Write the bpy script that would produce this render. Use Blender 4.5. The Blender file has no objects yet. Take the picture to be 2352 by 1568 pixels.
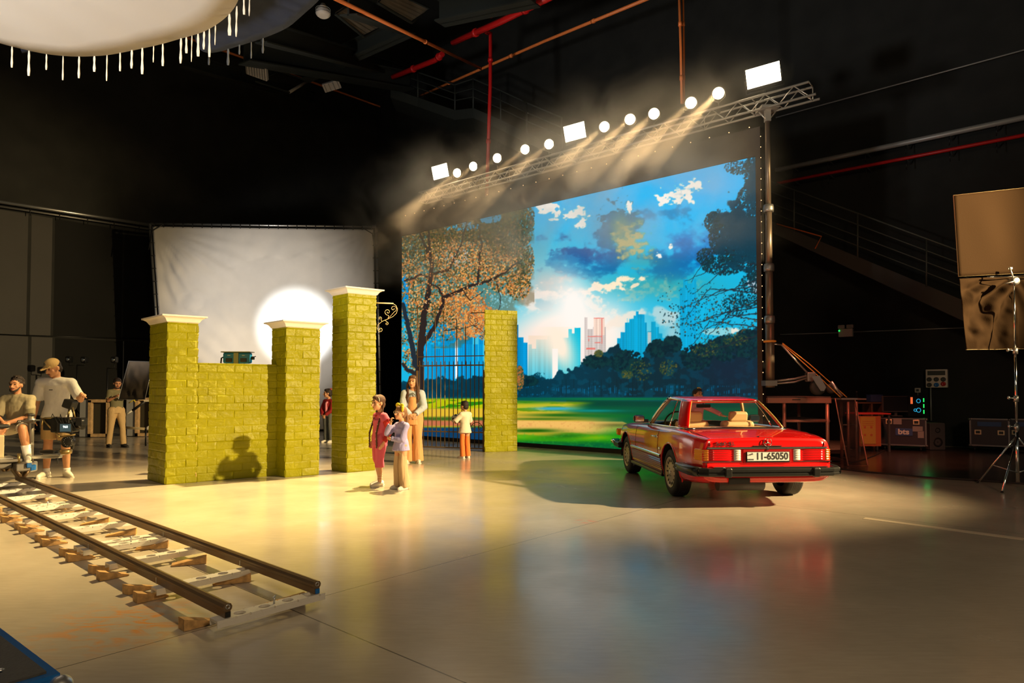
import bpy, math, random
import numpy as np
from mathutils import Vector, Matrix
sc = bpy.context.scene
COL = sc.collection
rnd = random.Random(7)
PI = math.pi
# ------------------------------------------------------------------ camera
FPX, CXP, CYP, HZ, CAMH, PITCH = 1491.0, 1176.0, 784.0, 893.0, 1.45, math.radians(1.5)
SH = HZ - CYP - FPX * math.tan(PITCH)
cd = bpy.data.cameras.new('camera'); cam = bpy.data.objects.new('camera', cd); COL.objects.link(cam)
cd.sensor_width = 36; cd.lens = FPX / 2352 * 36; cd.shift_y = SH / 2352; cd.clip_end = 200
cam.location = (0, 0, CAMH); cam.rotation_euler = (PI / 2 + PITCH, 0, 0)
sc.camera = cam

def ray(px, py):
    dx = (px - CXP) / FPX; v = -(py - CYP - SH) / FPX; c, s = math.cos(PITCH), math.sin(PITCH)
    return Vector((dx, c - s * v, s + c * v))
def at(px, py, z=0.0):
    d = ray(px, py); return Vector((0, 0, CAMH)) + d * ((z - CAMH) / d.z)
def atY(px, py, Y):
    d = ray(px, py); return Vector((0, 0, CAMH)) + d * (Y / d.y)
def topx(x, y, z):
    c, s = math.cos(PITCH), math.sin(PITCH)
    d = y * c + (z - CAMH) * s; u = (z - CAMH) * c - y * s
    return CXP + FPX * x / d, CYP + SH - FPX * u / d
# ------------------------------------------------------------------ view, world, lights
sc.view_settings.view_transform = 'Standard'; sc.view_settings.look = 'None'
sc.view_settings.exposure = 0.0; sc.view_settings.gamma = 1.0; sc.view_settings.use_curve_mapping = False
sc.cycles.max_bounces = 6; sc.cycles.volume_bounces = 0; sc.cycles.caustics_refractive = False
sc.cycles.volume_step_rate = 2.0; sc.cycles.adaptive_threshold = 0.02; sc.cycles.sample_clamp_indirect = 4.0
w = bpy.data.worlds.new('world'); sc.world = w; w.use_nodes = True
w.node_tree.nodes['Background'].inputs[0].default_value = (0.75, 0.8, 0.62, 1)
w.node_tree.nodes['Background'].inputs[1].default_value = 0.05

def lamp(kind, name, loc, target, power, col, size=0.1, angle=60, blend=0.4, size_y=None):
    l = bpy.data.lights.new(name, kind); o = bpy.data.objects.new(name, l); COL.objects.link(o)
    o.location = loc; l.energy = power; l.color = col
    if kind == 'SPOT': l.spot_size = math.radians(angle); l.spot_blend = blend; l.shadow_soft_size = size
    if kind == 'AREA':
        l.size = size; l.shape = 'RECTANGLE' if size_y else 'SQUARE'
        if size_y: l.size_y = size_y
    if kind == 'POINT': l.shadow_soft_size = size
    if target is not None:
        o.rotation_euler = (Vector(target) - Vector(loc)).to_track_quat('-Z', 'Y').to_euler()
    return o
# hard warm key from the right, outside the frame
lamp('SPOT', 'key_lamp', (12.5, 5.0, 5.5), (-1.2, 11.6, 2.1), 22500, (1.0, 0.73, 0.36), 0.12, 50, 0.6)
# high lamp behind the set, above the frame
lamp('SPOT', 'high_back_lamp', (-0.1, 13.6, 11.0), (-4.4, 8.6, 0), 21500, (1.0, 0.72, 0.30), 0.15, 46, 0.9)
# added unseen spot near the floor, brightens the overhead silk from below
lamp('SPOT', 'added_silk_spot', (-7.6, 1.4, 1.0), (-3.9, 6.6, 5.5), 5200, (0.98, 0.97, 0.95), 0.5, 66, 0.9)
# spot on the white backdrop from behind the green wall
lamp('SPOT', 'backdrop_lamp', (-6.2, 14.4, 2.0), (-7.4, 22.2, 3.5), 9000, (0.90, 0.96, 1.0), 0.12, 21, 0.7)
lamp('SPOT', 'backdrop_wash_lamp', (-9.0, 12.5, 3.0), (-8.6, 22.2, 4.0), 3300, (1.0, 0.93, 0.84), 0.8, 46, 0.8)
lamp('AREA', 'front_fill_lamp', (4.0, -3.0, 5.0), (1.2, 9.0, 0.6), 260, (1.0, 0.74, 0.46), 1.6)
# added unseen red spot giving the far right corner its reddish light
lamp('SPOT', 'added_red_spot', (5.8, 8.4, 8.5), (7.3, 13.6, 0.9), 2600, (1.0, 0.26, 0.14), 0.5, 34, 1.0)

# ------------------------------------------------------------------ materials
MATS = {}
def M(name, col=(0.8, 0.8, 0.8), rough=0.6, metal=0.0, bump=0.0, bscale=60, var=0.0, vscale=8, emit=None, es=0.0, trans=0.0, coat=0.0, spec=0.5, ior=1.45, alpha=1.0, sheen=0.0, transl=0.0):
    if name in MATS: return MATS[name]
    m = bpy.data.materials.new(name); m.use_nodes = True; MATS[name] = m
    nt = m.node_tree; b = nt.nodes['Principled BSDF']; L = nt.links.new
    c = (*col, 1)
    b.inputs['Base Color'].default_value = c; b.inputs['Roughness'].default_value = rough
    b.inputs['Metallic'].default_value = metal; b.inputs['Specular IOR Level'].default_value = spec
    b.inputs['IOR'].default_value = ior
    if trans: b.inputs['Transmission Weight'].default_value = trans
    if coat: b.inputs['Coat Weight'].default_value = coat; b.inputs['Coat Roughness'].default_value = 0.04
    if sheen: b.inputs['Sheen Weight'].default_value = sheen
    if alpha < 1: b.inputs['Alpha'].default_value = alpha
    if emit: b.inputs['Emission Color'].default_value = (*emit, 1); b.inputs['Emission Strength'].default_value = es
    tc = nt.nodes.new('ShaderNodeTexCoord')
    if var:
        n = nt.nodes.new('ShaderNodeTexNoise'); n.inputs['Scale'].default_value = vscale; n.inputs['Detail'].default_value = 5
        L(tc.outputs['Object'], n.inputs['Vector'])
        r = nt.nodes.new('ShaderNodeMapRange'); L(n.outputs['Fac'], r.inputs['Value'])
        r.inputs['From Min'].default_value = 0.3; r.inputs['From Max'].default_value = 0.7
        r.inputs['To Min'].default_value = 1 - var; r.inputs['To Max'].default_value = 1 + var
        x = nt.nodes.new('ShaderNodeVectorMath'); x.operation = 'SCALE'; x.inputs[0].default_value = col
        L(r.outputs['Result'], x.inputs['Scale']); L(x.outputs[0], b.inputs['Base Color'])
    if bump:
        n = nt.nodes.new('ShaderNodeTexNoise'); n.inputs['Scale'].default_value = bscale; n.inputs['Detail'].default_value = 4
        L(tc.outputs['Object'], n.inputs['Vector'])
        bp = nt.nodes.new('ShaderNodeBump'); bp.inputs['Strength'].default_value = bump; bp.inputs['Distance'].default_value = 0.01
        L(n.outputs['Fac'], bp.inputs['Height']); L(bp.outputs['Normal'], b.inputs['Normal'])
    if transl:
        t = nt.nodes.new('ShaderNodeBsdfTranslucent'); t.inputs['Color'].default_value = c
        mx = nt.nodes.new('ShaderNodeMixShader'); mx.inputs[0].default_value = transl
        L(b.outputs[0], mx.inputs[1]); L(t.outputs[0], mx.inputs[2]); L(mx.outputs[0], nt.nodes['Material Output'].inputs['Surface'])
    return m
def ms(): # shared palette
    M('black_paint', (0.012, 0.012, 0.012), 0.5); M('black_metal', (0.02, 0.02, 0.02), 0.35, 0.6)
    M('chrome', (0.85, 0.85, 0.85), 0.12, 1.0); M('steel', (0.55, 0.55, 0.55), 0.35, 0.9); M('dull_steel', (0.30, 0.29, 0.28), 0.45, 0.8)
    M('rubber', (0.02, 0.02, 0.02), 0.7); M('white_plastic', (0.7, 0.68, 0.62), 0.5); M('dark_grey', (0.06, 0.06, 0.06), 0.6)
    M('blue_plastic', (0.01, 0.13, 0.42), 0.35); M('copper_pipe', (0.75, 0.20, 0.05), 0.45); M('red_pipe', (0.5, 0.01, 0.01), 0.4)
    M('plywood', (0.55, 0.36, 0.18), 0.6, var=0.25, vscale=12); M('screen_black', (0.006, 0.006, 0.007), 0.45)
    M('grey_conduit', (0.35, 0.34, 0.32), 0.4, 0.3); M('gold_paint', (0.55, 0.38, 0.12), 0.35, 0.6)
ms()
# ------------------------------------------------------------------ mesh helpers
def frame(d):
    d = Vector(d).normalized(); a = Vector((0, 0, 1)) if abs(d.z) < 0.95 else Vector((1, 0, 0))
    x = a.cross(d).normalized(); return x, d.cross(x)
class MB:
    def __init__(s): s.v = []; s.f = []; s.sm = []
    def add(s, vs, fs, smooth=False):
        n = len(s.v); s.v += [tuple(p) for p in vs]; s.f += [tuple(i + n for i in f) for f in fs]; s.sm += [smooth] * len(fs); return s
    def box(s, c, d, R=None, bev=0):
        x, y, z = d[0] / 2, d[1] / 2, d[2] / 2; c = Vector(c)
        if R is not None and not isinstance(R, Matrix): R = Matrix.Rotation(R, 3, 'Z')
        if not bev:
            P = [Vector((i * x, j * y, k * z)) for i in (-1, 1) for j in (-1, 1) for k in (-1, 1)]
            if R: P = [R @ p for p in P]
            return s.add([c + p for p in P], [(0, 1, 3, 2), (4, 6, 7, 5), (0, 4, 5, 1), (2, 3, 7, 6), (0, 2, 6, 4), (1, 5, 7, 3)])
        b = min(bev, x * .95, y * .95, z * .95)
        rings = []
        for zz, ins in ((-z, b), (-z + b * .3, b * .3), (-z + b, 0), (z - b, 0), (z - b * .3, b * .3), (z, b)):
            X, Y = x - ins, y - ins; r = b
            ring = []
            for (sx, sy, a0) in ((1, 1, 0), (-1, 1, 90), (-1, -1, 180), (1, -1, 270)):
                for k in range(3):
                    a = math.radians(a0 + 45 * k); ring.append((sx * (X - r * .6) + r * .6 * math.cos(a), sy * (Y - r * .6) + r * .6 * math.sin(a), zz))
            rings.append([c + (R @ Vector(p) if R else Vector(p)) for p in ring])
        return s.rings(rings, True)
    def rings(s, R, cap=True, smooth=False, closed=True):
        n = len(R[0]); vs = [p for r in R for p in r]; fs = []
        m = n if closed else n - 1
        for i in range(len(R) - 1):
            for j in range(m):
                a, b = i * n + j, i * n + (j + 1) % n; fs.append((a, b, b + n, a + n))
        k = len(s.f); s.add(vs, fs, smooth)
        if cap and closed:
            base = len(s.v) - len(vs)
            s.f.append(tuple(base + j for j in reversed(range(n)))); s.sm.append(False)
            s.f.append(tuple(base + (len(R) - 1) * n + j for j in range(n))); s.sm.append(False)
        return s
    def cyl(s, p0, p1, r0, r1=None, n=12, cap=True):
        r1 = r0 if r1 is None else r1; p0, p1 = Vector(p0), Vector(p1); x, y = frame(p1 - p0)
        R = [[p + (x * math.cos(2 * PI * k / n) + y * math.sin(2 * PI * k / n)) * r for k in range(n)] for p, r in ((p0, r0), (p1, r1))]
        return s.rings(R, cap, True)
    def tube(s, pts, r, n=8, closed=False, cap=True):
        pts = [Vector(p) for p in pts]; R = []; N = len(pts)
        px = None
        for i, p in enumerate(pts):
            a = pts[(i - 1) % N] if (closed or i > 0) else p; b = pts[(i + 1) % N] if (closed or i < N - 1) else p
            d = (b - a).normalized()
            if px is None: x, y = frame(d)
            else:
                x = (px - d * px.dot(d)).normalized(); y = d.cross(x)
            px = x; rr = r[i] if isinstance(r, (list, tuple)) else r
            R.append([p + (x * math.cos(2 * PI * k / n) + y * math.sin(2 * PI * k / n)) * rr for k in range(n)])
        if closed: R.append(R[0])
        return s.rings(R, cap and not closed, True)
    def sph(s, c, r, n=12, m=8, R=None):
        r = (r, r, r) if not isinstance(r, (tuple, list)) else r; c = Vector(c); rings = []
        for i in range(m + 1):
            t = PI * (0.02 + 0.96 * i / m)
            ring = [Vector((r[0] * math.sin(t) * math.cos(2 * PI * k / n), r[1] * math.sin(t) * math.sin(2 * PI * k / n), -r[2] * math.cos(t))) for k in range(n)]
            rings.append([c + (R @ p if R else p) for p in ring])
        return s.rings(rings, True, True)
    def lathe(s, c, ax, prof, n=24, cap=True, smooth=True):
        c = Vector(c); ax = Vector(ax).normalized(); x, y = frame(ax)
        R = [[c + ax * h + (x * math.cos(2 * PI * k / n) + y * math.sin(2 * PI * k / n)) * r for k in range(n)] for h, r in prof]
        return s.rings(R, cap, smooth)
    def prism(s, poly, t0, t1, T=None):
        n = len(poly); V = [Vector((a, b, t)) for t in (t0, t1) for a, b in poly]
        if T: V = [T @ p for p in V]
        return s.add(V, [tuple(reversed(range(n))), tuple(range(n, 2 * n))] + [(i, (i + 1) % n, (i + 1) % n + n, i + n) for i in range(n)])
    def grid(s, P, smooth=True):
        h, w_ = len(P), len(P[0]); vs = [p for r in P for p in r]
        return s.add(vs, [(i * w_ + j, i * w_ + j + 1, (i + 1) * w_ + j + 1, (i + 1) * w_ + j) for i in range(h - 1) for j in range(w_ - 1)], smooth)
    def build(s, name, mat, parent=None, mods=()):
        me = bpy.data.meshes.new(name); me.from_pydata([tuple(v) for v in s.v], [], s.f); me.validate()
        if len(me.polygons) == len(s.sm): me.polygons.foreach_set('use_smooth', s.sm)
        o = bpy.data.objects.new(name, me); COL.objects.link(o)
        if isinstance(mat, str): mat = MATS[mat]
        me.materials.append(mat)
        if parent: o.parent = parent
        for k, kw in mods:
            md = o.modifiers.new(k, k)
            for a, b in kw.items(): setattr(md, a, b)
        return o
def tag(o, label=None, cat=None, group=None, kind=None):
    if label: o['label'] = label
    if cat: o['category'] = cat
    if group: o['group'] = group
    if label and not kind: kind = 'thing'
    if kind: o['kind'] = kind
    return o
def E(name, loc=(0, 0, 0), rz=0.0, label=None, cat=None, group=None, kind=None):
    o = bpy.data.objects.new(name, None); COL.objects.link(o); o.location = loc; o.rotation_euler = (0, 0, rz); o.empty_display_size = .1
    return tag(o, label, cat, group, kind)
def struct(o): o['kind'] = 'structure'; return o
def copy_tree(o, parent=None):
    c = o.copy(); COL.objects.link(c); c.parent = parent
    for ch in list(o.children): copy_tree(ch, c)
    return c
def baked(o):
    dg = bpy.context.evaluated_depsgraph_get(); dg.update()
    me = bpy.data.meshes.new_from_object(o.evaluated_get(dg)); o.modifiers.clear(); o.data = me; return o
def text(name, s, size, T, mat, parent=None, depth=0.002, bold=0.0, sx=1.0, align='CENTER', space=1.0):
    c = bpy.data.curves.new(name, 'FONT'); c.body = s; c.size = size; c.extrude = depth; c.align_x = align; c.align_y = 'CENTER'; c.offset = bold; c.space_character = space
    o = bpy.data.objects.new(name, c); COL.objects.link(o)
    dg = bpy.context.evaluated_depsgraph_get(); dg.update()
    me = bpy.data.meshes.new_from_object(o.evaluated_get(dg)); bpy.data.objects.remove(o)
    me.transform(T @ Matrix.Diagonal((sx, 1, 1, 1)))
    n = bpy.data.objects.new(name, me); COL.objects.link(n); me.materials.clear(); me.materials.append(MATS[mat] if isinstance(mat, str) else mat)
    if parent: n.parent = parent
    return n
def axes(o, x, y, z):
    x, y, z = Vector(x).normalized(), Vector(y).normalized(), Vector(z).normalized()
    return Matrix(((x.x, y.x, z.x, o[0]), (x.y, y.y, z.y, o[1]), (x.z, y.z, z.z, o[2]), (0, 0, 0, 1)))
# numpy value noise
def vnoise(x, y, seed=0):
    r = np.random.RandomState(seed).rand(256, 256)
    xi, yi = np.floor(x).astype(int), np.floor(y).astype(int); fx, fy = x - xi, y - yi
    fx = fx * fx * (3 - 2 * fx); fy = fy * fy * (3 - 2 * fy)
    g = lambda a, b: r[a & 255, b & 255]
    return (g(xi, yi) * (1 - fx) + g(xi + 1, yi) * fx) * (1 - fy) + (g(xi, yi + 1) * (1 - fx) + g(xi + 1, yi + 1) * fx) * fy
def fbm(x, y, o=5, seed=0):
    s = 0; a = .5; t = 0
    for i in range(o): s = s + a * vnoise(x, y, seed + i); t += a; a *= .5; x = x * 2.03 + 17; y = y * 2.03 + 9
    return s / t
# ------------------------------------------------------------------ room shell
DA = Vector((-0.752, 0.659, 0)); DB = Vector((0.66, 0.751, 0))
PR = Vector((11.3, 16.4, 0)); PL = Vector((-14.6, 23.5, 0)); CORNER = Vector((-6.8, 32.3, 0))
def floor_mat():
    m = bpy.data.materials.new('polished_concrete'); m.use_nodes = True; nt = m.node_tree; b = nt.nodes['Principled BSDF']; L = nt.links.new
    N = nt.nodes.new
    tc = N('ShaderNodeTexCoord')
    def noise(sc_, det=6, rot=0, scl=(1, 1, 1), dist=0.0):
        mp = N('ShaderNodeMapping'); mp.inputs['Scale'].default_value = scl; mp.inputs['Rotation'].default_value = (0, 0, rot); L(tc.outputs['Object'], mp.inputs[0])
        n = N('ShaderNodeTexNoise'); n.inputs['Scale'].default_value = sc_; n.inputs['Detail'].default_value = det; n.inputs['Distortion'].default_value = dist
        L(mp.outputs[0], n.inputs['Vector']); return n.outputs['Fac']
    def mr(f, a, b_, c, d):
        r = N('ShaderNodeMapRange'); L(f, r.inputs[0]); r.inputs[1].default_value = a; r.inputs[2].default_value = b_; r.inputs[3].default_value = c; r.inputs[4].default_value = d; return r.outputs[0]
    def mul(a, b_):
        r = N('ShaderNodeMath'); r.operation = 'MULTIPLY'; L(a, r.inputs[0])
        if isinstance(b_, float): r.inputs[1].default_value = b_
        else: L(b_, r.inputs[1])
        return r.outputs[0]
    big = mr(noise(0.35, 5), .3, .7, .82, 1.12); mid = mr(noise(2.2, 8, 0, (1, 1, 1), .1), .3, .7, .95, 1.05)
    fine = mr(noise(6, 6, 0.1, (1, 6, 1), .1), .3, .7, .95, 1.05)
    s = mul(mul(big, mid), fine)
    # joints in the slab
    def line(pt, d, wd):
        n = Vector((-d.y, d.x, 0)); vm = N('ShaderNodeVectorMath'); vm.operation = 'DOT_PRODUCT'; L(tc.outputs['Object'], vm.inputs[0]); vm.inputs[1].default_value = n
        a = N('ShaderNodeMath'); a.operation = 'SUBTRACT'; L(vm.outputs['Value'], a.inputs[0]); a.inputs[1].default_value = n.dot(pt)
        c = N('ShaderNodeMath'); c.operation = 'ABSOLUTE'; L(a.outputs[0], c.inputs[0])
        return mr(c.outputs[0], wd * .6, wd, .25, 1.0)
    dA = (at(112, 1165) - at(1066, 1566.7)).normalized(); dB = (at(1362, 1199) - at(145, 1530)).normalized()
    s = mul(s, line(at(654, 1393), dA, .006)); s = mul(s, line(at(654, 1393), dB, .005))
    s = mul(s, line(at(654, 1393) - dB * 6.0, dA, .005)); s = mul(s, line(at(654, 1393) + dA * 6.0, dB, .005)); s = mul(s, line(at(654, 1393) + dB * 6.0, dA, .004))
    vs = N('ShaderNodeVectorMath'); vs.operation = 'SCALE'; vs.inputs[0].default_value = (0.46, 0.40, 0.31); L(s, vs.inputs['Scale'])
    # orange dried spill in front of the track
    c0 = at(285, 1430)
    sub = N('ShaderNodeVectorMath'); sub.operation = 'SUBTRACT'; L(tc.outputs['Object'], sub.inputs[0]); sub.inputs[1].default_value = c0
    ln = N('ShaderNodeVectorMath'); ln.operation = 'LENGTH'; L(sub.outputs[0], ln.inputs[0])
    rad = mr(ln.outputs['Value'], .12, .60, 1, 0); nz = mr(noise(4.5, 10, .6, (1, 2.2, 1), 1.5), .46, .62, 0, 1)
    sp = mul(mul(rad, nz), 0.95)
    mx = N('ShaderNodeMix'); mx.data_type = 'RGBA'; L(sp, mx.inputs[0]); L(vs.outputs[0], mx.inputs[6]); mx.inputs[7].default_value = (0.62, 0.26, 0.05, 1)
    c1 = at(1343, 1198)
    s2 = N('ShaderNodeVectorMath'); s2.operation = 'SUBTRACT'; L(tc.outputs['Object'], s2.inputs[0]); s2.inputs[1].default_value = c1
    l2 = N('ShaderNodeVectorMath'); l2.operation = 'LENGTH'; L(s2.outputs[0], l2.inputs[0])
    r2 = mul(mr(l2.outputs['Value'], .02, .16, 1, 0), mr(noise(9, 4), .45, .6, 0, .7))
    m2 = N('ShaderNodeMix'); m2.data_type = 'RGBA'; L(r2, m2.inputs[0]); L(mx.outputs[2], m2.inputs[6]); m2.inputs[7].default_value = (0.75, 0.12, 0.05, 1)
    L(m2.outputs[2], b.inputs['Base Color'])
    L(mr(noise(1.2, 8, 0, (1, 1, 1), .5), .3, .7, .15, .28), b.inputs['Roughness'])
    b.inputs['Specular IOR Level'].default_value = 0.6
    bp = N('ShaderNodeBump'); bp.inputs['Strength'].default_value = .12; bp.inputs['Distance'].default_value = .004; L(noise(14, 5, 0, (1, 1.8, 1)), bp.inputs['Height']); L(bp.outputs[0], b.inputs['Normal'])
    return m
fl = MB(); pts = [(-26, -4, 0), (24, -4, 0), (24, 40, 0), (-26, 40, 0)]
fl.add(pts + [(p[0], p[1], -.2) for p in pts], [(0, 1, 2, 3), (7, 6, 5, 4), (0, 4, 5, 1), (1, 5, 6, 2), (2, 6, 7, 3), (3, 7, 4, 0)])
struct(fl.build('floor', floor_mat()))
M('acoustic_black', (0.014, 0.014, 0.012), 0.85, bump=.4, bscale=3, var=.25, vscale=1.5)
def wallbox(name, p, q, z0, z1, th, mat):
    d = (q - p); L_ = d.length; c = (p + q) / 2; n = Vector((-d.y, d.x, 0)).normalized()
    if n.dot(-c) > 0: n = -n
    b = MB().box((c.x + n.x * th / 2, c.y + n.y * th / 2, (z0 + z1) / 2), (L_, th, z1 - z0), math.atan2(d.y, d.x)); return struct(b.build(name, mat))
LEND = CORNER - DB * 28; REND = CORNER - DA * 42
wallbox('wall_left', LEND, CORNER, 0, 17, .3, 'acoustic_black'); wallbox('wall_right', CORNER, REND, 0, 17, .3, 'acoustic_black')
struct(MB().box((0, 17, 17.1), (60, 50, .2)).build('ceiling', 'acoustic_black'))
def onwall(P0, D, px, py, off=.04):
    """point where the pixel ray meets a wall plane"""
    n = Vector((-D.y, D.x, 0)); n = n if n.dot(P0) < 0 else -n
    P = P0 + n * off; d = ray(px, py); o = Vector((0, 0, CAMH)); t = (P - o).dot(n) / d.dot(n); return o + d * t
# wall panel seams on the left wall
M('panel_black', (0.013, 0.010, 0.007), .6, bump=.3, bscale=2, var=.2, vscale=1)
M('drape_black', (.0035, .0035, .003), .9, bump=.3, bscale=2)
k = 0
for x0, x1 in ((-60, 62), (70, 118), (124, 280), (284, 350)):
    for (y0, y1) in ((478, 768), (773, 985)):
        a = onwall(PL, DB, x0, (y0 + y1) / 2, .02); c = onwall(PL, DB, x1, (y0 + y1) / 2, .02)
        z0 = 0.05 if y0 > 700 else 3.25; z1 = 3.2 if y0 > 700 else 7.3
        d = c - a; o = MB().box(((a.x + c.x) / 2, (a.y + c.y) / 2, (z0 + z1) / 2), (math.hypot(d.x, d.y), .06, z1 - z0), math.atan2(d.y, d.x)).build('trim_%d' % (k + 1), 'panel_black' if x0 < 120 else 'drape_black'); struct(o); k += 1
# ------------------------------------------------------------------ LED wall
SL = Vector((-3.32, 19.4, 0)); SR = Vector((4.87, 12.6, 0)); SD = (SR - SL); SLEN = SD.length; SU = SD / SLEN; SN = Vector((SU.y, -SU.x, 0))  # towards the camera
exec_paint = None
# picture shown on the LED wall, painted as an array, one colour per vertex of the display
OX, OY, PW, PH = 900, 330, 880, 740
def paint():
    yy, xx = np.mgrid[0:PH, 0:PW].astype(float); X = xx + OX; Y = yy + OY
    I = np.zeros((PH, PW, 3)); S = lambda v, a, b: np.clip((v - a) / (b - a), 0, 1)
    def sm(v, a, b): t = S(v, a, b); return t * t * (3 - 2 * t)
    def mix(m, c):
        m = np.clip(m, 0, 1)[..., None]; I[:] = I * (1 - m) + np.array(c, float) * m
    def G(cx, cy, rx, ry, rot=0.0):
        a = math.radians(rot); u = (X - cx) * math.cos(a) + (Y - cy) * math.sin(a); v = -(X - cx) * math.sin(a) + (Y - cy) * math.cos(a); return np.exp(-((u / rx) ** 2 + (v / ry) ** 2))
    I[:] = (0, 188, 238); mix(sm(Y, 440, 740) * .7, (60, 185, 214)); mix(G(1240, 600, 120, 70) * .5, (150, 205, 215))
    mix(G(1610, 420, 120, 50) * .5, (20, 180, 240))
    n = fbm(X / 46, Y / 30, 6, 3); n2 = fbm(X / 22, Y / 16, 5, 11); n3 = fbm(X / 80, Y / 40, 5, 21)
    n4 = fbm(X / 11, Y / 8, 5, 77); wob = (n - .5) * 1.5 + (n2 - .5) * 1.2 + (n4 - .5) * .6; wobf = (n2 - .5) * 1.6 + (n4 - .5) * 2.6
    def cloud(cx, cy, rx, ry, c, a=1.0, rot=0, hard=.25, w=1.0, fine=0):
        ang = math.radians(rot); u = (X - cx) * math.cos(ang) + (Y - cy) * math.sin(ang); v = -(X - cx) * math.sin(ang) + (Y - cy) * math.cos(ang)
        d = 1 - np.sqrt((u / rx) ** 2 + (v / ry) ** 2) + (wobf if fine else wob) * w; mix(sm(d, 0, hard) * a, c)
    cloud(1390, 600, 200, 62, (40, 150, 200), .8, 0, .9); cloud(1370, 596, 170, 50, (0, 105, 165), .95, 0, .6); cloud(1540, 605, 120, 46, (10, 115, 175), .85, -8, .8); cloud(1420, 500, 34, 36, (0, 105, 140), .9, 0, .4, 1, 1); cloud(1330, 585, 95, 30, (0, 85, 150), .9, 0, .5); cloud(1430, 525, 45, 45, (0, 110, 150), .9, 0, .4)
    cloud(1400, 535, 28, 60, (0, 120, 165), .85, 20, .4); cloud(1290, 600, 60, 22, (20, 130, 185), .7)
    cloud(1590, 580, 110, 60, (5, 120, 190), .8, -15, .8); cloud(1560, 600, 90, 34, (20, 110, 160), .5, -20, .8); cloud(1530, 490, 55, 18, (10, 140, 190), .8, 0, .5)
    cloud(1448, 560, 46, 62, (205, 188, 138), .95, -18, .9, .7, 1); mix(G(1425, 540, 16, 30) * .5, (220, 200, 150)); mix(G(1425, 520, 18, 24) * .6, (165, 165, 130)); mix(G(1480, 600, 60, 16, 0) * .5, (120, 160, 150))
    mix(G(1500, 655, 150, 30, 0) * .75, (70, 165, 165)); cloud(1500, 670, 90, 22, (150, 190, 175), .6, -10, .9, 1, 1)
    for a in ((1555, 445, 50, 13, -25), (1590, 428, 30, 8, -20), (1575, 440, 20, 8, 60), (1260, 482, 32, 12, 15), (1322, 487, 20, 11, 0), (1335, 520, 8, 10, 0), (1443, 480, 8, 10, 0), (1540, 570, 8, 5, 0), (1515, 588, 6, 5, 0), (1240, 480, 20, 8, 30)):
        cloud(a[0], a[1], a[2] * 1.15, a[3] * 1.35, (70, 150, 190), .5, a[4], .8, 1.1, 1); cloud(a[0], a[1] - 1, a[2] * 1.05, a[3] * 1.2, (255, 248, 240), 1, a[4], .45, 1.1, 1)
    cloud(1410, 655, 66, 14, (255, 235, 205), 1, -16, .6, .9, 1); cloud(1460, 655, 16, 6, (255, 230, 200), .9, -25); cloud(1300, 660, 85, 30, (235, 215, 200), .8, 15, .8)
    mix(G(1255, 655, 60, 50) * .85, (205, 198, 192)); cloud(1340, 690, 90, 24, (250, 232, 214), .8, 20, .9, 1, 1); cloud(1230, 700, 50, 40, (240, 225, 215), .85, 0, .7); cloud(1255, 708, 26, 20, (110, 175, 195), .9, 0, .5)
    mix(G(1310, 775, 150, 90) * 1.35, (255, 246, 236)); mix(G(1320, 715, 45, 75, -8) * 1.2, (255, 250, 244)); mix(G(1230, 790, 70, 45) * .9, (252, 232, 222)); mix(G(1400, 760, 45, 60) * .9, (255, 244, 235))
    cloud(1430, 735, 45, 14, (250, 235, 220), .8, -20, .6); cloud(1520, 720, 40, 22, (225, 225, 220), .7, 20, .7); mix(G(1545, 770, 22, 50) * .6, (225, 220, 215)); cloud(1660, 760, 34, 9, (255, 240, 225), .9); cloud(1735, 655, 20, 22, (215, 215, 225), .9)
    # skyline
    def bld(x0, x1, top, c, bot=900, steps=None, warm=0.0, a=1.0):
        t = np.full_like(X, top)
        if steps:
            for (sx0, sx1, st) in steps: t = np.where((X >= sx0) & (X < sx1), st, t)
        m = (X >= x0) & (X < x1) & (Y > t) & (Y < bot)
        st = 1 + .16 * (vnoise(X / 2.2, X * 0 + 3, 5) - .5) + .02 * np.sin(Y * 1.4)
        for k in range(3): I[..., k] = np.where(m, I[..., k] * (1 - a) + a * np.clip(c[k] * st, 0, 255), I[..., k])
    def grad(x0, x1, y0, y1, c, a):
        m = (X >= x0) & (X < x1) & (Y > y0); mix(m * a * np.clip(1 - (Y - y0) / (y1 - y0), 0, 1), c)
    bld(1187, 1191, 745, (0, 120, 165)); bld(1191, 1212, 774, (0, 150, 200), steps=((1203, 1212, 786),)); bld(1214, 1232, 790, (90, 195, 215), steps=((1222, 1232, 800),)); bld(1232, 1272, 779, (90, 195, 215), steps=((1258, 1268, 770),))
    grad(1214, 1272, 770, 870, (245, 225, 205), .9)
    bld(1280, 1334, 790, (0, 185, 215), steps=((1280, 1292, 800), (1292, 1306, 775), (1306, 1314, 755), (1314, 1320, 765), (1320, 1334, 752))); mix(G(1285, 790, 34, 75, -20) * 1.1 * (Y > 750), (255, 240, 222))
    bld(1343, 1392, 750, (215, 205, 200), steps=((1343, 1350, 728), (1350, 1362, 755), (1364, 1388, 730))); bld(1364, 1389, 731, (245, 220, 205), bot=770)
    for (x0, x1, y0, y1) in ((1364, 1388, 730, 732), (1382, 1384, 731, 790), (1350, 1382, 772, 774), (1347, 1368, 799, 803), (1352, 1354, 778, 784), (1366, 1380, 786, 788)):
        mix(((X >= x0) & (X < x1) & (Y >= y0) & (Y < y1)) * .8, (235, 120, 110))
    mix(((X > 1334) & (X < 1343) & (Y > 780) & (Y < 870)) * .9, (255, 240, 235)); mix(((X > 1268) & (X < 1282) & (Y > 800)) * .95, (255, 246, 238))
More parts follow.
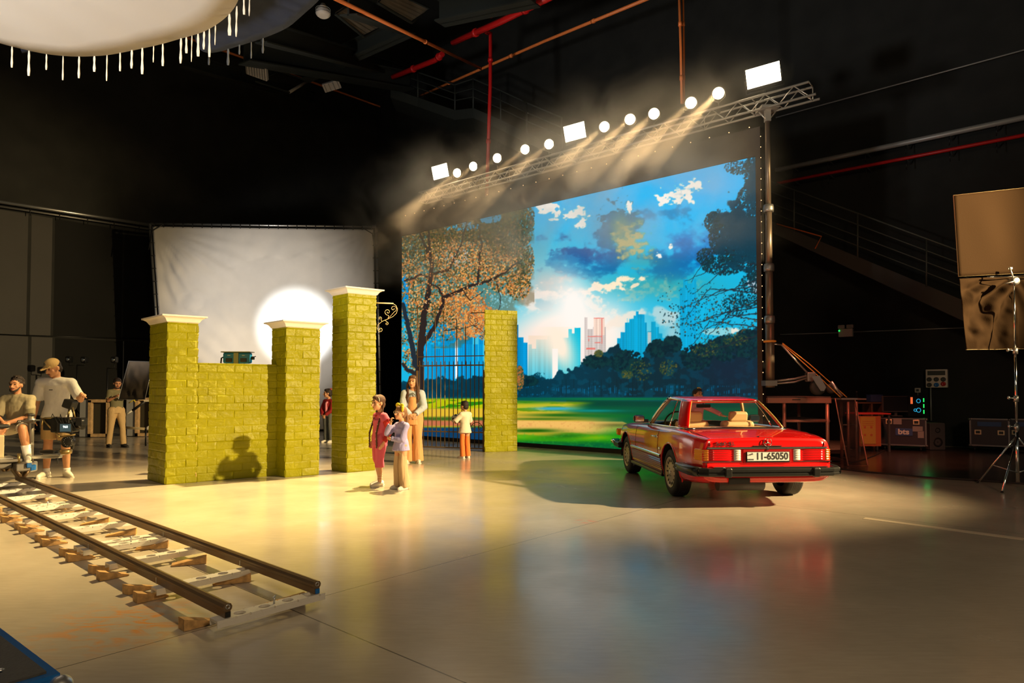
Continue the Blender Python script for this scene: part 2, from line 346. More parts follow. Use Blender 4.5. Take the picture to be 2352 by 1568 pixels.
    bld(1418, 1486, 760, (0, 165, 205), steps=((1418, 1426, 776), (1426, 1436, 762), (1436, 1446, 740), (1446, 1456, 732), (1456, 1461, 724), (1461, 1467, 714), (1467, 1481, 721), (1481, 1487, 740)))
    mix(((X > 1436) & (X < 1480) & (Y > 730) & (Y < 830)) * .3 * (np.sin(X * 1.1) > 0), (60, 205, 235))
    bld(1487, 1530, 750, (20, 170, 205), steps=((1487, 1496, 760), (1496, 1506, 738), (1506, 1514, 750), (1514, 1522, 765), (1522, 1532, 775))); bld(1488, 1496, 762, (200, 215, 215), bot=790)
    bld(1562, 1600, 640, (0, 170, 215), steps=((1562, 1570, 660), (1580, 1590, 650)), a=.75); bld(1600, 1680, 690, (0, 175, 215), a=.35, steps=((1640, 1680, 720),))
    # distant blue towers behind the gate
    for (x0, x1, top) in ((1000, 1012, 800), (1012, 1046, 765), (1052, 1070, 775), (1070, 1086, 760), (1088, 1098, 790), (1100, 1110, 770)): bld(x0, x1, top, (0, 150, 205), bot=875)
    mix(((X > 960) & (X < 1112) & (Y > 790) & (Y < 870)) * .35 * (np.sin(X * 1.3) > 0), (30, 195, 240)); bld(1046, 1052, 780, (235, 240, 240), bot=870); bld(960, 1000, 790, (0, 160, 210), bot=880)
    # park ground
    grd = Y > 905; I[grd] = (0, 66, 74)
    gy = Y - (X - 1187) * .012
    nn = fbm(X / 60, Y / 5, 5, 31); nf = fbm(X / 5, Y / 3, 3, 41)
    mix(sm(gy, 903, 912), (0, 80, 95)); mix(sm(gy, 915, 919) * (X > 1300), (0, 75, 60)); mix(G(1400, 916, 230, 3) * .7, (20, 140, 60)); mix(sm(gy, 926, 934), (0, 90, 62))
    lawn = sm(gy, 917, 926) * (1 - sm(X + (Y - 930) * 1.5, 1290, 1370)); mix(lawn, (205, 190, 60)); mix(lawn * sm(nn, .48, .56), (110, 150, 25)); mix(lawn * G(1210, 922, 70, 5) * .9, (40, 130, 40))
    mix(G(1275, 938, 50, 4) * 1.2, (80, 175, 200)); mix(G(1360, 943, 70, 3) * .9, (20, 150, 150))
    mix(sm(gy, 940, 955) * (1 - sm(X, 1300, 1470)) * .95, (225, 185, 85)); mix(G(1290, 953, 80, 4) * 1.0, (40, 105, 25)); mix(G(1250, 962, 100, 3) * .9, (60, 110, 30)); mix(G(1390, 955, 90, 5) * .8, (10, 110, 50))
    path = sm(gy, 963, 968) * (1 - sm(gy, 985, 1000)); mix(path * (X < 1435 + (Y - 970) * 2) * .95, (240, 195, 120)); mix(path * sm(nf, .55, .75) * .3 * (X < 1440), (205, 140, 90)); mix(G(1420, 976, 45, 5) * .8, (120, 95, 60))
    mix(sm(Y + (nn - .5) * 16, 992, 1002), (60, 150, 30)); mix(G(1225, 989, 60, 5) * 1.1, (35, 100, 15)); mix(G(1250, 997, 60, 4) * .9, (215, 180, 60)); mix(G(1380, 1004, 60, 6) * .9, (175, 195, 25)); mix(G(1190, 1003, 40, 5) * .8, (120, 180, 30)); mix(G(1300, 1000, 50, 6) * .8, (30, 110, 30))
    mix(sm(Y + (nn - .5) * 10, 1008, 1022), (5, 100, 60)); mix(G(1440, 1000, 60, 22) * .85, (20, 140, 35)); mix(sm(nf, .5, .8) * sm(Y, 985, 1000) * .35, (70, 175, 60))
    # left lawn behind the gate
    L_ = (X < 1187); mix(sm(Y, 912, 918) * L_, (190, 195, 30)); mix(L_ * sm(nn, .47, .55) * sm(Y, 912, 918) * .9, (40, 130, 25)); mix(sm(Y, 935, 940) * L_ * (1 - sm(Y, 955, 962)), (225, 190, 70)); mix(sm(Y + (nn - .5) * 8, 962, 968) * L_ * (1 - sm(Y, 975, 982)), (200, 125, 90)); mix(sm(Y + (nn - .5) * 8, 955, 962) * L_ * .6 * (1 - sm(Y, 962, 968)), (70, 90, 50)); mix(sm(Y, 978, 984) * L_, (20, 70, 105))
    # tree line
    rr = np.random.RandomState(2)
    def dabs(xs, ys, sz, cols, alpha=1.0):
        for x, y, s_, c in zip(xs, ys, sz, cols):
            x0, x1 = int(x - OX - s_ - 1), int(x - OX + s_ + 2); y0, y1 = int(y - OY - s_ - 1), int(y - OY + s_ + 2)
            if x1 < 1 or y1 < 1 or x0 >= PW or y0 >= PH: continue
            x0, y0 = max(0, x0), max(0, y0); sub = I[y0:y1, x0:x1]
            m = (np.clip(s_ - np.hypot(X[y0:y1, x0:x1] - x, (Y[y0:y1, x0:x1] - y)) + .5, 0, 1) * alpha)[..., None]; sub[:] = sub * (1 - m) + np.array(c) * m
    tl = np.interp(X[0], [960, 1000, 1100, 1187, 1200, 1240, 1270, 1283, 1300, 1330, 1345, 1370, 1395, 1418, 1440, 1470, 1485, 1500, 1515, 1530, 1545, 1560, 1572, 1600, 1640, 1680, 1720, 1760],
                   [872, 868, 862, 880, 860, 855, 868, 848, 850, 835, 820, 812, 800, 790, 812, 825, 800, 778, 790, 775, 770, 792, 815, 800, 775, 770, 755, 740])
    jag = (fbm(X / 9, Y / 9, 4, 51) - .5) * 26
    m = sm(Y + jag, tl[None, :], tl[None, :] + 5) * (Y < 912); mix(m, (8, 62, 80)); mix(m * sm(X, 1330, 1450) * .8, (16, 48, 58)); mix(m * sm(fbm(X / 14, Y / 12, 4, 61), .5, .62) * .55, (4, 84, 105))
    mix(m * G(1680, 850, 90, 60) * .7, (25, 45, 66)); mix((Y > 885) * (Y < 908) * (np.sin(X * .9) * np.sin(X * .37 + 1) > .1) * .45 * sm(fbm(X / 22, Y / 6, 3, 8), .5, .62) * (X > 1187), (0, 140, 190))
    def clump(n_, cx, cy, rx, ry, pal, s0, s1, a=1.0):
        t = rr.rand(n_) * 2 * PI; r = np.sqrt(rr.rand(n_)); dabs(cx + np.cos(t) * r * rx, cy + np.sin(t) * r * ry, s0 + rr.rand(n_) * (s1 - s0), [pal[i] for i in rr.randint(0, len(pal), n_)], a)
    dk = [(10, 50, 58), (14, 62, 66), (6, 42, 54)]; gd = [(95, 95, 50), (120, 110, 60), (70, 85, 55), (45, 80, 60)]
    for a in ((1440, 830, 40, 25), (1510, 800, 22, 20), (1545, 790, 20, 18), (1600, 820, 35, 30), (1670, 800, 40, 30), (1720, 790, 35, 35), (1370, 830, 30, 14), (1210, 875, 26, 10)): clump(260, *a, dk, 1.5, 4)
    for a in ((1470, 850, 26, 25), (1535, 845, 20, 18), (1620, 800, 30, 22), (1690, 780, 30, 14), (1440, 860, 14, 10), (1375, 812, 10, 8)): clump(130, *a, gd, .8, 2.0, .6)
    clump(250, 1194, 868, 9, 28, [(150, 110, 70), (180, 120, 70), (60, 90, 60)], 1, 2.4)
    for x in range(1200, 1745, 9):
        if rr.rand() < .35: mix(((X > x) & (X < x + 1.5) & (Y > 870) & (Y < 912)) * .6, (15, 30, 35))
    # right hand tree
    def stroke(P, w0, w1, c):
        P = np.array(P, float); q = []
        for i in range(len(P) - 1):
            n_ = max(2, int(np.hypot(*(P[i + 1] - P[i])) / .7))
            for t in np.linspace(0, 1, n_, endpoint=False): q.append(P[i] * (1 - t) + P[i + 1] * t)
        q = np.array(q); w_ = np.linspace(w0, w1, len(q)); q[:, 0] += (vnoise(q[:, 1] / 8, q[:, 0] / 8, 5) - .5) * 4; q[:, 1] += (vnoise(q[:, 0] / 7, q[:, 1] / 7, 9) - .5) * 4
        dabs(q[:, 0], q[:, 1], w_, [c] * len(q))
    bl = [(0, 60, 78), (8, 72, 84), (10, 48, 60), (20, 60, 60)]
    for a in ((1690, 545, 62, 60, 1500), (1725, 500, 40, 80, 900), (1735, 400, 26, 50, 450), (1700, 385, 36, 16, 120), (1640, 510, 22, 24, 260), (1660, 610, 50, 22, 300), (1620, 590, 20, 20, 120), (1735, 620, 22, 30, 300), (1720, 670, 26, 40, 160), (1690, 700, 30, 26, 110)): clump(int(a[4] * 2.6), *a[:4], bl, .6, 2.0)
    for k in range(14):
        x, y = 1745, 560 + k * 16; stroke([(x, y), (x - 60 - rr.rand() * 60, y - 20 + rr.rand() * 60), (x - 130 - rr.rand() * 60, y + 30 + rr.rand() * 30)], 1.3, .4, (40, 50, 60))
    mix(sm(1 - np.sqrt(((X - 1705) / 72) ** 2 + ((Y - 540) / 88) ** 2) + (n2 - .5) * 1.0 + (n4 - .5) * 1.2, .15, .3) * .92, (4, 66, 84)); mix(sm(1 - np.sqrt(((X - 1735) / 30) ** 2 + ((Y - 430) / 70) ** 2) + (n4 - .5) * 1.6, .2, .35) * .9, (6, 70, 88))
    clump(300, 1630, 730, 110, 50, [(20, 60, 75), (90, 80, 60), (0, 90, 110)], .8, 2.2); clump(140, 1600, 700, 90, 60, [(30, 60, 70)], .8, 1.6)
    # big tree on the left
    tb = (52, 42, 40)
    m = sm(1 - np.sqrt(((X - 1040) / 195) ** 2 + ((Y - 610) / 190) ** 2) + (n - .5) * .6, 0, .1) * (Y < 800); mix(m * .55 * (X < 1228), (120, 105, 75))
    pal1 = [(225, 150, 85), (240, 178, 105), (200, 125, 75), (150, 105, 60), (105, 95, 55), (60, 80, 50), (235, 190, 130), (88, 78, 45), (40, 62, 48)]
    pal2 = [(60, 75, 40), (85, 90, 45), (45, 60, 40), (130, 115, 50), (30, 52, 42), (150, 110, 70), (105, 85, 50)]
    for a in ((1000, 600, 110, 130, 5200, pal1), (1090, 560, 110, 90, 3600, pal1), (1165, 600, 62, 78, 2200, pal1), (960, 540, 60, 60, 1300, pal2), (1165, 520, 62, 60, 1800, pal2), (1070, 520, 110, 35, 1600, pal2), (1190, 500, 38, 40, 900, pal2), (1060, 720, 60, 60, 1500, pal1[:4]), (1000, 740, 60, 45, 700, pal1), (940, 700, 30, 120, 900, pal1), (1110, 740, 45, 40, 650, pal1[:3]), (945, 830, 22, 30, 250, pal1), (1190, 655, 28, 34, 420, pal1), (1205, 600, 20, 30, 260, pal2)):
        clump(a[4], a[0], a[1], a[2], a[3], a[5], .7, 2.3, .92)
    mix((Y < 480) * (X > 1228) * 0.0, (0, 0, 0))
    clump(120, 1125, 498, 26, 14, [(0, 190, 235)], 1, 3.5); clump(60, 1060, 520, 40, 10, [(0, 180, 225)], 1, 2.5); clump(160, 1010, 770, 40, 26, [(0, 150, 200)], 1, 3); clump(60, 930, 690, 8, 60, [(0, 150, 210)], 1, 3)
    clump(60, 1150, 690, 30, 20, [(150, 205, 215)], 1, 2.5, .7); clump(60, 1050, 590, 30, 22, [(225, 215, 220)], .8, 2, .7)
    stroke([(966, 915), (962, 850), (966, 790), (975, 720), (988, 650), (992, 600)], 10, 4, tb); stroke([(966, 800), (1000, 745), (1016, 700), (1020, 680)], 5, 3, tb)
    stroke([(1018, 685), (1060, 665), (1085, 655), (1120, 646), (1160, 625), (1190, 600)], 4, 1.2, tb); stroke([(1020, 690), (1008, 660), (990, 652)], 2.5, 1.5, tb); stroke([(992, 610), (980, 570), (960, 530), (950, 500)], 3, 1, tb)
    stroke([(990, 630), (1030, 620), (1060, 560), (1075, 500)], 2.5, 1, tb); stroke([(1098, 648), (1100, 610), (1106, 560), (1100, 520)], 2.5, 1, tb); stroke([(925, 700), (945, 780), (955, 840)], 4, 6, (40, 52, 62)); stroke([(930, 645), (965, 632), (985, 635)], 2, 2, tb)
    stroke([(990, 600), (985, 545), (982, 500)], 3, 1.2, tb); stroke([(1060, 662), (1080, 690), (1110, 670)], 1.5, .6, tb); stroke([(960, 862), (938, 850), (925, 835)], 5, 3, (50, 48, 50))
    stroke([(1140, 640), (1150, 690), (1145, 720)], 1, .5, tb); stroke([(1020, 760), (1060, 755), (1100, 745)], 1, .5, tb)
    clump(700, 1040, 640, 110, 90, pal1[:4] + [(250, 205, 150)], .7, 1.8)
    mix(sm(Y, 455, 545) * 0 + (Y < 560) * (X < 1228) * .12, (40, 35, 20))
    return np.clip(I, 0, 255) / 255.0
def lin(c): return np.where(c <= .04045, c / 12.92, ((c + .055) / 1.055) ** 2.4)
def build_screen():
    root = E('led_wall', SL, 0, 'huge video wall showing a city park with towers and an orange leaved tree', 'screen')
    img = paint(); NX, NZ = 800, 440; z0, z1 = .10, 6.02; th = .16
    u = np.linspace(.03, SLEN - .10, NX); z = np.linspace(z0, z1, NZ); U, Z = np.meshgrid(u, z)
    PX = SL.x + SU.x * U + SN.x * .004; PY = SL.y + SU.y * U + SN.y * .004
    c, s = math.cos(PITCH), math.sin(PITCH); d = PY * c + (Z - CAMH) * s; up = (Z - CAMH) * c - PY * s
    gx = CXP + FPX * PX / d - OX; gy = CYP + SH - FPX * up / d - OY
    gx = np.clip(gx, 0, PW - 1.01); gy = np.clip(gy, 0, PH - 1.01); xi, yi = gx.astype(int), gy.astype(int); fx, fy = (gx - xi)[..., None], (gy - yi)[..., None]
    C = (img[yi, xi] * (1 - fx) + img[yi, xi + 1] * fx) * (1 - fy) + (img[yi + 1, xi] * (1 - fx) + img[yi + 1, xi + 1] * fx) * fy
    C = C ** 1.12; lum = C.mean(-1, keepdims=True); C = np.clip(lum + (C - lum) * 1.12, 0, 1)
    co = np.stack([PX - SL.x, PY - SL.y, Z], -1).reshape(-1, 3).astype(np.float32)
    i = np.arange(NX * NZ).reshape(NZ, NX); F = np.stack([i[:-1, :-1], i[:-1, 1:], i[1:, 1:], i[1:, :-1]], -1).reshape(-1, 4)
    me = bpy.data.meshes.new('display'); me.vertices.add(len(co)); me.vertices.foreach_set('co', co.ravel())
    me.loops.add(F.size); me.loops.foreach_set('vertex_index', F.ravel().astype(np.int32)); me.polygons.add(len(F)); me.polygons.foreach_set('loop_start', (np.arange(len(F)) * 4).astype(np.int32)); me.update(calc_edges=True)
    ca = me.color_attributes.new('picture', 'FLOAT_COLOR', 'POINT'); ca.data.foreach_set('color', np.concatenate([lin(C).reshape(-1, 3), np.ones((len(co), 1))], 1).astype(np.float32).ravel())
    m = bpy.data.materials.new('display_picture'); m.use_nodes = True; nt = m.node_tree; b = nt.nodes['Principled BSDF']; b.inputs['Base Color'].default_value = (.01, .01, .01, 1); b.inputs['Roughness'].default_value = .5; b.inputs['Specular IOR Level'].default_value = .1
    a = nt.nodes.new('ShaderNodeVertexColor'); a.layer_name = 'picture'; nt.links.new(a.outputs['Color'], b.inputs['Emission Color']); b.inputs['Emission Strength'].default_value = 1.0
    me.materials.append(m); o = bpy.data.objects.new('display', me); COL.objects.link(o); o.parent = root
    rz = math.atan2(SU.y, SU.x); back = -SN * (th / 2)
    def bx(u0, u1, z0_, z1_, mat, name, t=th, off=0.0):
        cc = SU * ((u0 + u1) / 2) + back + SN * off; return MB().box((cc.x, cc.y, (z0_ + z1_) / 2), (u1 - u0, t, z1_ - z0_), rz).build(name, mat, root)
    bx(0, SLEN, .0, 6.58, 'screen_black', 'cabinet')
    M('warm_black', (.05, .035, .028), .6)
    bx(0, SLEN, 6.03, 6.59, 'warm_black', 'top_border', .02, th / 2 + .012); bx(SLEN - .09, SLEN + .0, .02, 6.58, 'warm_black', 'side_border', .03, th / 2 + .015); bx(0, SLEN, 0.0, .09, 'screen_black', 'base_rail', .05, th / 2 + .02)
    M('led_dot', (1, .6, .3), .4, emit=(1, .55, .25), es=2.5)
    d_ = MB()
    for k in range(26):
        p = SU * (SLEN * (k + .5) / 26) + SN * .03; d_.sph((p.x, p.y, 6.62), .011, 6, 4)
    for k in range(30):
        p = SU * (SLEN + .01) + SN * .02; d_.sph((p.x, p.y, .3 + k * .21), .009, 6, 4)
    d_.build('marker_lights', 'led_dot', root)
build_screen()
# ------------------------------------------------------------------ green brick set pieces
def brick_mat():
    return M('green_brick_paint', (0.275, 0.262, 0.003), 0.42, spec=.25, bump=.25, bscale=30, var=.10, vscale=3)
brick_mat()
BU = Vector((math.sin(math.radians(52)), math.cos(math.radians(52)), 0)); BV = Vector((-math.sin(math.radians(46)), math.cos(math.radians(46)), 0))
CH, BL = .1225, .27
def brick_h(s, z, seed):
    """outward relief of the moulded brick sheet, in metres"""
    row = np.floor(z / CH).astype(int); off = (row % 2) * BL * .5; c = (s + off) / BL; ci = np.floor(c).astype(int)
    fx = c - ci; fz = z / CH - row; e = .035; ez = .09
    edge = np.clip(np.minimum(fx, 1 - fx) / e, 0, 1) * np.clip(np.minimum(fz, 1 - fz) / ez, 0, 1)
    r = np.random.RandomState(seed).rand(64, 64, 5); q = r[row % 64, ci % 64]
    a = q[..., 0] * 2 * PI; tilt = ((fx - .5) * np.cos(a) + (fz - .5) * np.sin(a)) * .008
    cr = np.abs(np.sin(a * 3) * (fx - q[..., 1]) * BL / CH + np.cos(a * 3) * (fz - q[..., 2])); crack = -np.clip(.06 - cr, 0, .06) * .05
    n = (fbm(s * 11 + 3, z * 15 + row * 3.7, 4, seed) - .5) * .012
    return edge * (.009 + (tilt + n + crack) * .95)
def brick_shell(name, corner, lens, h, parent, seed, mat='green_brick_paint', res=.0125, U=None, V=None, z0=0.0):
    """closed prism: corner is the near corner; walls wrap front (U), right, back, side (V)"""
    U = U or BU; V = V or BV; lu, lv = lens; A = Vector(corner)
    C = [A, A + U * lu, A + U * lu + V * lv, A + V * lv]; S = []; P = []; N = []
    ln = [lu, lv, lu, lv]; tot = 0
    for k in range(4):
        a, b = C[k], C[(k + 1) % 4]; d = (b - a).normalized(); nn = Vector((d.y, -d.x, 0)); n_ = max(2, int(ln[k] / res)) if k in (0, 1, 3) else 6
        for i in range(n_):
            S.append(tot + ln[k] * i / n_ if k < 3 else -(ln[3] * (1 - i / n_))); P.append(a + (b - a) * (i / n_))
            if i == 0:
                pd = (a - C[k - 1]).normalized(); pn = Vector((pd.y, -pd.x, 0)); nn2 = (pn + nn); N.append(nn2 * (1.0 / max(.3, nn2.length)) * 1.25)
            else: N.append(nn)
        tot += ln[k]
    zs = np.arange(0, h + res * .5, res * 1.0); zs[-1] = h
    SS, ZZ = np.meshgrid(np.array(S), zs); H = brick_h(SS, ZZ + .0001, seed); n = len(S)
    Pn = np.array([[p.x, p.y] for p in P]); Nn = np.array([[q.x, q.y] for q in N])
    co = np.zeros((len(zs), n, 3)); co[..., :2] = Pn[None] + Nn[None] * H[..., None]; co[..., 2] = zs[:, None] + z0
    m = MB(); m.rings([list(map(tuple, r)) for r in co], True, False); o = m.build(name, mat, parent); return o
M('cap_paint', (.80, .73, .64), .45, bump=.1); M('plaster_edge', (.6, .5, .3), .8)
def cap(corner, lens, z, parent, o0=.05, U=None, V=None, hgt=.11):
    U = U or BU; V = V or BV; A = Vector(corner); prof = [(-.02, 0), (0, .012), (.012, .03), (.03, .05), (.065, .068), (.085, .07), (.085, .088)] ; m = MB(); R = []
    k = hgt / .088
    for (o_, dz) in prof:
        o_ = o_ * o0 / .05 + .02
        a = A - U * o_ - V * o_; l0, l1 = lens[0] + 2 * o_, lens[1] + 2 * o_
        R.append([(p.x, p.y, z + dz * k) for p in (a, a + U * l0, a + U * l0 + V * l1, a + V * l1)])
    m.rings(R, True); return m.build('cap', 'cap_paint', parent)
def seg(a, b): return (b - a).length
def pil(name, c0, wf, ws, h, label, seed, capo=.05, U=None, V=None):
    root = E(name, (0, 0, 0), 0, label, 'pillar'); brick_shell('brickwork', c0, (wf, ws), h, root, seed, U=U, V=V)
    if capo: cap(c0, (wf, ws), h, root, capo, U, V)
    return root
A1 = at(380, 1113); A2 = at(655, 1096); A3 = at(797, 1085)
def wid(A, D, px):   # length along D from A until the image column px
    t = (px - CXP) / FPX; k = (t * A.y - A.x) / (D.x - t * D.y); return abs(k)
p1 = pil('brick_pillar', A1, wid(A1, BU, 453), wid(A1, BV, 344), 2.47, 'lime green brick pillar with white cap at the open end of the low green wall', 3)
W0 = A1 + BU * wid(A1, BU, 453) + BV * .02; WL = wid(W0, BU, 624)
wr = E('garden_wall', (0, 0, 0), 0, 'low lime green brick wall panel joining two capped pillars', 'wall panel')
brick_shell('brickwork', W0 + BU * .02, (WL + .2, .14), 1.86, wr, 8)
p2 = pil('brick_pillar', A2, wid(A2, BU, 733), wid(A2, BV, 625), 2.47, 'lime green brick pillar with white cap where the low wall meets the gap', 5)
p3 = pil('brick_pillar', A3, wid(A3, BU, 862), wid(A3, BV, 764), 3.12, 'tall lime green brick pillar carrying the curled iron bracket', 9)
U4 = Vector((1, .32, 0)).normalized(); V4 = Vector((.0, 1, 0)).normalized(); A4 = at(1113, 1038)
p4 = pil('brick_pillar', A4, wid(A4, U4, 1187), .55, 3.28, 'tall lime green brick pillar without a cap beside the iron gate', 14, 0, U4, V4)
# strip of raw edge where the wall panel meets the first pillar
M('raw_edge', (.62, .42, .14), .8)
e = MB(); q = W0 + BU * .01
e.tube([(q.x + .01 * math.sin(k * 2), q.y - .02 + .006 * math.cos(k * 3), .03 + k * .08) for k in range(12)], .008, 6); e.build('torn_seam', 'raw_edge', wr)
# scroll bracket on the third pillar
def spiral(c, r0, turns, ux, uz, a0=0, n=40, dirn=1):
    P = []
    for k in range(n + 1):
        t = k / n; r = r0 * (1 - .85 * t); a = a0 + dirn * turns * 2 * PI * t; P.append(Vector(c) + ux * (r * math.cos(a)) + uz * (r * math.sin(a)))
    return P
def scroll(parent, base, ux, size, mat, name='scroll_bracket', bar=True):
    uz = Vector((0, 0, 1)); m = MB(); g = lambda a, b: Vector(base) + ux * (a * size) + uz * (b * size)
    if bar: m.tube([g(-.05, 0), g(.62, .0)], .012 * size / .8 + .004, 8)
    r = .010 * size
    arc = [g(.60, 0), g(.72, -.08), g(.78, -.22), g(.74, -.38), g(.60, -.52), g(.40, -.62), g(.18, -.72), g(.02, -.86), g(.0, -1.0)]
    m.tube(arc, r, 6)
    m.tube([g(.40, -.62)] + spiral(g(.62, -.20), .13 * size, 1.3, ux, uz, -PI * .4), r, 6)
    m.tube([g(.40, -.62), g(.44, -.5)] + spiral(g(.40, -.34), .13 * size, 1.3, ux, uz, -PI * .45, dirn=-1), r, 6)
    m.tube([g(.18, -.72)] + spiral(g(.10, -.60), .07 * size, 1.2, ux, uz, -PI * .3), r, 6)
    m.tube([g(.30, -.66)] + spiral(g(.36, -.80), .07 * size, 1.2, ux, uz, PI * .5, dirn=-1), r, 6)
    m.tube([g(.0, -.98)] + spiral(g(.12, -1.04), .10 * size, 1.3, ux, uz, PI, dirn=1), r, 6)
    return m.build(name, mat, parent)
M('cream_iron', (.80, .60, .30), .4); M('bronze_iron', (.22, .13, .05), .4, .5)
b3 = A3 + BU * wid(A3, BU, 862); b3 = Vector((b3.x + .02, b3.y + .05, 3.0)); scroll(p3, b3, Vector((1, .25, 0)).normalized(), .46, 'cream_iron')
# gate
def gate():
    g0 = at(958, 1029, 0); g1 = at(1111, 1034, 0); d = g1 - g0; L_ = d.length; ud = d / L_
    r = E('iron_gate', (0, 0, 0), 0, 'bronze iron garden gate with scrolls beside the uncapped brick pillar', 'gate')
    def zy(py, p): return CAMH + (HZ - py) * p.y / FPX
    def P(px): t = (px - CXP) / FPX; k = (t * g0.y - g0.x) / (ud.x - t * ud.y); return g0 + ud * k
    for py, rr in ((818, .012), (839, .018), (991, .015), (1027, .014)):
        z = zy(py, P(1035)); MB().box(((g0.x + g1.x) / 2, (g0.y + g1.y) / 2, z), (L_, .03, rr * 1.8), math.atan2(d.y, d.x)).build('cross_rail', 'bronze_iron', r)
    for px, top in ((958.5, 701), (979, 770), (999, 706), (1019, 715), (1048.5, 735), (1069, 751), (1090, 778)):
        p = P(px); b = MB().cyl((p.x, p.y, zy(839, p)), (p.x, p.y, zy(top, p)), .011, n=6); b.cyl((p.x, p.y, zy(top, p)), (p.x, p.y, zy(top, p) + .06), .014, .001, 6); b.build('tall_bar', 'bronze_iron', r)
    for k in range(16):
        px = 963.5 + k * 9.75; p = P(px); zt = zy(832, p); b = MB().cyl((p.x, p.y, .06), (p.x, p.y, zt), .012, n=6); b.cyl((p.x, p.y, zt), (p.x, p.y, zt + .05), .014, .001, 6); b.build('bar', 'bronze_iron', r)
    for p in (g0, g1): MB().box((p.x, p.y, .95), (.05, .05, 1.9)).build('stile', 'bronze_iron', r)
    uz = Vector((0, 0, 1)); c = P(1095); c.z = zy(990, c); m = MB(); R_ = .17
    m.tube([c + ud * (R_ * math.cos(a)) + uz * (R_ * 1.25 * math.sin(a)) for a in [PI * k / 20 for k in range(21)]], .009, 6)
    m.tube(spiral(c + ud * .085 + uz * .085, .085, 1.4, ud, uz, -PI / 2), .007, 6); m.tube(spiral(c - ud * .085 + uz * .085, .085, 1.4, ud, uz, -PI / 2, dirn=-1), .007, 6)
    for v in m.v: pass
    m.build('lower_scroll', 'bronze_iron', r)
    t = P(1112); scroll(r, (t.x, t.y, zy(717, t)), -ud, .55, 'bronze_iron', 'upper_scroll')
gate()
# ------------------------------------------------------------------ truss, towers, lamps, haze
M('truss_alu', (.62, .58, .50), .38, .7)
TZ = 7.10; T0 = SL + SU * wid(SL, SU, 975) + SN * .1; T1 = SL + SU * wid(SL, SU, 1874) + SN * .1
def build_truss():
    r = E('lighting_truss', (T0.x, T0.y, 0), 0, 'long aluminium box truss above the video wall carrying the row of lamps', 'truss')
    L_ = (T1 - T0).length; g = lambda u, n, z: SU * u + SN * n + Vector((0, 0, z)); h = .26
    for (n, z) in ((h / 2, 0), (-h / 2, 0), (h / 2, -h), (-h / 2, -h)): MB().cyl(g(0, n, TZ + z), g(L_ + (.12 if z else 0), n, TZ + z), .025, n=8).build('chord', 'truss_alu', r)
    m = MB(); N = 40
    for side in (h / 2, -h / 2):
        for k in range(N):
            u0, u1 = L_ * k / N, L_ * (k + 1) / N; a, b = (0, -h) if k % 2 else (-h, 0); m.cyl(g(u0, side, TZ + a), g(u1, side, TZ + b), .011, n=6)
    for k in range(0, N + 1, 4):
        u = L_ * k / N; m.cyl(g(u, -h / 2, TZ), g(u, h / 2, TZ), .011, n=6); m.cyl(g(u, -h / 2, TZ - h), g(u, h / 2, TZ - h), .011, n=6); m.cyl(g(u, -h / 2, TZ - h), g(u, -h / 2, TZ), .011, n=6)
    m.build('lattice', 'truss_alu', r)
build_truss()
def pt_on_truss(px): return SL + SU * wid(SL, SU, px) + SN * .1
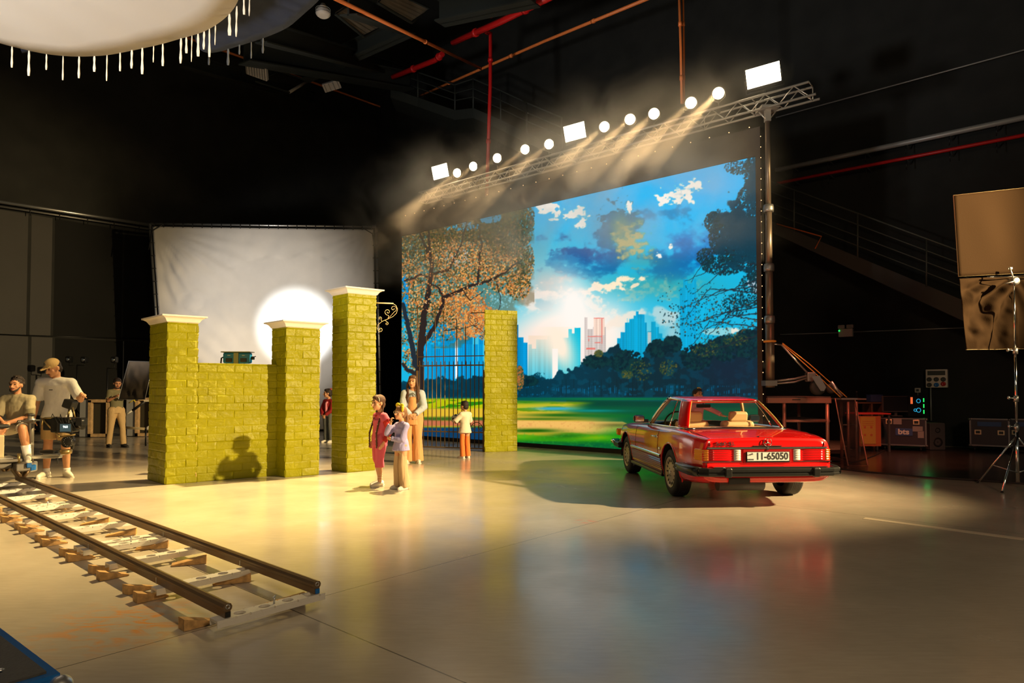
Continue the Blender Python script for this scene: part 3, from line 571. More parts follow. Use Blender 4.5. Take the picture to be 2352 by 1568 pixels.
# towers
M('tower_pipe', (.20, .15, .11), .38, .6); M('strap_orange', (.75, .35, .06), .6)
def tower():
    p = pt_on_truss(1773); r = E('lifting_tower', (p.x, p.y, 0), 0, 'tall telescopic steel tower holding up the near end of the truss', 'tower'); rr = .075
    for (z0, z1, q) in ((6.8, 4.9, .050), (4.95, 3.75, .062), (3.8, 2.75, .070), (2.8, 1.48, .082)): MB().cyl((0, 0, z1), (0, 0, z0), q, n=16).build('pipe_section', 'tower_pipe', r)
    for z in (4.92, 3.78, 2.78): MB().lathe((0, 0, z), (0, 0, 1), [(-.07, .07), (-.07, .095), (-.02, .098), (.02, .098), (.07, .09), (.07, .07)], 16).build('collar', 'dull_steel', r)
    m = MB().box((0, 0, 6.85), (.34, .34, .05)); m.box((0, 0, 6.72), (.1, .1, .22)); m.cyl((-.16, 0, 6.8), (0, 0, 6.62), .014); m.cyl((.16, 0, 6.8), (0, 0, 6.62), .014); m.build('truss_fork', 'truss_alu', r)
    MB().tube([(.10 * math.cos(a), .10 * math.sin(a), 2.36) for a in [2 * PI * k / 16 for k in range(16)]], .022, 6, True).build('strap', 'strap_orange', r)
    MB().box((-.02, 0, 1.56), (.22, .22, .1)).build('base_block', 'dull_steel', r)
    # winch brace and outrigger with wheel
    R_ = atY(1860, 862, p.y) - Vector((p.x, p.y, 0)); tp = atY(1795, 792, p.y) - Vector((p.x, p.y, 0)); m = MB().cyl((.05, -.02, tp.z + .02), tp, .014); m.cyl(tp, R_, .018); m.build('brace', 'steel', r)
    lo = MB(); lo.tube([(.05, 0, 1.60), (.45, -.02, 1.64), (R_.x - .06, -.02, 1.70)], .022, 8); lo.tube([(.05, 0, 1.55), (.45, -.02, 1.58), (R_.x - .06, -.02, 1.66)], .018, 8); lo.build('outrigger', 'dull_steel', r)
    MB().box((R_.x, -.02, 1.68), (.16, .14, .18), bev=.02).build('knuckle', 'dull_steel', r)
    c = atY(1880, 889, p.y - .15) - Vector((p.x, p.y, 0)); MB().lathe((c.x, c.y + .03, c.z), (0, 1, 0), [(-.05, .07), (-.055, .12), (-.03, .148), (.03, .148), (.055, .12), (.05, .07)], 24).build('wheel', 'rubber', r)
    MB().prism([(-.13, .20), (.02, .22), (.14, .0), (.10, -.07), (.04, -.07), (-.02, .02)], -.01, .01, Matrix.Translation((c.x - .02, c.y - .04, c.z)) @ Matrix.Rotation(PI / 2, 4, 'X')).build('wheel_fork', 'steel', r)
    e = atY(1945, 912, p.y - .1) - Vector((p.x, p.y, 0)); s0 = atY(1797, 790, p.y) - Vector((p.x, p.y, 0)); m = MB(); m.tube([s0 + Vector((0, 0, .02)), s0.lerp(e, .4) + Vector((.02, 0, .03)), e], .009, 6); m.tube([s0, s0.lerp(e, .5) - Vector((.02, 0, .02)), e - Vector((.12, 0, 0))], .009, 6); m.build('guy_strap', 'strap_orange', r)
    f = atY(1915, 887, p.y - .1) - Vector((p.x, p.y, 0)); MB().cyl(f - Vector((.05, 0, -.09)), e - Vector((.09, 0, -.02)), .03, .02).build('turnbuckle', 'steel', r)
    g_ = atY(1909, 892, p.y + .35) - Vector((p.x, p.y, 0)); MB().lathe((g_.x, g_.y, g_.z), (0, 1, 0), [(-.04, .05), (-.045, .08), (-.02, .1), (.02, .1), (.045, .08), (.04, .05)], 20).build('wheel', 'rubber', r)
    MB().box((e.x, e.y, e.z - .03), (.3, .2, .03)).build('foot_plate', 'dull_steel', r)
    return r
tower()
q = pt_on_truss(1023); r = E('lifting_tower', (q.x, q.y, 0), 0, 'thin tower pipe under the far end of the truss behind the video wall', 'tower')
MB().cyl((-SN.x * .35, -SN.y * .35, 0), (-SN.x * .35, -SN.y * .35, TZ - .28), .04).build('pipe_section', 'tower_pipe', r); MB().box((-SN.x * .2, -SN.y * .2, TZ - .29), (.3, .5, .04)).build('truss_fork', 'truss_alu', r)
# lamps
LC = (1.0, .66, .32)
M('lamp_glow', (1, .8, .5), .4, emit=(1, .74, .42), es=30); M('panel_glow', (1, .85, .6), .4, emit=(1, .84, .58), es=12)
def par(px, py, k):
    p = pt_on_truss(px); p = atY(px, py, p.y); z = TZ; ax = Vector((-.28, -.93, -.26)).normalized()
    r = E('par_lamp', p, 0, None, 'lamp'); R_ = .125
    MB().lathe((0, 0, 0), ax, [(-.30, .03), (-.28, .07), (-.12, R_ + .005), (.02, R_ + .012), (.02, R_ - .006), (-.01, R_ - .01)], 20, False).build('housing', 'black_metal', r)
    MB().lathe((0, 0, 0), ax, [(-.012, .02), (-.012, R_ - .008), (.006, R_ - .012), (.014, R_ * .6), (.018, .01)], 20).build('lens', 'lamp_glow', r)
    x, y = frame(ax); b = SU * .0; top = Vector((0, 0, 0)); zc = z - p.z
    m = MB(); m.tube([SU * -.14, SU * -.15 + Vector((0, 0, -.12)), Vector((0, 0, -.2)), SU * .15 + Vector((0, 0, -.12)), SU * .14], .009, 6); m.cyl((0, 0, -.2), (0, 0, zc), .012); m.box((0, 0, zc + .01), (.06, .06, .07)); m.build('yoke', 'black_metal', r)
    lamp('SPOT', 'par_beam', p + ax * .06, p + Vector((-.60, -.45, -.66)) * 5, 2200, LC, .05, 12, .6)
    return r
PARS = [(1050, 397), (1087, 382), (1142, 363), (1206, 343), (1261, 331), (1388, 291), (1447, 274), (1502, 261), (1587, 236), (1650, 214)]
ordn = ['just right of the far square panel', 'second from the far square panel, slightly turned away', 'third from the far square panel', 'second to the left of the middle square panel', 'directly left of the middle square panel', 'directly right of the middle square panel', 'second to the right of the middle square panel', 'third to the right of the middle square panel', 'second from the near square panel, above a dense beam', 'next to the large near square panel']
for k, (x, y) in enumerate(PARS):
    o = par(x, y, k); tag(o, 'glowing round lamp on the truss, ' + ordn[k], None, 'round lamps on the truss')
def panel(px, py, w_, h_, lab):
    p = pt_on_truss(px); p = atY(px, py, p.y); n = Vector((-.42, -.88, -.22)).normalized(); u = SU * 1.0; u = Vector((u.x, u.y, .03)).normalized(); v = n.cross(u).normalized(); v = v if v.z > 0 else -v; u = v.cross(n).normalized()
    if u.x < 0: u = -u
    T = axes(p, u, v, n); r = E('panel_lamp', (0, 0, 0), 0, lab, 'lamp', 'square panel lamps on the truss'); r.matrix_world = T
    MB().box((0, 0, -.07), (w_ + .05, h_ + .05, .12), bev=.015).build('housing', 'black_metal', r); MB().box((0, 0, 0), (w_, h_, .012)).build('diffuser', 'panel_glow', r)
    m = MB(); zc = TZ - p.z; q = T.inverted() @ Vector((p.x, p.y, TZ)); m.tube([(-w_ / 2 - .04, 0, -.07), (-w_ / 2 - .04, -h_ / 2 - .08, -.07), (w_ / 2 + .04, -h_ / 2 - .08, -.07), (w_ / 2 + .04, 0, -.07)], .012, 6); m.cyl((0, -h_ / 2 - .08, -.07), q, .014); m.build('yoke', 'black_metal', r)
    lamp('AREA', 'panel_beam', p + n * .03, p + n * 4, 3, (1, .82, .55), w_, size_y=h_).rotation_euler = (T @ Matrix.Rotation(0, 4, 'X')).to_euler() if False else (-n).to_track_quat('Z', 'Y').to_euler()
    return r
panel(1011, 394, .50, .36, 'small square panel lamp at the far end of the truss'); panel(1320, 303, .52, .36, 'square panel lamp in the middle of the truss'); panel(1753, 173, .62, .36, 'large panel lamp above the near end of the truss')
# ------------------------------------------------------------------ haze drifting under the lamps
def haze():
    m = bpy.data.materials.new('haze'); m.use_nodes = True; nt = m.node_tree; nt.nodes.clear(); N = nt.nodes.new; L = nt.links.new
    out = N('ShaderNodeOutputMaterial'); v = N('ShaderNodeVolumePrincipled'); v.inputs['Color'].default_value = (.9, .85, .75, 1); v.inputs['Anisotropy'].default_value = .35
    tc = N('ShaderNodeTexCoord'); n = N('ShaderNodeTexNoise'); n.inputs['Scale'].default_value = .75; n.inputs['Detail'].default_value = 5; n.inputs['Distortion'].default_value = .8; L(tc.outputs['Object'], n.inputs['Vector'])
    r = N('ShaderNodeMapRange'); L(n.outputs['Fac'], r.inputs[0]); r.inputs[1].default_value = .44; r.inputs[2].default_value = .72; r.inputs[3].default_value = .02; r.inputs[4].default_value = HAZE
    # fade towards the ends of the box
    sp = N('ShaderNodeSeparateXYZ'); L(tc.outputs['Generated'], sp.inputs[0]); d = None
    cur = r.outputs[0]
    for ax in range(3):
        a = N('ShaderNodeMath'); a.operation = 'SUBTRACT'; L(sp.outputs[ax], a.inputs[0]); a.inputs[1].default_value = .5
        b = N('ShaderNodeMath'); b.operation = 'ABSOLUTE'; L(a.outputs[0], b.inputs[0])
        c = N('ShaderNodeMapRange'); L(b.outputs[0], c.inputs[0]); c.inputs[1].default_value = .25; c.inputs[2].default_value = .5; c.inputs[3].default_value = 1; c.inputs[4].default_value = 0
        e = N('ShaderNodeMath'); e.operation = 'MULTIPLY'; L(cur, e.inputs[0]); L(c.outputs[0], e.inputs[1]); cur = e.outputs[0]
    L(cur, v.inputs['Density']); L(v.outputs[0], out.inputs['Volume'])
    c = (T0 + T1) / 2 - SU * .9; L_ = (T1 - T0).length
    o = MB().box((0, 0, 0), (L_ + 1.4, 3.4, 3.6)).build('haze', m); o.location = (c.x + SN.x * .9, c.y + SN.y * .9, 5.85); o.rotation_euler = (0, 0, math.atan2(SU.y, SU.x))
    tag(o, 'thin warm haze drifting in the beams under the truss lamps', 'haze', kind='stuff')
HAZE = .8
haze()
# ------------------------------------------------------------------ white backdrop on its frame, left of the video wall
M('backdrop_cloth', (.60, .57, .53), .8, bump=.15, bscale=120, var=.04, vscale=2)
def backdrop():
    TL = atY(350, 520, 22.0); TR = atY(857, 527, 22.5); BLc = atY(383, 988, 22.0); BR = atY(868, 985, 22.5)
    r = E('cloth_backdrop', (TL.x, TL.y, 0), 0, 'large white cloth backdrop laced inside a pipe frame behind the green set', 'backdrop'); o0 = Vector((TL.x, TL.y, 0))
    NX, NZ = 110, 100; s, t = np.meshgrid(np.linspace(0, 1, NX), np.linspace(0, 1, NZ)); P = []
    rad = lambda cx, ct, k, w: np.exp(-((np.hypot(s - cx, t - ct) - .0) / w) ** 2) * np.sin(np.arctan2(t - ct, s - cx + 1e-6) * k)
    D = rad(0, 1, 34, .40) * .03 + rad(1, 1, 26, .30) * .02 + .03 * np.exp(-((s) / .35) ** 2) * np.sin((t + s * 1.1 + .12 * fbm(s * 4, t * 4, 3, 9)) * 52) * (.3 + fbm(s * 5, t * 5, 3, 4)) + .05 * (fbm(s * 5 - t * 3, t * 2, 4, 6) - .5) + .03 * np.sin((s * 1.5 - t * .8) * 30) * (fbm(s * 3, t * 3, 3, 2) > .5)
    D *= np.clip(np.minimum(s, 1 - s) * 14, .15, 1) * np.clip((1 - t) * 14, .1, 1)
    for i in range(NZ):
        row = []
        for j in range(NX):
            a = BLc.lerp(BR, s[i, j]).lerp(TL.lerp(TR, s[i, j]), t[i, j]); row.append((a.x - o0.x, a.y - o0.y + D[i, j], a.z))
        P.append(row)
    c = MB().grid(P).build('cloth', 'backdrop_cloth', r, [('SOLIDIFY', dict(thickness=.006))])
    m = MB(); off = Vector((0, .03, 0)); cor = [p - o0 + off for p in (BLc, TL, TR, BR)]
    cor[0] += (cor[0] - cor[3]).normalized() * .10; cor[1] += (cor[1] - cor[2]).normalized() * .10 + Vector((0, 0, .1)); cor[2] += (cor[2] - cor[1]).normalized() * .10 + Vector((0, 0, .1)); cor[3] += (cor[3] - cor[0]).normalized() * .10
    for a, b in ((0, 1), (1, 2), (2, 3)): MB().cyl(cor[a], cor[b], .04).build('frame_pipe', 'steel', r)
    for k in range(24):
        a = cor[1].lerp(cor[2], (k + .5) / 24); m.cyl(a + Vector((0, -.05, .06)), a + Vector((.01, -.05, -.13)), .013, n=5)
    for k in range(16):
        a = cor[1].lerp(cor[0], (k + .5) / 16); m.cyl(a + Vector((-.05, -.05, 0)), a + Vector((.13, -.05, 0)), .013, n=5); a = cor[2].lerp(cor[3], (k + .5) / 16); m.cyl(a + Vector((.05, -.05, 0)), a + Vector((-.13, -.05, 0)), .013, n=5)
    m.build('lacing', 'black_paint', r)
    for c_, sx in ((cor[1], 1), (cor[2], -1)): MB().tube([c_ + Vector((0, -.05, -.9)), c_ + Vector((sx * .12, -.05, -.25)), c_ + Vector((sx * .5, -.05, -.02))], .02, 6).build('corner_rope', 'black_paint', r)
backdrop()
# ------------------------------------------------------------------ overhead silk and navy cloth
M('silk', (.80, .74, .66), .75, transl=.62, bump=.1, bscale=40); M('navy_cloth', (.005, .010, .028), .8, bump=.2, bscale=20); M('tie_cloth', (.7, .62, .48), .8)
def overhead(name, edge, z, label, mat, tie_pts, tie_len, tmat, cat, shade):
    """sheet of cloth seen from below, outline from points around it"""
    for _ in range(2):
        q_ = [edge[0]]
        for a, b in zip(edge[:-1], edge[1:]): q_ += [(a[0] * .75 + b[0] * .25, a[1] * .75 + b[1] * .25), (a[0] * .25 + b[0] * .75, a[1] * .25 + b[1] * .75)]
        edge = q_ + [edge[-1]]
    pts = [at(px, py, z) for px, py in edge]; c = Vector((sum(p.x for p in pts) / len(pts), 0, z)); r = E(name, (0, 0, 0), 0, label, cat)
    bx = [(-9.5, 3.4), (-9.5, -1.5), (1.5, -1.5)]
    if shade == 1: bx = [(pts[-1].x + .2, 2.0), (-2.5, -1.0), (-9.5, -1.0), (-9.5, pts[0].y)]
    else: bx = [(.2, 3.2), (-3.5, 3.0), (-6.5, 8.5)]
    out = pts + [Vector((a, b, z)) for a, b in bx]
    # resample the closed outline, fill with rings towards the centroid and let it sag
    seg_ = []; n = len(out)
    for i in range(n):
        a, b = out[i], out[(i + 1) % n]; k = max(1, int((b - a).length / .12))
        for j in range(k): seg_.append(a.lerp(b, j / k))
    cen = sum(seg_, Vector()) / len(seg_); R = []; K = 14
    for k in range(K + 1):
        t = 1 - k / K * .985; ring = []
        for i, p in enumerate(seg_):
            q_ = cen + (p - cen) * t; w_ = (1 - t * t); a = math.atan2(p.y - cen.y, p.x - cen.x)
            ring.append((q_.x, q_.y, z - .14 * w_ + .02 * math.sin(a * 9 + t * 3) * w_ + .03 * math.sin(a * 38) * t * t * (t < 1) * .5))
        R.append(ring)
    m = MB().rings(R, False, True); m.add(R[-1], [tuple(range(len(R[-1])))], True); m.build('cloth', mat, r, [('SOLIDIFY', dict(thickness=.008))])
    for j, (px, py) in enumerate(tie_pts):
        p = at(px, py, z); l = tie_len * (1 + .25 * math.sin(j * 2.3)); w_ = .011 + .004 * math.sin(j * 1.7); s = .012 * math.sin(j * 3.1)
        b = MB(); b.rings([[(p.x - w_ * k, p.y - .004, p.z + .02 - l * t_), (p.x + w_ * k + s * t_, p.y - .004, p.z + .02 - l * t_), (p.x + w_ * k + s * t_, p.y + .004, p.z + .02 - l * t_), (p.x - w_ * k, p.y + .004, p.z + .02 - l * t_)] for t_, k in ((0, .35), (.25, .9), (.5, .6), (.8, 1.1), (1, .7))], True)
        b.build('tie', tmat, r)
    return r
se = [(-900, -60), (-500, 20), (-120, 62), (0, 100), (40, 110), (100, 124), (160, 130), (200, 130), (250, 127), (310, 115), (370, 102), (400, 93), (430, 85), (470, 73), (505, 52), (530, 30), (547, 4), (556, -30), (560, -90), (556, -200), (540, -420)]
overhead('overhead_silk', se, 5.5, 'huge round edged white silk hung overhead with cloth ties along its rim', 'silk', [(28, 107), (67, 117), (107, 126), (145, 130), (182, 130), (217, 129), (246, 127), (276, 121), (303, 115), (327, 110), (353, 106), (374, 101), (416, 88), (428, 86), (441, 83), (455, 79), (469, 74), (481, 67), (495, 60), (527, 33), (544, 18), (560, -8), (574, -24)], .27, 'tie_cloth', 'silk', 1)
ne = [(440, 60), (452, 105), (468, 122), (500, 121), (560, 102), (605, 88), (660, 66), (695, 35), (735, 0), (760, -40), (790, -120), (800, -260)]
overhead('navy_overhead_cloth', ne, 5.9, 'dark navy cloth hung overhead behind the white silk', 'navy_cloth', [(480, 118), (524, 112), (550, 102), (577, 97), (604, 88)], .20, 'dark_grey', 'cloth', 2)
# ------------------------------------------------------------------ red two seat hardtop car
M('car_red', (.72, .004, .004), .25, coat=1.0, spec=.5); M('car_glass', (.02, .03, .03), .02, alpha=.10, spec=.6); M('tan_leather', (.50, .34, .16), .5); M('car_trim_black', (.012, .012, .012), .32)
M('rim_champagne', (.42, .37, .27), .38, .55); M('tyre', (.012, .012, .012), .65, bump=.3, bscale=60); M('seam_dark', (.02, .0, .0), .6); M('lens_red', (.42, .004, .006), .12, coat=.5, emit=(1, .02, .01), es=.06); M('lens_amber', (.40, .11, .015), .15, coat=.5, emit=(1, .25, .0), es=.12)
M('lens_white', (.55, .52, .48), .15, coat=.5); M('chrome_car', (.8, .8, .78), .08, 1.0); M('plate_white', (.62, .62, .62), .4); M('plate_ink', (.02, .02, .02), .5); M('underbody', (.02, .018, .016), .7); M('dull_red', (.30, .003, .003), .35, coat=.6)
def car():
    root = E('car', (3.02, 8.93, 0), .068, 'red vintage two seat hardtop car seen from behind, parked in front of the video wall', 'car')
    K = lambda ks: (np.array([k[0] for k in ks]), np.array([k[1] for k in ks]))
    def itp(ks, y):
        a, b = K(ks); v = 0
        for d, w_ in ((-.12, .2), (0, .6), (.12, .2)): v += w_ * np.interp(y + d, a, b)
        return float(v)
    WM = [(-1.05, .785), (-.95, .82), (-.8, .855), (-.4, .888), (0, .897), (.6, .885), (1.5, .88), (2.4, .885), (2.9, .865), (3.15, .81), (3.3, .72)]
    ZS = [(-1.05, .838), (-.9, .858), (-.5, .885), (0, .905), (.6, .905), (1.5, .895), (2.4, .865), (3.0, .805), (3.3, .72)]
    ZT = [(-1.05, .855), (-.9, .870), (-.5, .90), (0, .925), (.6, .93), (1.5, .95), (2.4, .915), (3.0, .845), (3.3, .74)]
    ZB = [(-1.05, .335), (-.9, .29), (-.6, .25), (0, .225), (2.4, .21), (3.0, .27), (3.3, .38)]
    def ctrl(y):
        w_, zs, zt, zb = itp(WM, y), itp(ZS, y), itp(ZT, y), itp(ZB, y)
        return [(0, zb), (.55 * w_, zb), (.86 * w_, zb + .005), (.955 * w_, zb + .045), (.978 * w_, .38), (.995 * w_, .50), (w_, .60), (.995 * w_, .70), (w_ - .02, zs - .08), (w_ - .045, zs - .022), (w_ - .085, zs + .002), (w_ - .17, zs + .006), (.5 * w_, zt - .004), (.25 * w_, zt), (0, zt)]
    def chaik(P):
        for _ in range(2):
            Q = [P[0]]
            for a, b in zip(P[:-1], P[1:]): Q += [(a[0] * .75 + b[0] * .25, a[1] * .75 + b[1] * .25), (a[0] * .25 + b[0] * .75, a[1] * .25 + b[1] * .75)]
            P = Q + [P[-1]]
        return P
    def bodyx(y, z):
        P = [p for p in chaik(ctrl(y))]; zmax = itp(ZS, y) - .01; xs = 0
        for a, b in zip(P[:-1], P[1:]):
            if (a[1] - z) * (b[1] - z) <= 0 and a[1] != b[1] and max(a[0], b[0]) > .5: return a[0] + (b[0] - a[0]) * (z - a[1]) / (b[1] - a[1])
        return itp(WM, y)
    ys = list(np.arange(-1.03, 3.29, .02)); Y0 = [(-1.045, .05), (-1.042, .02), (-1.034, .006)]; rows = []; WR = .372; WZ = .335
    def row(y, ins):
        P = chaik(ctrl(y)); out = []
        for (x, z) in P:
            if ins: x = x * (1 - ins / .85); z = .57 + (z - .57) * (1 - ins / .27)
            out.append([x, y, z])
        return out
    for y, i_ in Y0: rows.append(row(y, i_))
    for y in ys: rows.append(row(y, 0))
    rows += [row(3.295, .03), row(3.30, .08)]
    G = np.array(rows); full = np.concatenate([G, (G[:, ::-1] * np.array([-1, 1, 1]))[:, 1:-1]], 1); nr, nc = full.shape[:2]
    inside = np.zeros((nr, nc), bool)
    for ay in (0, 2.455):
        dy = full[..., 1] - ay; dz = full[..., 2] - WZ; d = np.hypot(dy, dz); m = (d < WR) & (np.abs(full[..., 0]) > .55); inside |= m
    F = []; keep = np.ones((nr - 1, nc), bool)
    for i in range(nr - 1):
        for j in range(nc):
            k = (j + 1) % nc; q = [(i, j), (i, k), (i + 1, k), (i + 1, j)]
            if all(inside[a] for a in q): continue
            c = sum(full[a] for a in q) / 4
            if abs(c[0]) < .66 and .06 < c[1] < 1.42 and c[2] > .7: continue
            F.append(tuple(a * nc + b for a, b in q))
    for ay in (0, 2.455):
        dy = full[..., 1] - ay; dz = full[..., 2] - WZ; d = np.hypot(dy, dz); m = (d < WR) & (np.abs(full[..., 0]) > .55) & inside
        for i, j in zip(*np.nonzero(m)):
            s = WR / max(d[i, j], .01)
            if d[i, j] < .30: continue
            y_, z_ = ay + dy[i, j] * s, WZ + dz[i, j] * s; full[i, j, 1] = y_; full[i, j, 2] = z_
            if z_ > .27: full[i, j, 0] = math.copysign(bodyx(y_, z_), full[i, j, 0])
    b = MB(); b.add(full.reshape(-1, 3).tolist(), F, True); base = 0; b.add([], []); b.f.append(tuple(range(nc))); b.sm.append(False); b.f.append(tuple(reversed(range((nr - 1) * nc, nr * nc)))); b.sm.append(False)
    body = b.build('body', 'car_red', root)
    # wheels, arches
    def arc(ay, r, s, off, a0=-18, a1=198, n=40):
        P = []
        for k in range(n + 1):
            a = math.radians(a0 + (a1 - a0) * k / n); y, z = ay + r * math.cos(a), WZ + r * math.sin(a); z = max(z, .24); P.append((s * (bodyx(y, max(z, .28)) + off), y, z))
        return P
    for s in (-1, 1):
        for ay in (0, 2.455):
            MB().tube(arc(ay, WR + .006, s, -.004), .013, 8).build('arch_lip', 'car_red', body)
            MB().grid([[(s * (.52 + .35 * i), ay + (WR - .002) * math.cos(a), WZ + (WR - .002) * math.sin(a)) for a in [math.radians(-12 + 204 * k / 30) for k in range(31)]] for i in (0, 1)] ).grid([[(s * .52, ay + q * math.cos(a), WZ + q * math.sin(a)) for a in [math.radians(-12 + 204 * k / 30) for k in range(31)]] for q in (.01, WR - .002)]).build('wheel_well', 'underbody', body)
    def wheel(x, y, s, rear=True):
        w_ = MB().lathe((x, y, .318), (s, 0, 0), [(-.10, .20), (-.102, .285), (-.088, .31), (-.06, .317), (.06, .317), (.088, .31), (.102, .285), (.108, .24), (.100, .205), (.085, .20)], 48, False).build('wheel', 'tyre', root)
        m = MB()
        for q in (-.055, -.03, -.008, .012, .034, .058): m.lathe((x + s * q, y, .318), (s, 0, 0), [(-.002, .3172), (0, .3182), (.007, .3182), (.009, .3172)], 48, False)
        m.build('tread_groove', 'black_paint', w_)
        m = MB(); m.lathe((x, y, .318), (s, 0, 0), [(.04, .198), (.096, .202), (.106, .208), (.110, .203), (.098, .190), (.092, .150), (.097, .10), (.108, .055), (.110, .02), (.110, .001)], 48, False); m.build('rim', 'rim_champagne', w_)
        h = MB()
        for k in range(15):
            a = 2 * PI * k / 15; c = Vector((x + s * .0955, y + .158 * math.cos(a), .318 + .158 * math.sin(a))); R = Matrix.Rotation(a, 3, 'X') @ Matrix.Diagonal((1, 1, 1)).to_3x3(); h.sph(c, (.006, .026, .0125), 10, 6, R)
        for k in range(5):
            a = 2 * PI * k / 5 + .3; h.sph((x + s * .106, y + .052 * math.cos(a), .318 + .052 * math.sin(a)), (.007, .009, .009), 8, 5)
        h.build('rim_slots', 'black_paint', w_)
        MB().lathe((x + s * .108, y, .318), (s, 0, 0), [(-.005, .036), (.004, .034), (.008, .02), (.008, .001)], 20).build('hub_cap', 'steel', w_)
    for s in (-1, 1):
        wheel(s * .765, 0, s); wheel(s * .755, 2.455, s)
    # side trim
    for s in (-1, 1):
        for (y0, y1) in ((.40, 2.06), (2.86, 3.1), (-.60, -.40)):
            n = 24; ring = lambda off, z: [(s * (bodyx(y0 + (y1 - y0) * k / n, z) + off), y0 + (y1 - y0) * k / n, z) for k in range(n + 1)]
            if y1 > 0: MB().grid([ring(-.004, .478), ring(.016, .482), ring(.020, .50), ring(.016, .518), ring(-.004, .522)]).build('rub_strip', 'chrome_car', root)
        P = []
        for j in range(15):
            z = .262 + j * .0148; off = .003 if j % 2 else .013
            P.append([(s * (bodyx(y0, z) + off), y0, z) for y0 in np.linspace(.41, 2.05, 20)])
        MB().grid(P, False).build('ribbed_sill', 'dull_red', root)
        MB().box((s * .83, 1.23, .235), (.10, 1.72, .05), bev=.015).build('sill_moulding', 'car_trim_black', root)
        for yy in (.53, 1.78):
            MB().tube([(s * (bodyx(yy - (.0 if z > .4 else .0), z) + .0), yy, z) for z in np.linspace(.26, itp(ZS, yy) - .03, 14)], .004, 5).build('door_seam', 'seam_dark', root)
        hx = bodyx(.66, .76); MB().tube([(s * (hx - .01), .60, .755), (s * (hx + .03), .62, .76), (s * (hx + .034), .70, .76), (s * (hx + .03), .78, .758), (s * (hx - .01), .80, .755)], .012, 8).build('door_handle', 'chrome_car', root)
        MB().sph((s * (hx - .002), .60, .76), (.012, .035, .03)).build('door_lock', 'chrome_car', root)
        MB().sph((s * (bodyx(.42, .60) + .004), .43, .60), (.012, .045, .022)).build('side_marker', 'chrome_car', root)
        # mirrors
        mr = MB().box((s * .93, 1.38, .985), (.17, .09, .115), bev=.035).build('side_mirror', 'car_trim_black', root); MB().box((s * .93, 1.332, .985), (.14, .006, .088), bev=.002).build('mirror_glass', 'chrome_car', mr); MB().box((s * .83, 1.39, .95), (.10, .05, .05)).build('mirror_foot', 'car_trim_black', mr)
    # tail: lamps
    path = [(.0, -1.05), (.20, -1.052), (.36, -1.05), (.60, -1.05), (.735, -1.047), (.775, -1.035), (.805, -1.00), (.826, -.94), (.842, -.88), (.850, -.85)]
    def along(x0=None, i0=0, i1=None, n=8):
        Q = path[i0:i1]; out = []
        for a, b_ in zip(Q[:-1], Q[1:]):
            for k in range(n): t = k / n; out.append((a[0] * (1 - t) + b_[0] * t, a[1] * (1 - t) + b_[1] * t))
        return out + [Q[-1]]
    def strip(pts, z0, z1, s, ribs, out=.012):
        P = []; n = ribs * 4
        for j in range(n + 1):
            z = z0 + (z1 - z0) * j / n; o_ = out * (.35 + .65 * abs(math.sin(PI * j / 4))) if 0 < j < n else -.01
            r_ = []
            for i, (x, y) in enumerate(pts):
                a = pts[max(0, i - 1)]; c = pts[min(len(pts) - 1, i + 1)]; dx, dy = c[0] - a[0], c[1] - a[1]; L_ = math.hypot(dx, dy); nx, ny = dy / L_, -dx / L_; oo = o_ if 0 < i < len(pts) - 1 else -.01
                r_.append((s * (x + nx * oo), y + ny * oo, z))
            P.append(r_)
        return MB().grid(P)
    for s in (-1, 1):
        tl = strip([(.42, -1.05), (.50, -1.05), (.58, -1.05), (.66, -1.05), (.715, -1.048), (.722, -1.047)], .582, .722, s, 5).build('tail_lamp', 'lens_red', root)
        strip([(.724, -1.047)] + along(None, 4, 9), .582, .722, s, 5).build('turn_lens', 'lens_amber', tl)
        strip([(.325, -1.05), (.335, -1.05), (.405, -1.05), (.418, -1.05)], .582, .722, s, 5).build('reverse_lens', 'lens_white', tl)
        MB().box((s * .56, -1.047, .573), (.48, .02, .010)).build('lamp_trim', 'chrome_car', tl)
    MB().box((0, -1.052, .736), (1.50, .022, .020), bev=.006).build('trunk_strip', 'dark_grey', root); MB().box((0, -1.060, .7475), (1.48, .012, .006)).build('trunk_strip_chrome', 'chrome_car', root)
    MB().box((0, -1.048, .642), (.60, .016, .165)).build('plate_recess', 'dull_red', root)
    pl = MB().box((0, -1.066, .630), (.54, .012, .128), bev=.004).build('licence_plate', 'car_trim_black', root); MB().box((0, -1.072, .636), (.52, .006, .105)).build('plate_face', 'plate_white', pl)
    T = Matrix.Translation((.045, -1.0765, .636)) @ Matrix.Rotation(PI / 2, 4, 'X'); text('plate_number', '11-65050', .118, T, 'plate_ink', pl, .001, .0025, .88, space=1.02)
    T = Matrix.Translation((-.222, -1.0765, .600)) @ Matrix.Rotation(PI / 2, 4, 'X'); text('plate_country', 'JORDAN', .021, T, 'plate_ink', pl, .001, .0004)
    m = MB(); ar = lambda P: m.tube([(-.222 + a, -1.0765, .662 + b_) for a, b_ in P], .0016, 4)
    ar([(.030, .014), (.030, -.006)]); ar([(.022, .014), (.018, -.002), (.010, -.004)]); ar([(.024, .018), (.020, .02)]); ar([(.012, .006), (.010, -.006), (.002, -.012)]); ar([(-.002, .004), (-.004, -.008), (-.010, -.012)]); ar([(-.012, .002), (-.014, -.010), (-.026, -.012), (-.032, -.002)]); ar([(-.022, .008), (-.020, .009)]); ar([(.008, .010), (.004, -.002)])
    m.build('plate_script', 'plate_ink', pl)
    # emblem and lettering
    em = MB(); c = Vector((.0, -1.062, .805)); R_ = .05; em.tube([c + Vector((R_ * math.cos(a), 0, R_ * math.sin(a))) for a in [2 * PI * k / 28 for k in range(28)]], .0045, 6, True)
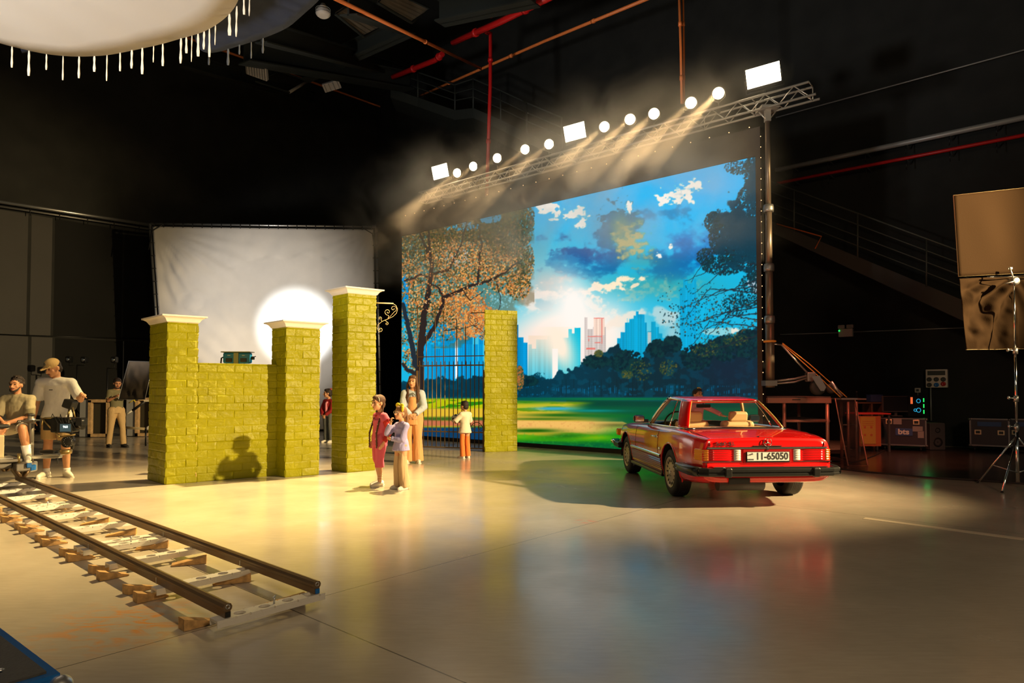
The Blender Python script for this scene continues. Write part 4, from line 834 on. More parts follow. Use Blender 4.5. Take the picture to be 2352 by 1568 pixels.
    for k in range(3):
        a = PI / 2 + 2 * PI * k / 3; p = c + Vector((R_ * math.cos(a), 0, R_ * math.sin(a))); em.cyl(c + Vector((0, -.002, 0)), p, .011, .002, 6)
    em.cyl(c - Vector((0, 0, .05)), c - Vector((0, 0, .062)), .01); em.build('star_emblem', 'chrome_car', root)
    text('model_badge', '560 SL', .062, Matrix.Translation((-.52, -1.056, .790)) @ Matrix.Rotation(PI / 2, 4, 'X'), 'chrome_car', root, .004, .0008, 1.45)
    MB().box((.0, -1.052, .760), (.36, .02, .010), bev=.003).build('trunk_grip', 'car_trim_black', root); MB().box((0, -.985, .868), (.17, .05, .016), bev=.008).build('wiper_recess', 'dull_red', root); MB().cyl((0, -1.05, .722), (0, -1.068, .722), .011).build('trunk_lock', 'chrome_car', root)
    for s in (-1, 1):
        MB().tube([(s * .71, -1.05, .755), (s * .715, -1.047, .80), (s * .70, -1.0, .848), (s * .735, -.6, .892), (s * .69, -.12, .913)], .004, 5).build('trunk_seam', 'seam_dark', root)
    # bumper
    def sweep(pts, prof, mat, name, cap=True):
        R = []
        for i, (x, y) in enumerate(pts):
            a = pts[max(0, i - 1)]; c_ = pts[min(len(pts) - 1, i + 1)]; dx, dy = c_[0] - a[0], c_[1] - a[1]; L_ = math.hypot(dx, dy); nx, ny = dy / L_, -dx / L_
            R.append([(x + nx * o_, y + ny * o_, z) for o_, z in prof(i / (len(pts) - 1))])
        return MB().rings(R, cap, False).build(name, mat, root)
    half = [(0, -1.14), (.30, -1.139), (.60, -1.132), (.76, -1.118), (.835, -1.08), (.872, -1.0), (.893, -.85), (.905, -.62), (.905, -.47)]
    full_p = [(-x, y) for x, y in reversed(half[1:])] + half
    prof = lambda t: [(-.03, 0.405), (.035, 0.408), (.048, 0.422), (.048, 0.440), (.040, 0.448), (.040, 0.456), (.052, 0.464), (.052, 0.490), (.035, 0.506), (-.03, 0.508)]
    bp = sweep(full_p, prof, 'car_trim_black', 'rear_bumper')
    for s in (-1, 1):
        MB().box((s * .54, -1.165, .457), (.085, .085, .118), bev=.02).build('bumper_guard', 'car_trim_black', bp)
        MB().tube([(s * .845, -1.08, .457), (s * .880, -1.0, .457), (s * .902, -.85, .457), (s * .915, -.6, .457), (s * .91, -.46, .457)], [.056, .062, .062, .055, .03], 10).build('bumper_end', 'car_trim_black', bp)
    MB().box((.0, -1.10, .517), (1.4, .10, .012)).build('bumper_top_trim', 'chrome_car', bp)
    sweep([(-x, 2.23 - y) for x, y in full_p], prof, 'car_trim_black', 'front_bumper'); MB().tube([(-.80, 3.32, .50), (-.93, 3.20, .49), (-.95, 3.0, .48)], [.03, .045, .02], 8).build('front_bumper_corner', 'chrome_car', root)
    for s in (-1, 1): MB().box((s * .80, 3.21, .66), (.12, .12, .13), bev=.03).build('front_turn_lamp', 'lens_amber', root)
    MB().box((0, 1.1, .25), (1.15, 2.9, .06)).build('floor_pan', 'underbody', root); MB().cyl((-.52, -.78, .27), (.06, -.78, .27), .085, n=16).build('muffler', 'dark_grey', root)
    MB().box((0, 0, .30), (1.2, .09, .09)).build('rear_axle', 'underbody', root); MB().box((-.35, -1.04, .34), (.26, .03, .07)).build('valance_cutout', 'underbody', root)
    # greenhouse
    Bp = [(0, -.18), (.34, -.165), (.63, -.15), (.715, -.04), (.745, .26), (.765, .85), (.765, 1.33), (.69, 1.50), (0, 1.70)]
    Tp = [(0, .20), (.27, .205), (.46, .24), (.52, .34), (.55, .52), (.56, .82), (.56, .98), (.50, 1.05), (0, 1.13)]
    ZTs = [1.285, 1.285, 1.285, 1.29, 1.30, 1.315, 1.32, 1.308, 1.308]; ZBs = [.922, .919, .912, .910, .910, .905, .90, .92, .95]
    def crv(Pt, u, z=False):
        i = min(int(u), 7); t = u - i; a = Pt[max(0, i - 1)]; b_ = Pt[i]; c_ = Pt[i + 1]; d = Pt[min(8, i + 2)]
        f = lambda p, q, r_, s_: .5 * (2 * q + (r_ - p) * t + (2 * p - 5 * q + 4 * r_ - s_) * t * t + (3 * q - p - 3 * r_ + s_) * t ** 3)
        if z: return f(a, b_, c_, d)
        if i == 0: a = (-Pt[1][0], Pt[1][1])
        if i == 7: d = (-Pt[7][0], Pt[7][1])
        return f(a[0], b_[0], c_[0], d[0]), f(a[1], b_[1], c_[1], d[1])
    def GH(u, t, off=0.0):
        s = 1 if u >= 0 else -1; u = abs(u); b_ = crv(Bp, u); tp = crv(Tp, u); zb = crv(ZBs, u, True); bul = .018 * math.sin(PI * t)
        x, y = b_[0] * (1 - t) + tp[0] * t, b_[1] * (1 - t) + tp[1] * t
        n = Vector((x, y - .7, .3)).normalized() * (bul + off); return Vector((s * (x + n.x), y + n.y, zb * (1 - t) + crv(ZTs, u, True) * t + n.z * .5))
    def patch(u0, u1, t0, t1, off=0.0, nu=16, nt=8, sk=0.0, sk1=0.0):
        return MB().grid([[GH(u0 + (u1 - u0) * i / nu + (sk + (sk1 - sk) * i / nu) * j / nt, t0 + (t1 - t0) * j / nt, off) for i in range(nu + 1)] for j in range(nt + 1)])
    th = [('SOLIDIFY', dict(thickness=.02, offset=-1))]
    ht = E('hardtop', (0, 0, 0)); ht.parent = root
    for s in (-1, 1):
        patch(s * 2.12, s * 3.35, 0, 1, 0, 18, 10, s * -.0, s * .25).build('rear_pillar', 'car_red', ht, th)
        MB().tube([GH(s * 6.05, t, 0) for t in (0, .25, .5, .75, 1)], .022, 8).build('windscreen_pillar', 'chrome_car', ht); MB().tube([GH(s * 6.02, t, -.03) for t in (0, .25, .5, .75, 1)], .022, 8).build('inner_pillar', 'tan_leather', ht)
        MB().tube([GH(s * (3.40 + .25 * t), t, 0) for t in np.linspace(.02, .98, 6)], .009, 6).build('window_trim', 'chrome_car', ht); MB().tube([GH(s * (4.25 - .05 * t), t, 0) for t in np.linspace(.02, .96, 6)], .009, 6).build('window_divider', 'chrome_car', ht)
        patch(s * 3.40, s * 5.98, .03, .95, -.006, 16, 8, s * .0, s * .0).build('side_window', 'car_glass', ht)
        MB().tube([GH(s * (3.3 + 2.7 * k / 16), .97, .004) for k in range(17)], .012, 6).build('roof_gutter', 'chrome_car', ht)
    R = []
    U_ = np.linspace(-8, 8, 97)[:-1]
    for k, (t, zz) in enumerate(((1.0, 0), (.97, .012), (.92, .020), (.8, .024), (.6, .024), (.3, .026), (.02, .028))):
        ring = []
        for u in U_:
            p = GH(u, 1.0); c_ = Vector((0, .66, 1.30)); q_ = c_ + (p - c_) * t; ring.append((q_.x, q_.y, p.z * t + 1.318 * (1 - t) - .006 + zz))
        R.append(ring)
    m = MB().rings([[(p[0] * .96, p[1] * .98 + .015, p[2] - .025) for p in R[0]]] + R, True, True); m.build('roof', 'car_red', ht)
    MB().tube([(GH(s_ * 2.2, 1).x, .45, 1.272) if False else GH(u, .985, .006) for u in np.linspace(-2.15, 2.15, 30) for s_ in (1,)], .011, 6).build('rear_window_trim', 'chrome_car', ht)
    for s in (-1, 1): MB().tube([GH(s * 2.15, t, .004) for t in np.linspace(.02, .98, 8)], .012, 6).build('rear_window_side_trim', 'gold_paint', ht)
    patch(-2.12, 2.12, .05, .96, -.004, 40, 8).build('rear_window', 'car_glass', ht); patch(6.2, 8, .03, .97, 0, 16, 8).build('windscreen', 'car_glass', ht); patch(-6.2, -8, .03, .97, 0, 16, 8).build('windscreen', 'car_glass', ht)
    MB().tube([GH(u, 0, .012) + Vector((0, 0, .004)) for u in np.linspace(-6, 6, 90)], .013, 6).build('belt_trim', 'chrome_car', ht); MB().tube([GH(u, 0, .03) - Vector((0, 0, .012)) for u in np.linspace(-6, 6, 90)], .010, 6).build('belt_seal', 'car_trim_black', ht)
    # interior
    m = MB().box((0, .22, .895), (1.30, .74, .02)); m.build('parcel_shelf', 'tan_leather', root); MB().box((0, .80, .45), (1.36, 1.3, .04)).build('cabin_floor', 'underbody', root)
    for s in (-1, 1): MB().box((s * .70, .85, .70), (.03, 1.3, .42)).build('door_card', 'tan_leather', root)
    MB().box((0, 1.52, .86), (1.36, .22, .14), bev=.04).build('dashboard', 'car_trim_black', root)
    for s in (-1, 1):
        st = MB().box((s * .34, .66, .76), (.48, .14, .46), Matrix.Rotation(.18, 3, 'X'), .05).build('seat', 'tan_leather', root); MB().box((s * .34, .60, 1.045), (.27, .09, .155), Matrix.Rotation(.15, 3, 'X'), .035).build('headrest', 'tan_leather', st); MB().box((s * .34, .95, .55), (.48, .52, .14), bev=.05).build('seat_cushion', 'tan_leather', st)
    c_ = Vector((-.36, 1.28, .93)); ax = Matrix.Rotation(-1.15, 3, 'X'); MB().tube([c_ + ax @ Vector((.185 * math.cos(a), .185 * math.sin(a), 0)) for a in [2 * PI * k / 24 for k in range(24)]], .014, 6, True).cyl(c_, c_ + Vector((0, .2, -.06)), .05).box(c_, (.34, .04, .03)).build('steering_wheel', 'car_trim_black', root)
    MB().box((0.0, 1.08, 1.19), (.22, .03, .055), bev=.01).cyl((0, 1.08, 1.2), (0, 1.10, 1.25), .006).build('rear_view_mirror', 'car_trim_black', root)
    return root
CAR = car()
# ------------------------------------------------------------------ people
M('skin', (.60, .30, .16), .5, var=.05, vscale=20); M('skin_tan', (.48, .22, .11), .5, var=.05, vscale=20)
M('hair_dark', (.025, .014, .010), .55, bump=.8, bscale=120); M('hair_brown', (.085, .035, .015), .5, bump=.8, bscale=120); M('hair_light', (.22, .10, .04), .5, bump=.8, bscale=120)
M('eye_dark', (.01, .008, .006), .2); M('lips', (.45, .12, .09), .5)
for n_, c_ in dict(cloth_pink=(.62, .10, .16), cloth_red=(.50, .03, .02), cloth_darkred=(.30, .012, .015), cloth_rose=(.75, .25, .30), cloth_lilac=(.33, .30, .55), cloth_tan=(.52, .36, .20), cloth_peach=(.70, .33, .13), cloth_pale=(.44, .49, .56), cloth_cream=(.72, .64, .48), cloth_orange=(.72, .19, .035), cloth_grey=(.12, .125, .11), cloth_white=(.72, .70, .68), cloth_khaki=(.52, .35, .16), cloth_olive=(.17, .15, .075), cloth_sage=(.32, .27, .16), shoe_white=(.75, .70, .58), shoe_dark=(.03, .028, .025), bow_yellow=(.80, .62, .02), bow_pink=(.75, .15, .18), cap_tan=(.62, .42, .18), sock_white=(.8, .78, .72)).items(): M(n_, c_, .8, bump=.15, bscale=200)
def bump_mesh(o, amp, sx, sz, seed):
    me = o.data; n = len(me.vertices); co = np.empty(n * 3, np.float32); me.vertices.foreach_get('co', co); no = np.empty(n * 3, np.float32); me.vertices.foreach_get('normal', no)
    co = co.reshape(-1, 3); no = no.reshape(-1, 3); a = fbm((co[:, 0] + co[:, 1] * .8) * sx + 40, (co[:, 2] + co[:, 0] * .25) * sz + 40, 4, seed) - .5
    co += no * (a * amp)[:, None]; me.vertices.foreach_set('co', co.ravel()); me.update()
def rem(name, mb, mat, parent, vox=.008, sm=5, amp=0, sx=9, sz=9, seed=1):
    o = mb.build(name, mat, parent, [('REMESH', dict(mode='VOXEL', voxel_size=vox)), ('SMOOTH', dict(factor=.5, iterations=sm))]); p = o.parent; o.parent = None; baked(o); o.parent = p
    me = o.data; me.polygons.foreach_set('use_smooth', [True] * len(me.polygons))
    if not me.materials: me.materials.append(MATS[mat])
    if amp: bump_mesh(o, amp, sx, sz, seed)
    return o
V = Vector
class PM(MB):
    def chain(s, pts, end=True, n=14):
        for (p, r), (q, t) in zip(pts[:-1], pts[1:]): s.cyl(p, q, r, t, n)
        for (p, r) in (pts if end else pts[:-1]): s.sph(p, r, n, 8)
        return s
    def loft(s, rg, n=22, z_axis=True):
        R = []
        for c, rx, ry in rg:
            R.append([V(c) + V((rx * math.cos(2 * PI * k / n), ry * math.sin(2 * PI * k / n), 0)) for k in range(n)])
        return s.rings(R, True, True)
def ik(a, b, l1, l2, pole):
    a, b, pole = V(a), V(b), V(pole); d = b - a; L_ = min(d.length, (l1 + l2) * .999); d.normalize(); x = (l1 * l1 - l2 * l2 + L_ * L_) / (2 * L_); h = math.sqrt(max(0, l1 * l1 - x * x))
    pl = pole - d * pole.dot(d); pl.normalize(); return a + d * x + pl * h, a + d * L_
def hand(m, w, d, n, s, curl=.5, side=1):
    """five fingers growing from a palm: w wrist, d pointing direction, n palm normal, s hand length"""
    d = V(d).normalized(); n = V(n); n = (n - d * n.dot(d)).normalized(); t = d.cross(n) * side
    pc = w + d * s * .27; m.chain([(w, s * .145), (w + d * s * .12, s * .15)])
    for o_ in (-.17, -.06, .06, .17): m.cyl(w + d * s * .06 + t * o_ * s * .6, w + d * s * .47 + t * o_ * s, s * .095, s * .08, 8)
    for k, (o_, l) in enumerate(((-.19, .36), (-.065, .46), (.065, .50), (.19, .44))):
        b = w + d * s * .47 + t * o_ * s; dd = d; p = b
        for j, f in enumerate((.42, .32, .26)):
            dd = (Matrix.Rotation(curl * (.55 + .35 * j), 3, d.cross(n)) @ dd) if False else (dd * math.cos(curl * (.5 + .2 * j)) + (n - dd * n.dot(dd)).normalized() * math.sin(curl * (.5 + .2 * j)))
            q = p + dd * l * f * s; m.cyl(p, q, s * .048, s * .042, 7); m.sph(q, s * .044, 7, 5); p = q
    b = w + d * s * .14 + t * .17 * s; q = b + (d * .55 + t * .62 + n * .35).normalized() * s * .24; e = q + (d * .8 + t * .1 + n * .45).normalized() * s * .17
    m.chain([(b, s * .065), (q, s * .052), (e, s * .045)], n=7)
def person(px, py, h, face, label, pose, child=False, skin='skin', vox=None):
    """pose: dict of joints in fractions of h, local axes: +Y is the way the body faces, +X its right-hand side"""
    base = pose['at'] if 'at' in pose else at(px, py); rz = math.atan2(-face[0], face[1]); r = E('person', base, rz, label, 'person'); H = h
    hs = 1.28 if child else 1.08; P = dict(pel=(0, 0, .53), chest=(0, .0, .71), neck=(0, -.006, .815 if not child else .785), hipw=.052, shw=.090 if not child else .086, kneeL=(-.055, .01, .285), kneeR=(.055, .01, .285), ankL=(-.058, -.012, .045), ankR=(.058, -.012, .045), footL=(-.15, 1), footR=(.15, 1), elL=None, elR=None, wrL=(-.15, .02, .47), wrR=(.15, .02, .47), hyaw=0, hpitch=0, hroll=0, lean=0)
    P.update(pose); S = lambda p: V(p) * H
    pel, ch, nk = S(P['pel']), S(P['chest']), S(P['neck']); hd = hs * H
    Rh = Matrix.Rotation(P['hyaw'], 3, 'Z') @ Matrix.Rotation(P['hroll'], 3, 'Y') @ Matrix.Rotation(-P['hpitch'], 3, 'X')
    hc = nk + V((0, .012 * H, .058 * hd)) + Rh @ V((0, .012, .028)) * hd; HP = lambda x, y, z: hc + Rh @ (V((x, y, z)) * hd)
    m = PM(); v = vox or .0065
    # head
    m.sph(HP(0, -.006, .012), (.0425 * hd, .052 * hd, .050 * hd), 20, 14, Rh); m.sph(HP(0, .012, -.022), (.034 * hd, .037 * hd, .041 * hd), 18, 12, Rh); m.sph(HP(0, .034, -.052), (.014 * hd, .012 * hd, .011 * hd), 10, 8, Rh)
    m.chain([(HP(0, .044, .006), .0055 * hd), (HP(0, .0575, -.018), .0085 * hd)], n=8); m.sph(HP(0, .049, -.021), (.0115 * hd, .008 * hd, .006 * hd), 8, 6, Rh)
    for s in (-1, 1): m.sph(HP(s * .043, -.006, -.006), (.006 * hd, .011 * hd, .017 * hd), 8, 6, Rh); m.sph(HP(s * .022, .030, -.014), (.015 * hd, .012 * hd, .014 * hd), 8, 6, Rh)
    m.sph(HP(0, .040, .018), (.030 * hd, .010 * hd, .008 * hd), 10, 6, Rh)
    m.chain([(HP(0, -.016, -.03), .027 * H * (hs ** .5)), (nk, .030 * H), (nk - V((0, 0, .03 * H)), .038 * H)])
    # trunk
    shw = P['shw'] * H; sh = {s: nk + V((s * shw, 0, -.040 * H)) for s in (-1, 1)}; hip = {s: pel + V((s * P['hipw'] * H, 0, -.015 * H)) for s in (-1, 1)}
    tr = [(pel - V((0, 0, .03 * H)), .074 * H, .056 * H), (pel + V((0, 0, .02 * H)), .078 * H, .056 * H), ((pel + ch) * .5, .064 * H, .047 * H), (ch, .076 * H, .055 * H), (nk - V((0, 0, .058 * H)), .072 * H, .046 * H), (nk - V((0, 0, .008 * H)), .05 * H, .036 * H)]
    m.loft(tr); m.chain([(sh[-1], .034 * H), (nk - V((0, 0, .02 * H)), .04 * H), (sh[1], .034 * H)])
    A = {}
    for s, k in ((-1, 'L'), (1, 'R')):
        w_ = S(P['wr' + k]); pole = P.get('pole' + k, (s * .5, -1, -.2)); el, w_ = ik(sh[s], w_, .168 * H, .145 * H, pole); A[k] = (sh[s], el, w_); fat = P.get('fat', 1)
        m.chain([(sh[s], .031 * H * fat), (sh[s].lerp(el, .5), .026 * H * fat), (el, .0215 * H * fat), (el.lerp(w_, .35), .0225 * H * fat), (w_, .0145 * H * fat)])
        hd_ = P.get('hd' + k) or (w_ - el); hand(m, w_, hd_, P.get('hn' + k, (-s, .3, 0)), .098 * H * (1 if not child else .95), P.get('cu' + k, .5), -s if 'hf' + k not in P else s)
        kn, an = S(P['knee' + k]), S(P['ank' + k]); A['l' + k] = (hip[s], kn, an); fx, fy = P['foot' + k]
        m.chain([(hip[s], .052 * H * fat), (hip[s].lerp(kn, .5), .044 * H * fat), (kn, .031 * H * fat), (kn.lerp(an, .3), .032 * H * fat), (an, .019 * H * fat)])
        f = V((fx, fy, 0)).normalized(); m.chain([(an - V((0, 0, .012 * H)), .02 * H), (an + f * .07 * H - V((0, 0, .026 * H)), .018 * H)]); A['f' + k] = f
    rem('body', m, skin, r, v, 3)
    b = r.children[0]
    for s in (-1, 1):
        MB().sph(HP(s * .0175, .0445, .003), (.0085 * hd, .004 * hd, .0042 * hd), 8, 6, Rh).build('eye', 'eye_dark', b)
        MB().tube([HP(s * .009, .0505, .017), HP(s * .019, .0495, .020), HP(s * .029, .043, .016)], .0022 * hd, 5).build('eyebrow', 'hair_dark', b)
    MB().sph(HP(0, .0475, -.036), (.0125 * hd, .005 * hd, .0042 * hd), 8, 6, Rh).build('mouth', 'lips', b)
    return dict(r=r, H=H, hd=hd, HP=HP, Rh=Rh, A=A, pel=pel, ch=ch, nk=nk, sh=sh, hip=hip, b=b, tr=tr, P=P, S=S)
def hair_cap(d, mat, extra=(), amp=.006, big=1.0, front=0.0, low=0.0):
    hd, HP, Rh = d['hd'], d['HP'], d['Rh']; m = PM(); m.sph(HP(0, -.013, .020 + low), (.0475 * hd * big, .055 * hd * big, .0505 * hd * big), 20, 14, Rh); m.sph(HP(0, -.030, -.012), (.040 * hd * big, .034 * hd * big, .042 * hd), 14, 10, Rh)
    m.sph(HP(0, .010 + front, .045), (.038 * hd * big, .036 * hd * big, .022 * hd * big), 14, 8, Rh)
    for pts in extra: m.chain(pts)
    return rem('hair', m, mat, d['r'], .0055, 2, amp, 60, 25, 3)
def torso(m, d, g, z0, z1=.0, wide=1.0, flare=0.0):
    """shirt trunk, g = slack in metres, from z0 (fraction of H) up to the neck"""
    H = d['H']; pel, ch, nk = d['pel'], d['ch'], d['nk']; b = V((pel.x, pel.y, z0 * H)) if d['P'].get('axis') is None else pel
    m.loft([(b, (.082 * wide + flare) * H + g, (.062 + flare) * H + g), (pel.lerp(ch, .35), .071 * H * wide + g, .055 * H + g), (ch, .079 * H * wide + g, .059 * H + g), (nk - V((0, 0, .060 * H)), .070 * H * wide + g, .048 * H + g), (nk - V((0, 0, .008 * H)), .050 * H + g, .034 * H + g)])
    m.chain([(d['sh'][-1], .035 * H + g), (nk - V((0, 0, .034 * H)), .040 * H + g), (d['sh'][1], .035 * H + g)]); return m
def sleeve(m, d, k, g, t=1.0, cuff=None, puff=0.0):
    """t: 0..1 upper arm, 1..2 forearm"""
    H = d['H']; s, e, w_ = d['A'][k]
    if t <= 1: q = s.lerp(e, t); m.chain([(s, .034 * H + g), (q, .029 * H + g + (cuff or 0))], end=False)
    else: q = e.lerp(w_, t - 1); m.chain([(s, .032 * H + g + puff * .4), (s.lerp(e, .55), .029 * H + g + puff), (e, .026 * H + g + puff * .6), (q, (.0225 * H + g) if cuff is None else cuff)], end=False)
    return m
def trousers(m, d, g, hem, r_hem, r_knee=None, top=.0, under=0.0):
    hr = .058 if not under else .038
    H = d['H'] ; pel = d['pel'] - V((0, 0, under * H)); m.loft([(pel - V((0, 0, .05 * H)), .086 * H + g, .066 * H + g), (pel + V((0, 0, .0)), .088 * H + g, .066 * H + g), (pel + V((0, 0, .045 * H + top)), .078 * H + g, .058 * H + g)])
    for k in 'LR':
        h, kn, an = d['A']['l' + k]; q = V((an.x, an.y, hem * H)) if hem < .25 else kn.lerp(an, 0) ; 
        if hem >= .25: q = h.lerp(kn, (1 - hem)); m.chain([(h, .058 * H + g), (q, r_hem)], end=False)
        else: m.chain([(h, hr * H + g), (kn, r_knee or (.038 * H + g)), (kn.lerp(q, .5), ((r_knee or .038 * H) + r_hem) / 2), (q, r_hem)], end=False)
    return m
def shoes(d, mat, sole='shoe_white', ln=.145, ht=.034):
    H = d['H']
    for k in 'LR':
        an = d['A']['l' + k][2]; f = d['A']['f' + k]; z0 = an.z - .045 * H; up = V((0, 0, 1)); c = V((an.x, an.y, z0)); m = PM()
        m.chain([(c - f * .018 * H + up * ht * .75 * H, .026 * H), (c + f * .02 * H + up * .028 * H, .027 * H), (c + f * .06 * H + up * .022 * H, .0245 * H), (c + f * (ln - .045) * H + up * .016 * H, .0175 * H)])
        for i, p in enumerate(m.v): m.v[i] = (p[0], p[1], max(p[2], z0 + .004))
        o = rem('shoe', m, mat, d['r'], .006, 3); s_ = PM(); s_.loft([(c + f * .04 * H + up * .001, .0, .0)], 4) if False else None
        q = MB(); side = V((-f.y, f.x, 0)); out = [(-.045, .012), (-.03, .026), (0, .029), (.04, .030), (.07, .031), (ln - .045, .024), (ln - .03, .010)]
        ring = [c + f * a * H + side * b_ * H for a, b_ in out] + [c + f * a * H - side * b_ * H for a, b_ in reversed(out)]
        q.rings([[p + up * .001 for p in ring], [p + up * .012 for p in ring]], True); q.build('sole', sole, o)
def braid(d, pts, r, beads=True):
    m = PM(); N = 40; P = [V(p) for p in pts]; q = []
    for i in range(N):
        t = i / (N - 1) * (len(P) - 1); j = min(int(t), len(P) - 2); q.append(P[j].lerp(P[j + 1], t - j))
    for i, p in enumerate(q):
        s = 1 if i % 2 else -1; m.sph(p + V((s * r * .28, 0, 0)), (r * .80, r * .78, r * 1.25), 8, 6)
    o = rem('braid', m, 'hair_brown', d['r'], .005, 1)
    if beads:
        for i in (8, 15, 21, 27, 33): MB().sph(q[i] + V((0, r * .9, 0)), .007, 6, 4).build('bead', 'cloth_cream', o)
def seg_ball(m, a, b, r): m.chain([(a, r), (b, r)])
# --- pink girl with braids
d = person(872, 1115, 1.39, (-.80, -.60), 'girl in pink jumpsuit over red long sleeves with two long braids, arms down', dict(hyaw=.08, wrL=(-.155, .03, .475), wrR=(.155, .01, .47), hpitch=.06, footL=(-.25, 1), footR=(.1, 1), ankL=(-.062, .03, .045), ankR=(.05, -.03, .045), kneeL=(-.058, .03, .285), cuL=.35, cuR=.35), True)
H = d['H']; m = torso(PM(), d, .006, .52); sleeve(m, d, 'L', .006, 1.93); sleeve(m, d, 'R', .006, 1.93); rem('red_shirt', m, 'cloth_red', d['r'], .008, 3, .008)
m = torso(PM(), d, .014, .50, wide=1.02, flare=.006); m.loft([(d['pel'] + V((0, 0, -.10 * H)), .100 * H, .082 * H), (d['pel'] + V((0, 0, .06 * H)), .094 * H, .072 * H), (d['ch'], .096 * H, .072 * H)]); trousers(m, d, .018, .205, .068, .062)
for k in 'LR': sleeve(m, d, k, .020, .30, .014)
rem('jumpsuit', m, 'cloth_pink', d['r'], .008, 3, .016, 14, 4); shoes(d, 'shoe_white'); hd, HP = d['hd'], d['HP']; hair_cap(d, 'hair_brown')
for s in (-1, 1): braid(d, [HP(s * .034, -.030, -.015), HP(s * .042, -.012, -.07), d['nk'] + V((s * .075 * H, .055 * H, -.10 * H)), d['nk'] + V((s * .085 * H, .088 * H, -.22 * H)), d['nk'] + V((s * .088 * H, .085 * H, -.36 * H))], .017)
m = MB(); m.tube([HP(.046 * math.cos(a), .014, .012 + .054 * math.sin(a)) for a in [PI * k / 12 for k in range(13)]], .005, 6).build('hair_band', 'cloth_cream', d['r'])
for k in 'LR':
    an = d['A']['l' + k][2]; m = MB()
    for z in (.03, .055, .08): m.tube([an + V((.023 * H * math.cos(a), .023 * H * math.sin(a), z * H)) for a in [2 * PI * q / 12 for q in range(12)]], .003, 5, True)
    m.build('ankle_strap', 'cloth_cream', d['r'])
rem('collar', PM().chain([(d['nk'] + V((-.045 * H, .03 * H, -.02 * H)), .012), (d['nk'] + V((0, .055 * H, -.035 * H)), .014), (d['nk'] + V((.045 * H, .03 * H, -.02 * H)), .012)]), 'cloth_red', d['r'], .005, 2)
# --- girl in lilac blouse
d = person(921, 1122, 1.225, (-.72, -.69), 'girl in lilac blouse and tan trousers with yellow hair bow, hand raised to her mouth', dict(hyaw=.05, wrL=(.02, .135, .60), poleL=(-.7, -.1, -.8), hdL=(1, .15, .1), hnL=(0, -1, .1), wrR=(.03, .125, .785), poleR=(.5, .2, -1), hdR=(-.3, .1, 1), hnR=(-.3, -1, 0), cuR=1.1, cuL=.5, hpitch=-.12, footL=(-.2, 1), footR=(.2, 1)), True)
H = d['H']; m = torso(PM(), d, .016, .455, flare=.026); sleeve(m, d, 'L', .008, 1.93, None, .006); sleeve(m, d, 'R', .008, 1.85, None, .006); rem('blouse', m, 'cloth_lilac', d['r'], .008, 3, .022, 16, 9, 4)
m = trousers(PM(), d, .002, .03, .078, .062, under=.05); rem('trousers', m, 'cloth_tan', d['r'], .008, 3, .020, 18, 4, 5); shoes(d, 'shoe_white'); hd, HP = d['hd'], d['HP']
hair_cap(d, 'hair_light', [[(HP(0, -.055, .02), .018), (HP(0, -.085, -.02), .024), (HP(0, -.090, -.07), .022), (HP(0, -.08, -.12), .010)]])
m = MB(); m.tube([HP(.049 * math.cos(a), .016, .010 + .060 * math.sin(a)) for a in [PI * k / 12 for k in range(13)]], .007, 6); m.build('hair_band', 'bow_yellow', d['r'])
m = PM(); m.sph(HP(-.030, .012, .068), (.034 * hd, .012 * hd, .022 * hd), 10, 8); m.sph(HP(.03, .012, .074), (.036 * hd, .012 * hd, .022 * hd), 10, 8); m.sph(HP(0, .012, .070), (.012 * hd, .014 * hd, .012 * hd)); m.sph(HP(-.055, .02, .04), (.014 * hd, .010 * hd, .028 * hd)); rem('hair_bow', m, 'bow_yellow', d['r'], .006, 1)
M('clear_frame', (.8, .75, .65), .2)
m = MB()
for s in (-1, 1): m.tube([HP(s * .0185 + .0135 * math.cos(a), .052, .003 + .0115 * math.sin(a)) for a in [2 * PI * k / 14 for k in range(14)]], .0016, 5, True); m.tube([HP(s * .032, .050, .005), HP(s * .045, .02, .004), HP(s * .045, -.004, .002)], .0016, 5)
m.tube([HP(-.005, .054, .004), HP(.005, .054, .004)], .0016, 5); m.build('eyeglasses', 'clear_frame', d['r'])
# --- woman in peach dungarees
d = person(948, 1063, 1.755, (.10, -1), 'woman in peach dungarees and pale blue blouse, hands joined in front of her', dict(hyaw=-.25, wrL=(-.03, .135, .545), wrR=(.02, .14, .535), poleL=(-1, -.35, 0), poleR=(1, -.35, 0), hdL=(.75, .25, -.4), hdR=(-.75, .25, -.3), hnL=(0, -1, 0), hnR=(0, -1, 0), cuL=.7, cuR=.7), False, 'skin')
H = d['H']; m = torso(PM(), d, .010, .55); sleeve(m, d, 'L', .014, 1.92, None, .014); sleeve(m, d, 'R', .014, 1.92, None, .014); rem('blouse', m, 'cloth_pale', d['r'], .009, 3, .020, 12, 7, 6)
m = trousers(PM(), d, .012, .025, .115, .085); m.loft([(d['pel'] - V((0, 0, .10 * H)), .098 * H, .078 * H), (d['pel'], .092 * H, .070 * H), (d['pel'] + V((0, 0, .075 * H)), .077 * H, .060 * H)]); m.loft([(d['pel'] + V((0, .012, .05 * H)), .066 * H, .066 * H), (d['ch'] + V((0, .012, 0)), .062 * H, .069 * H), (d['nk'] + V((0, .012, -.075 * H)), .055 * H, .060 * H)])
for s in (-1, 1): m.chain([(d['nk'] + V((s * .05 * H, .045 * H, -.08 * H)), .014), (d['nk'] + V((s * .056 * H, .008, .006)), .012)])
rem('dungarees', m, 'cloth_peach', d['r'], .009, 3, .022, 14, 4, 8); shoes(d, 'shoe_white'); hd, HP = d['hd'], d['HP']
ex = []
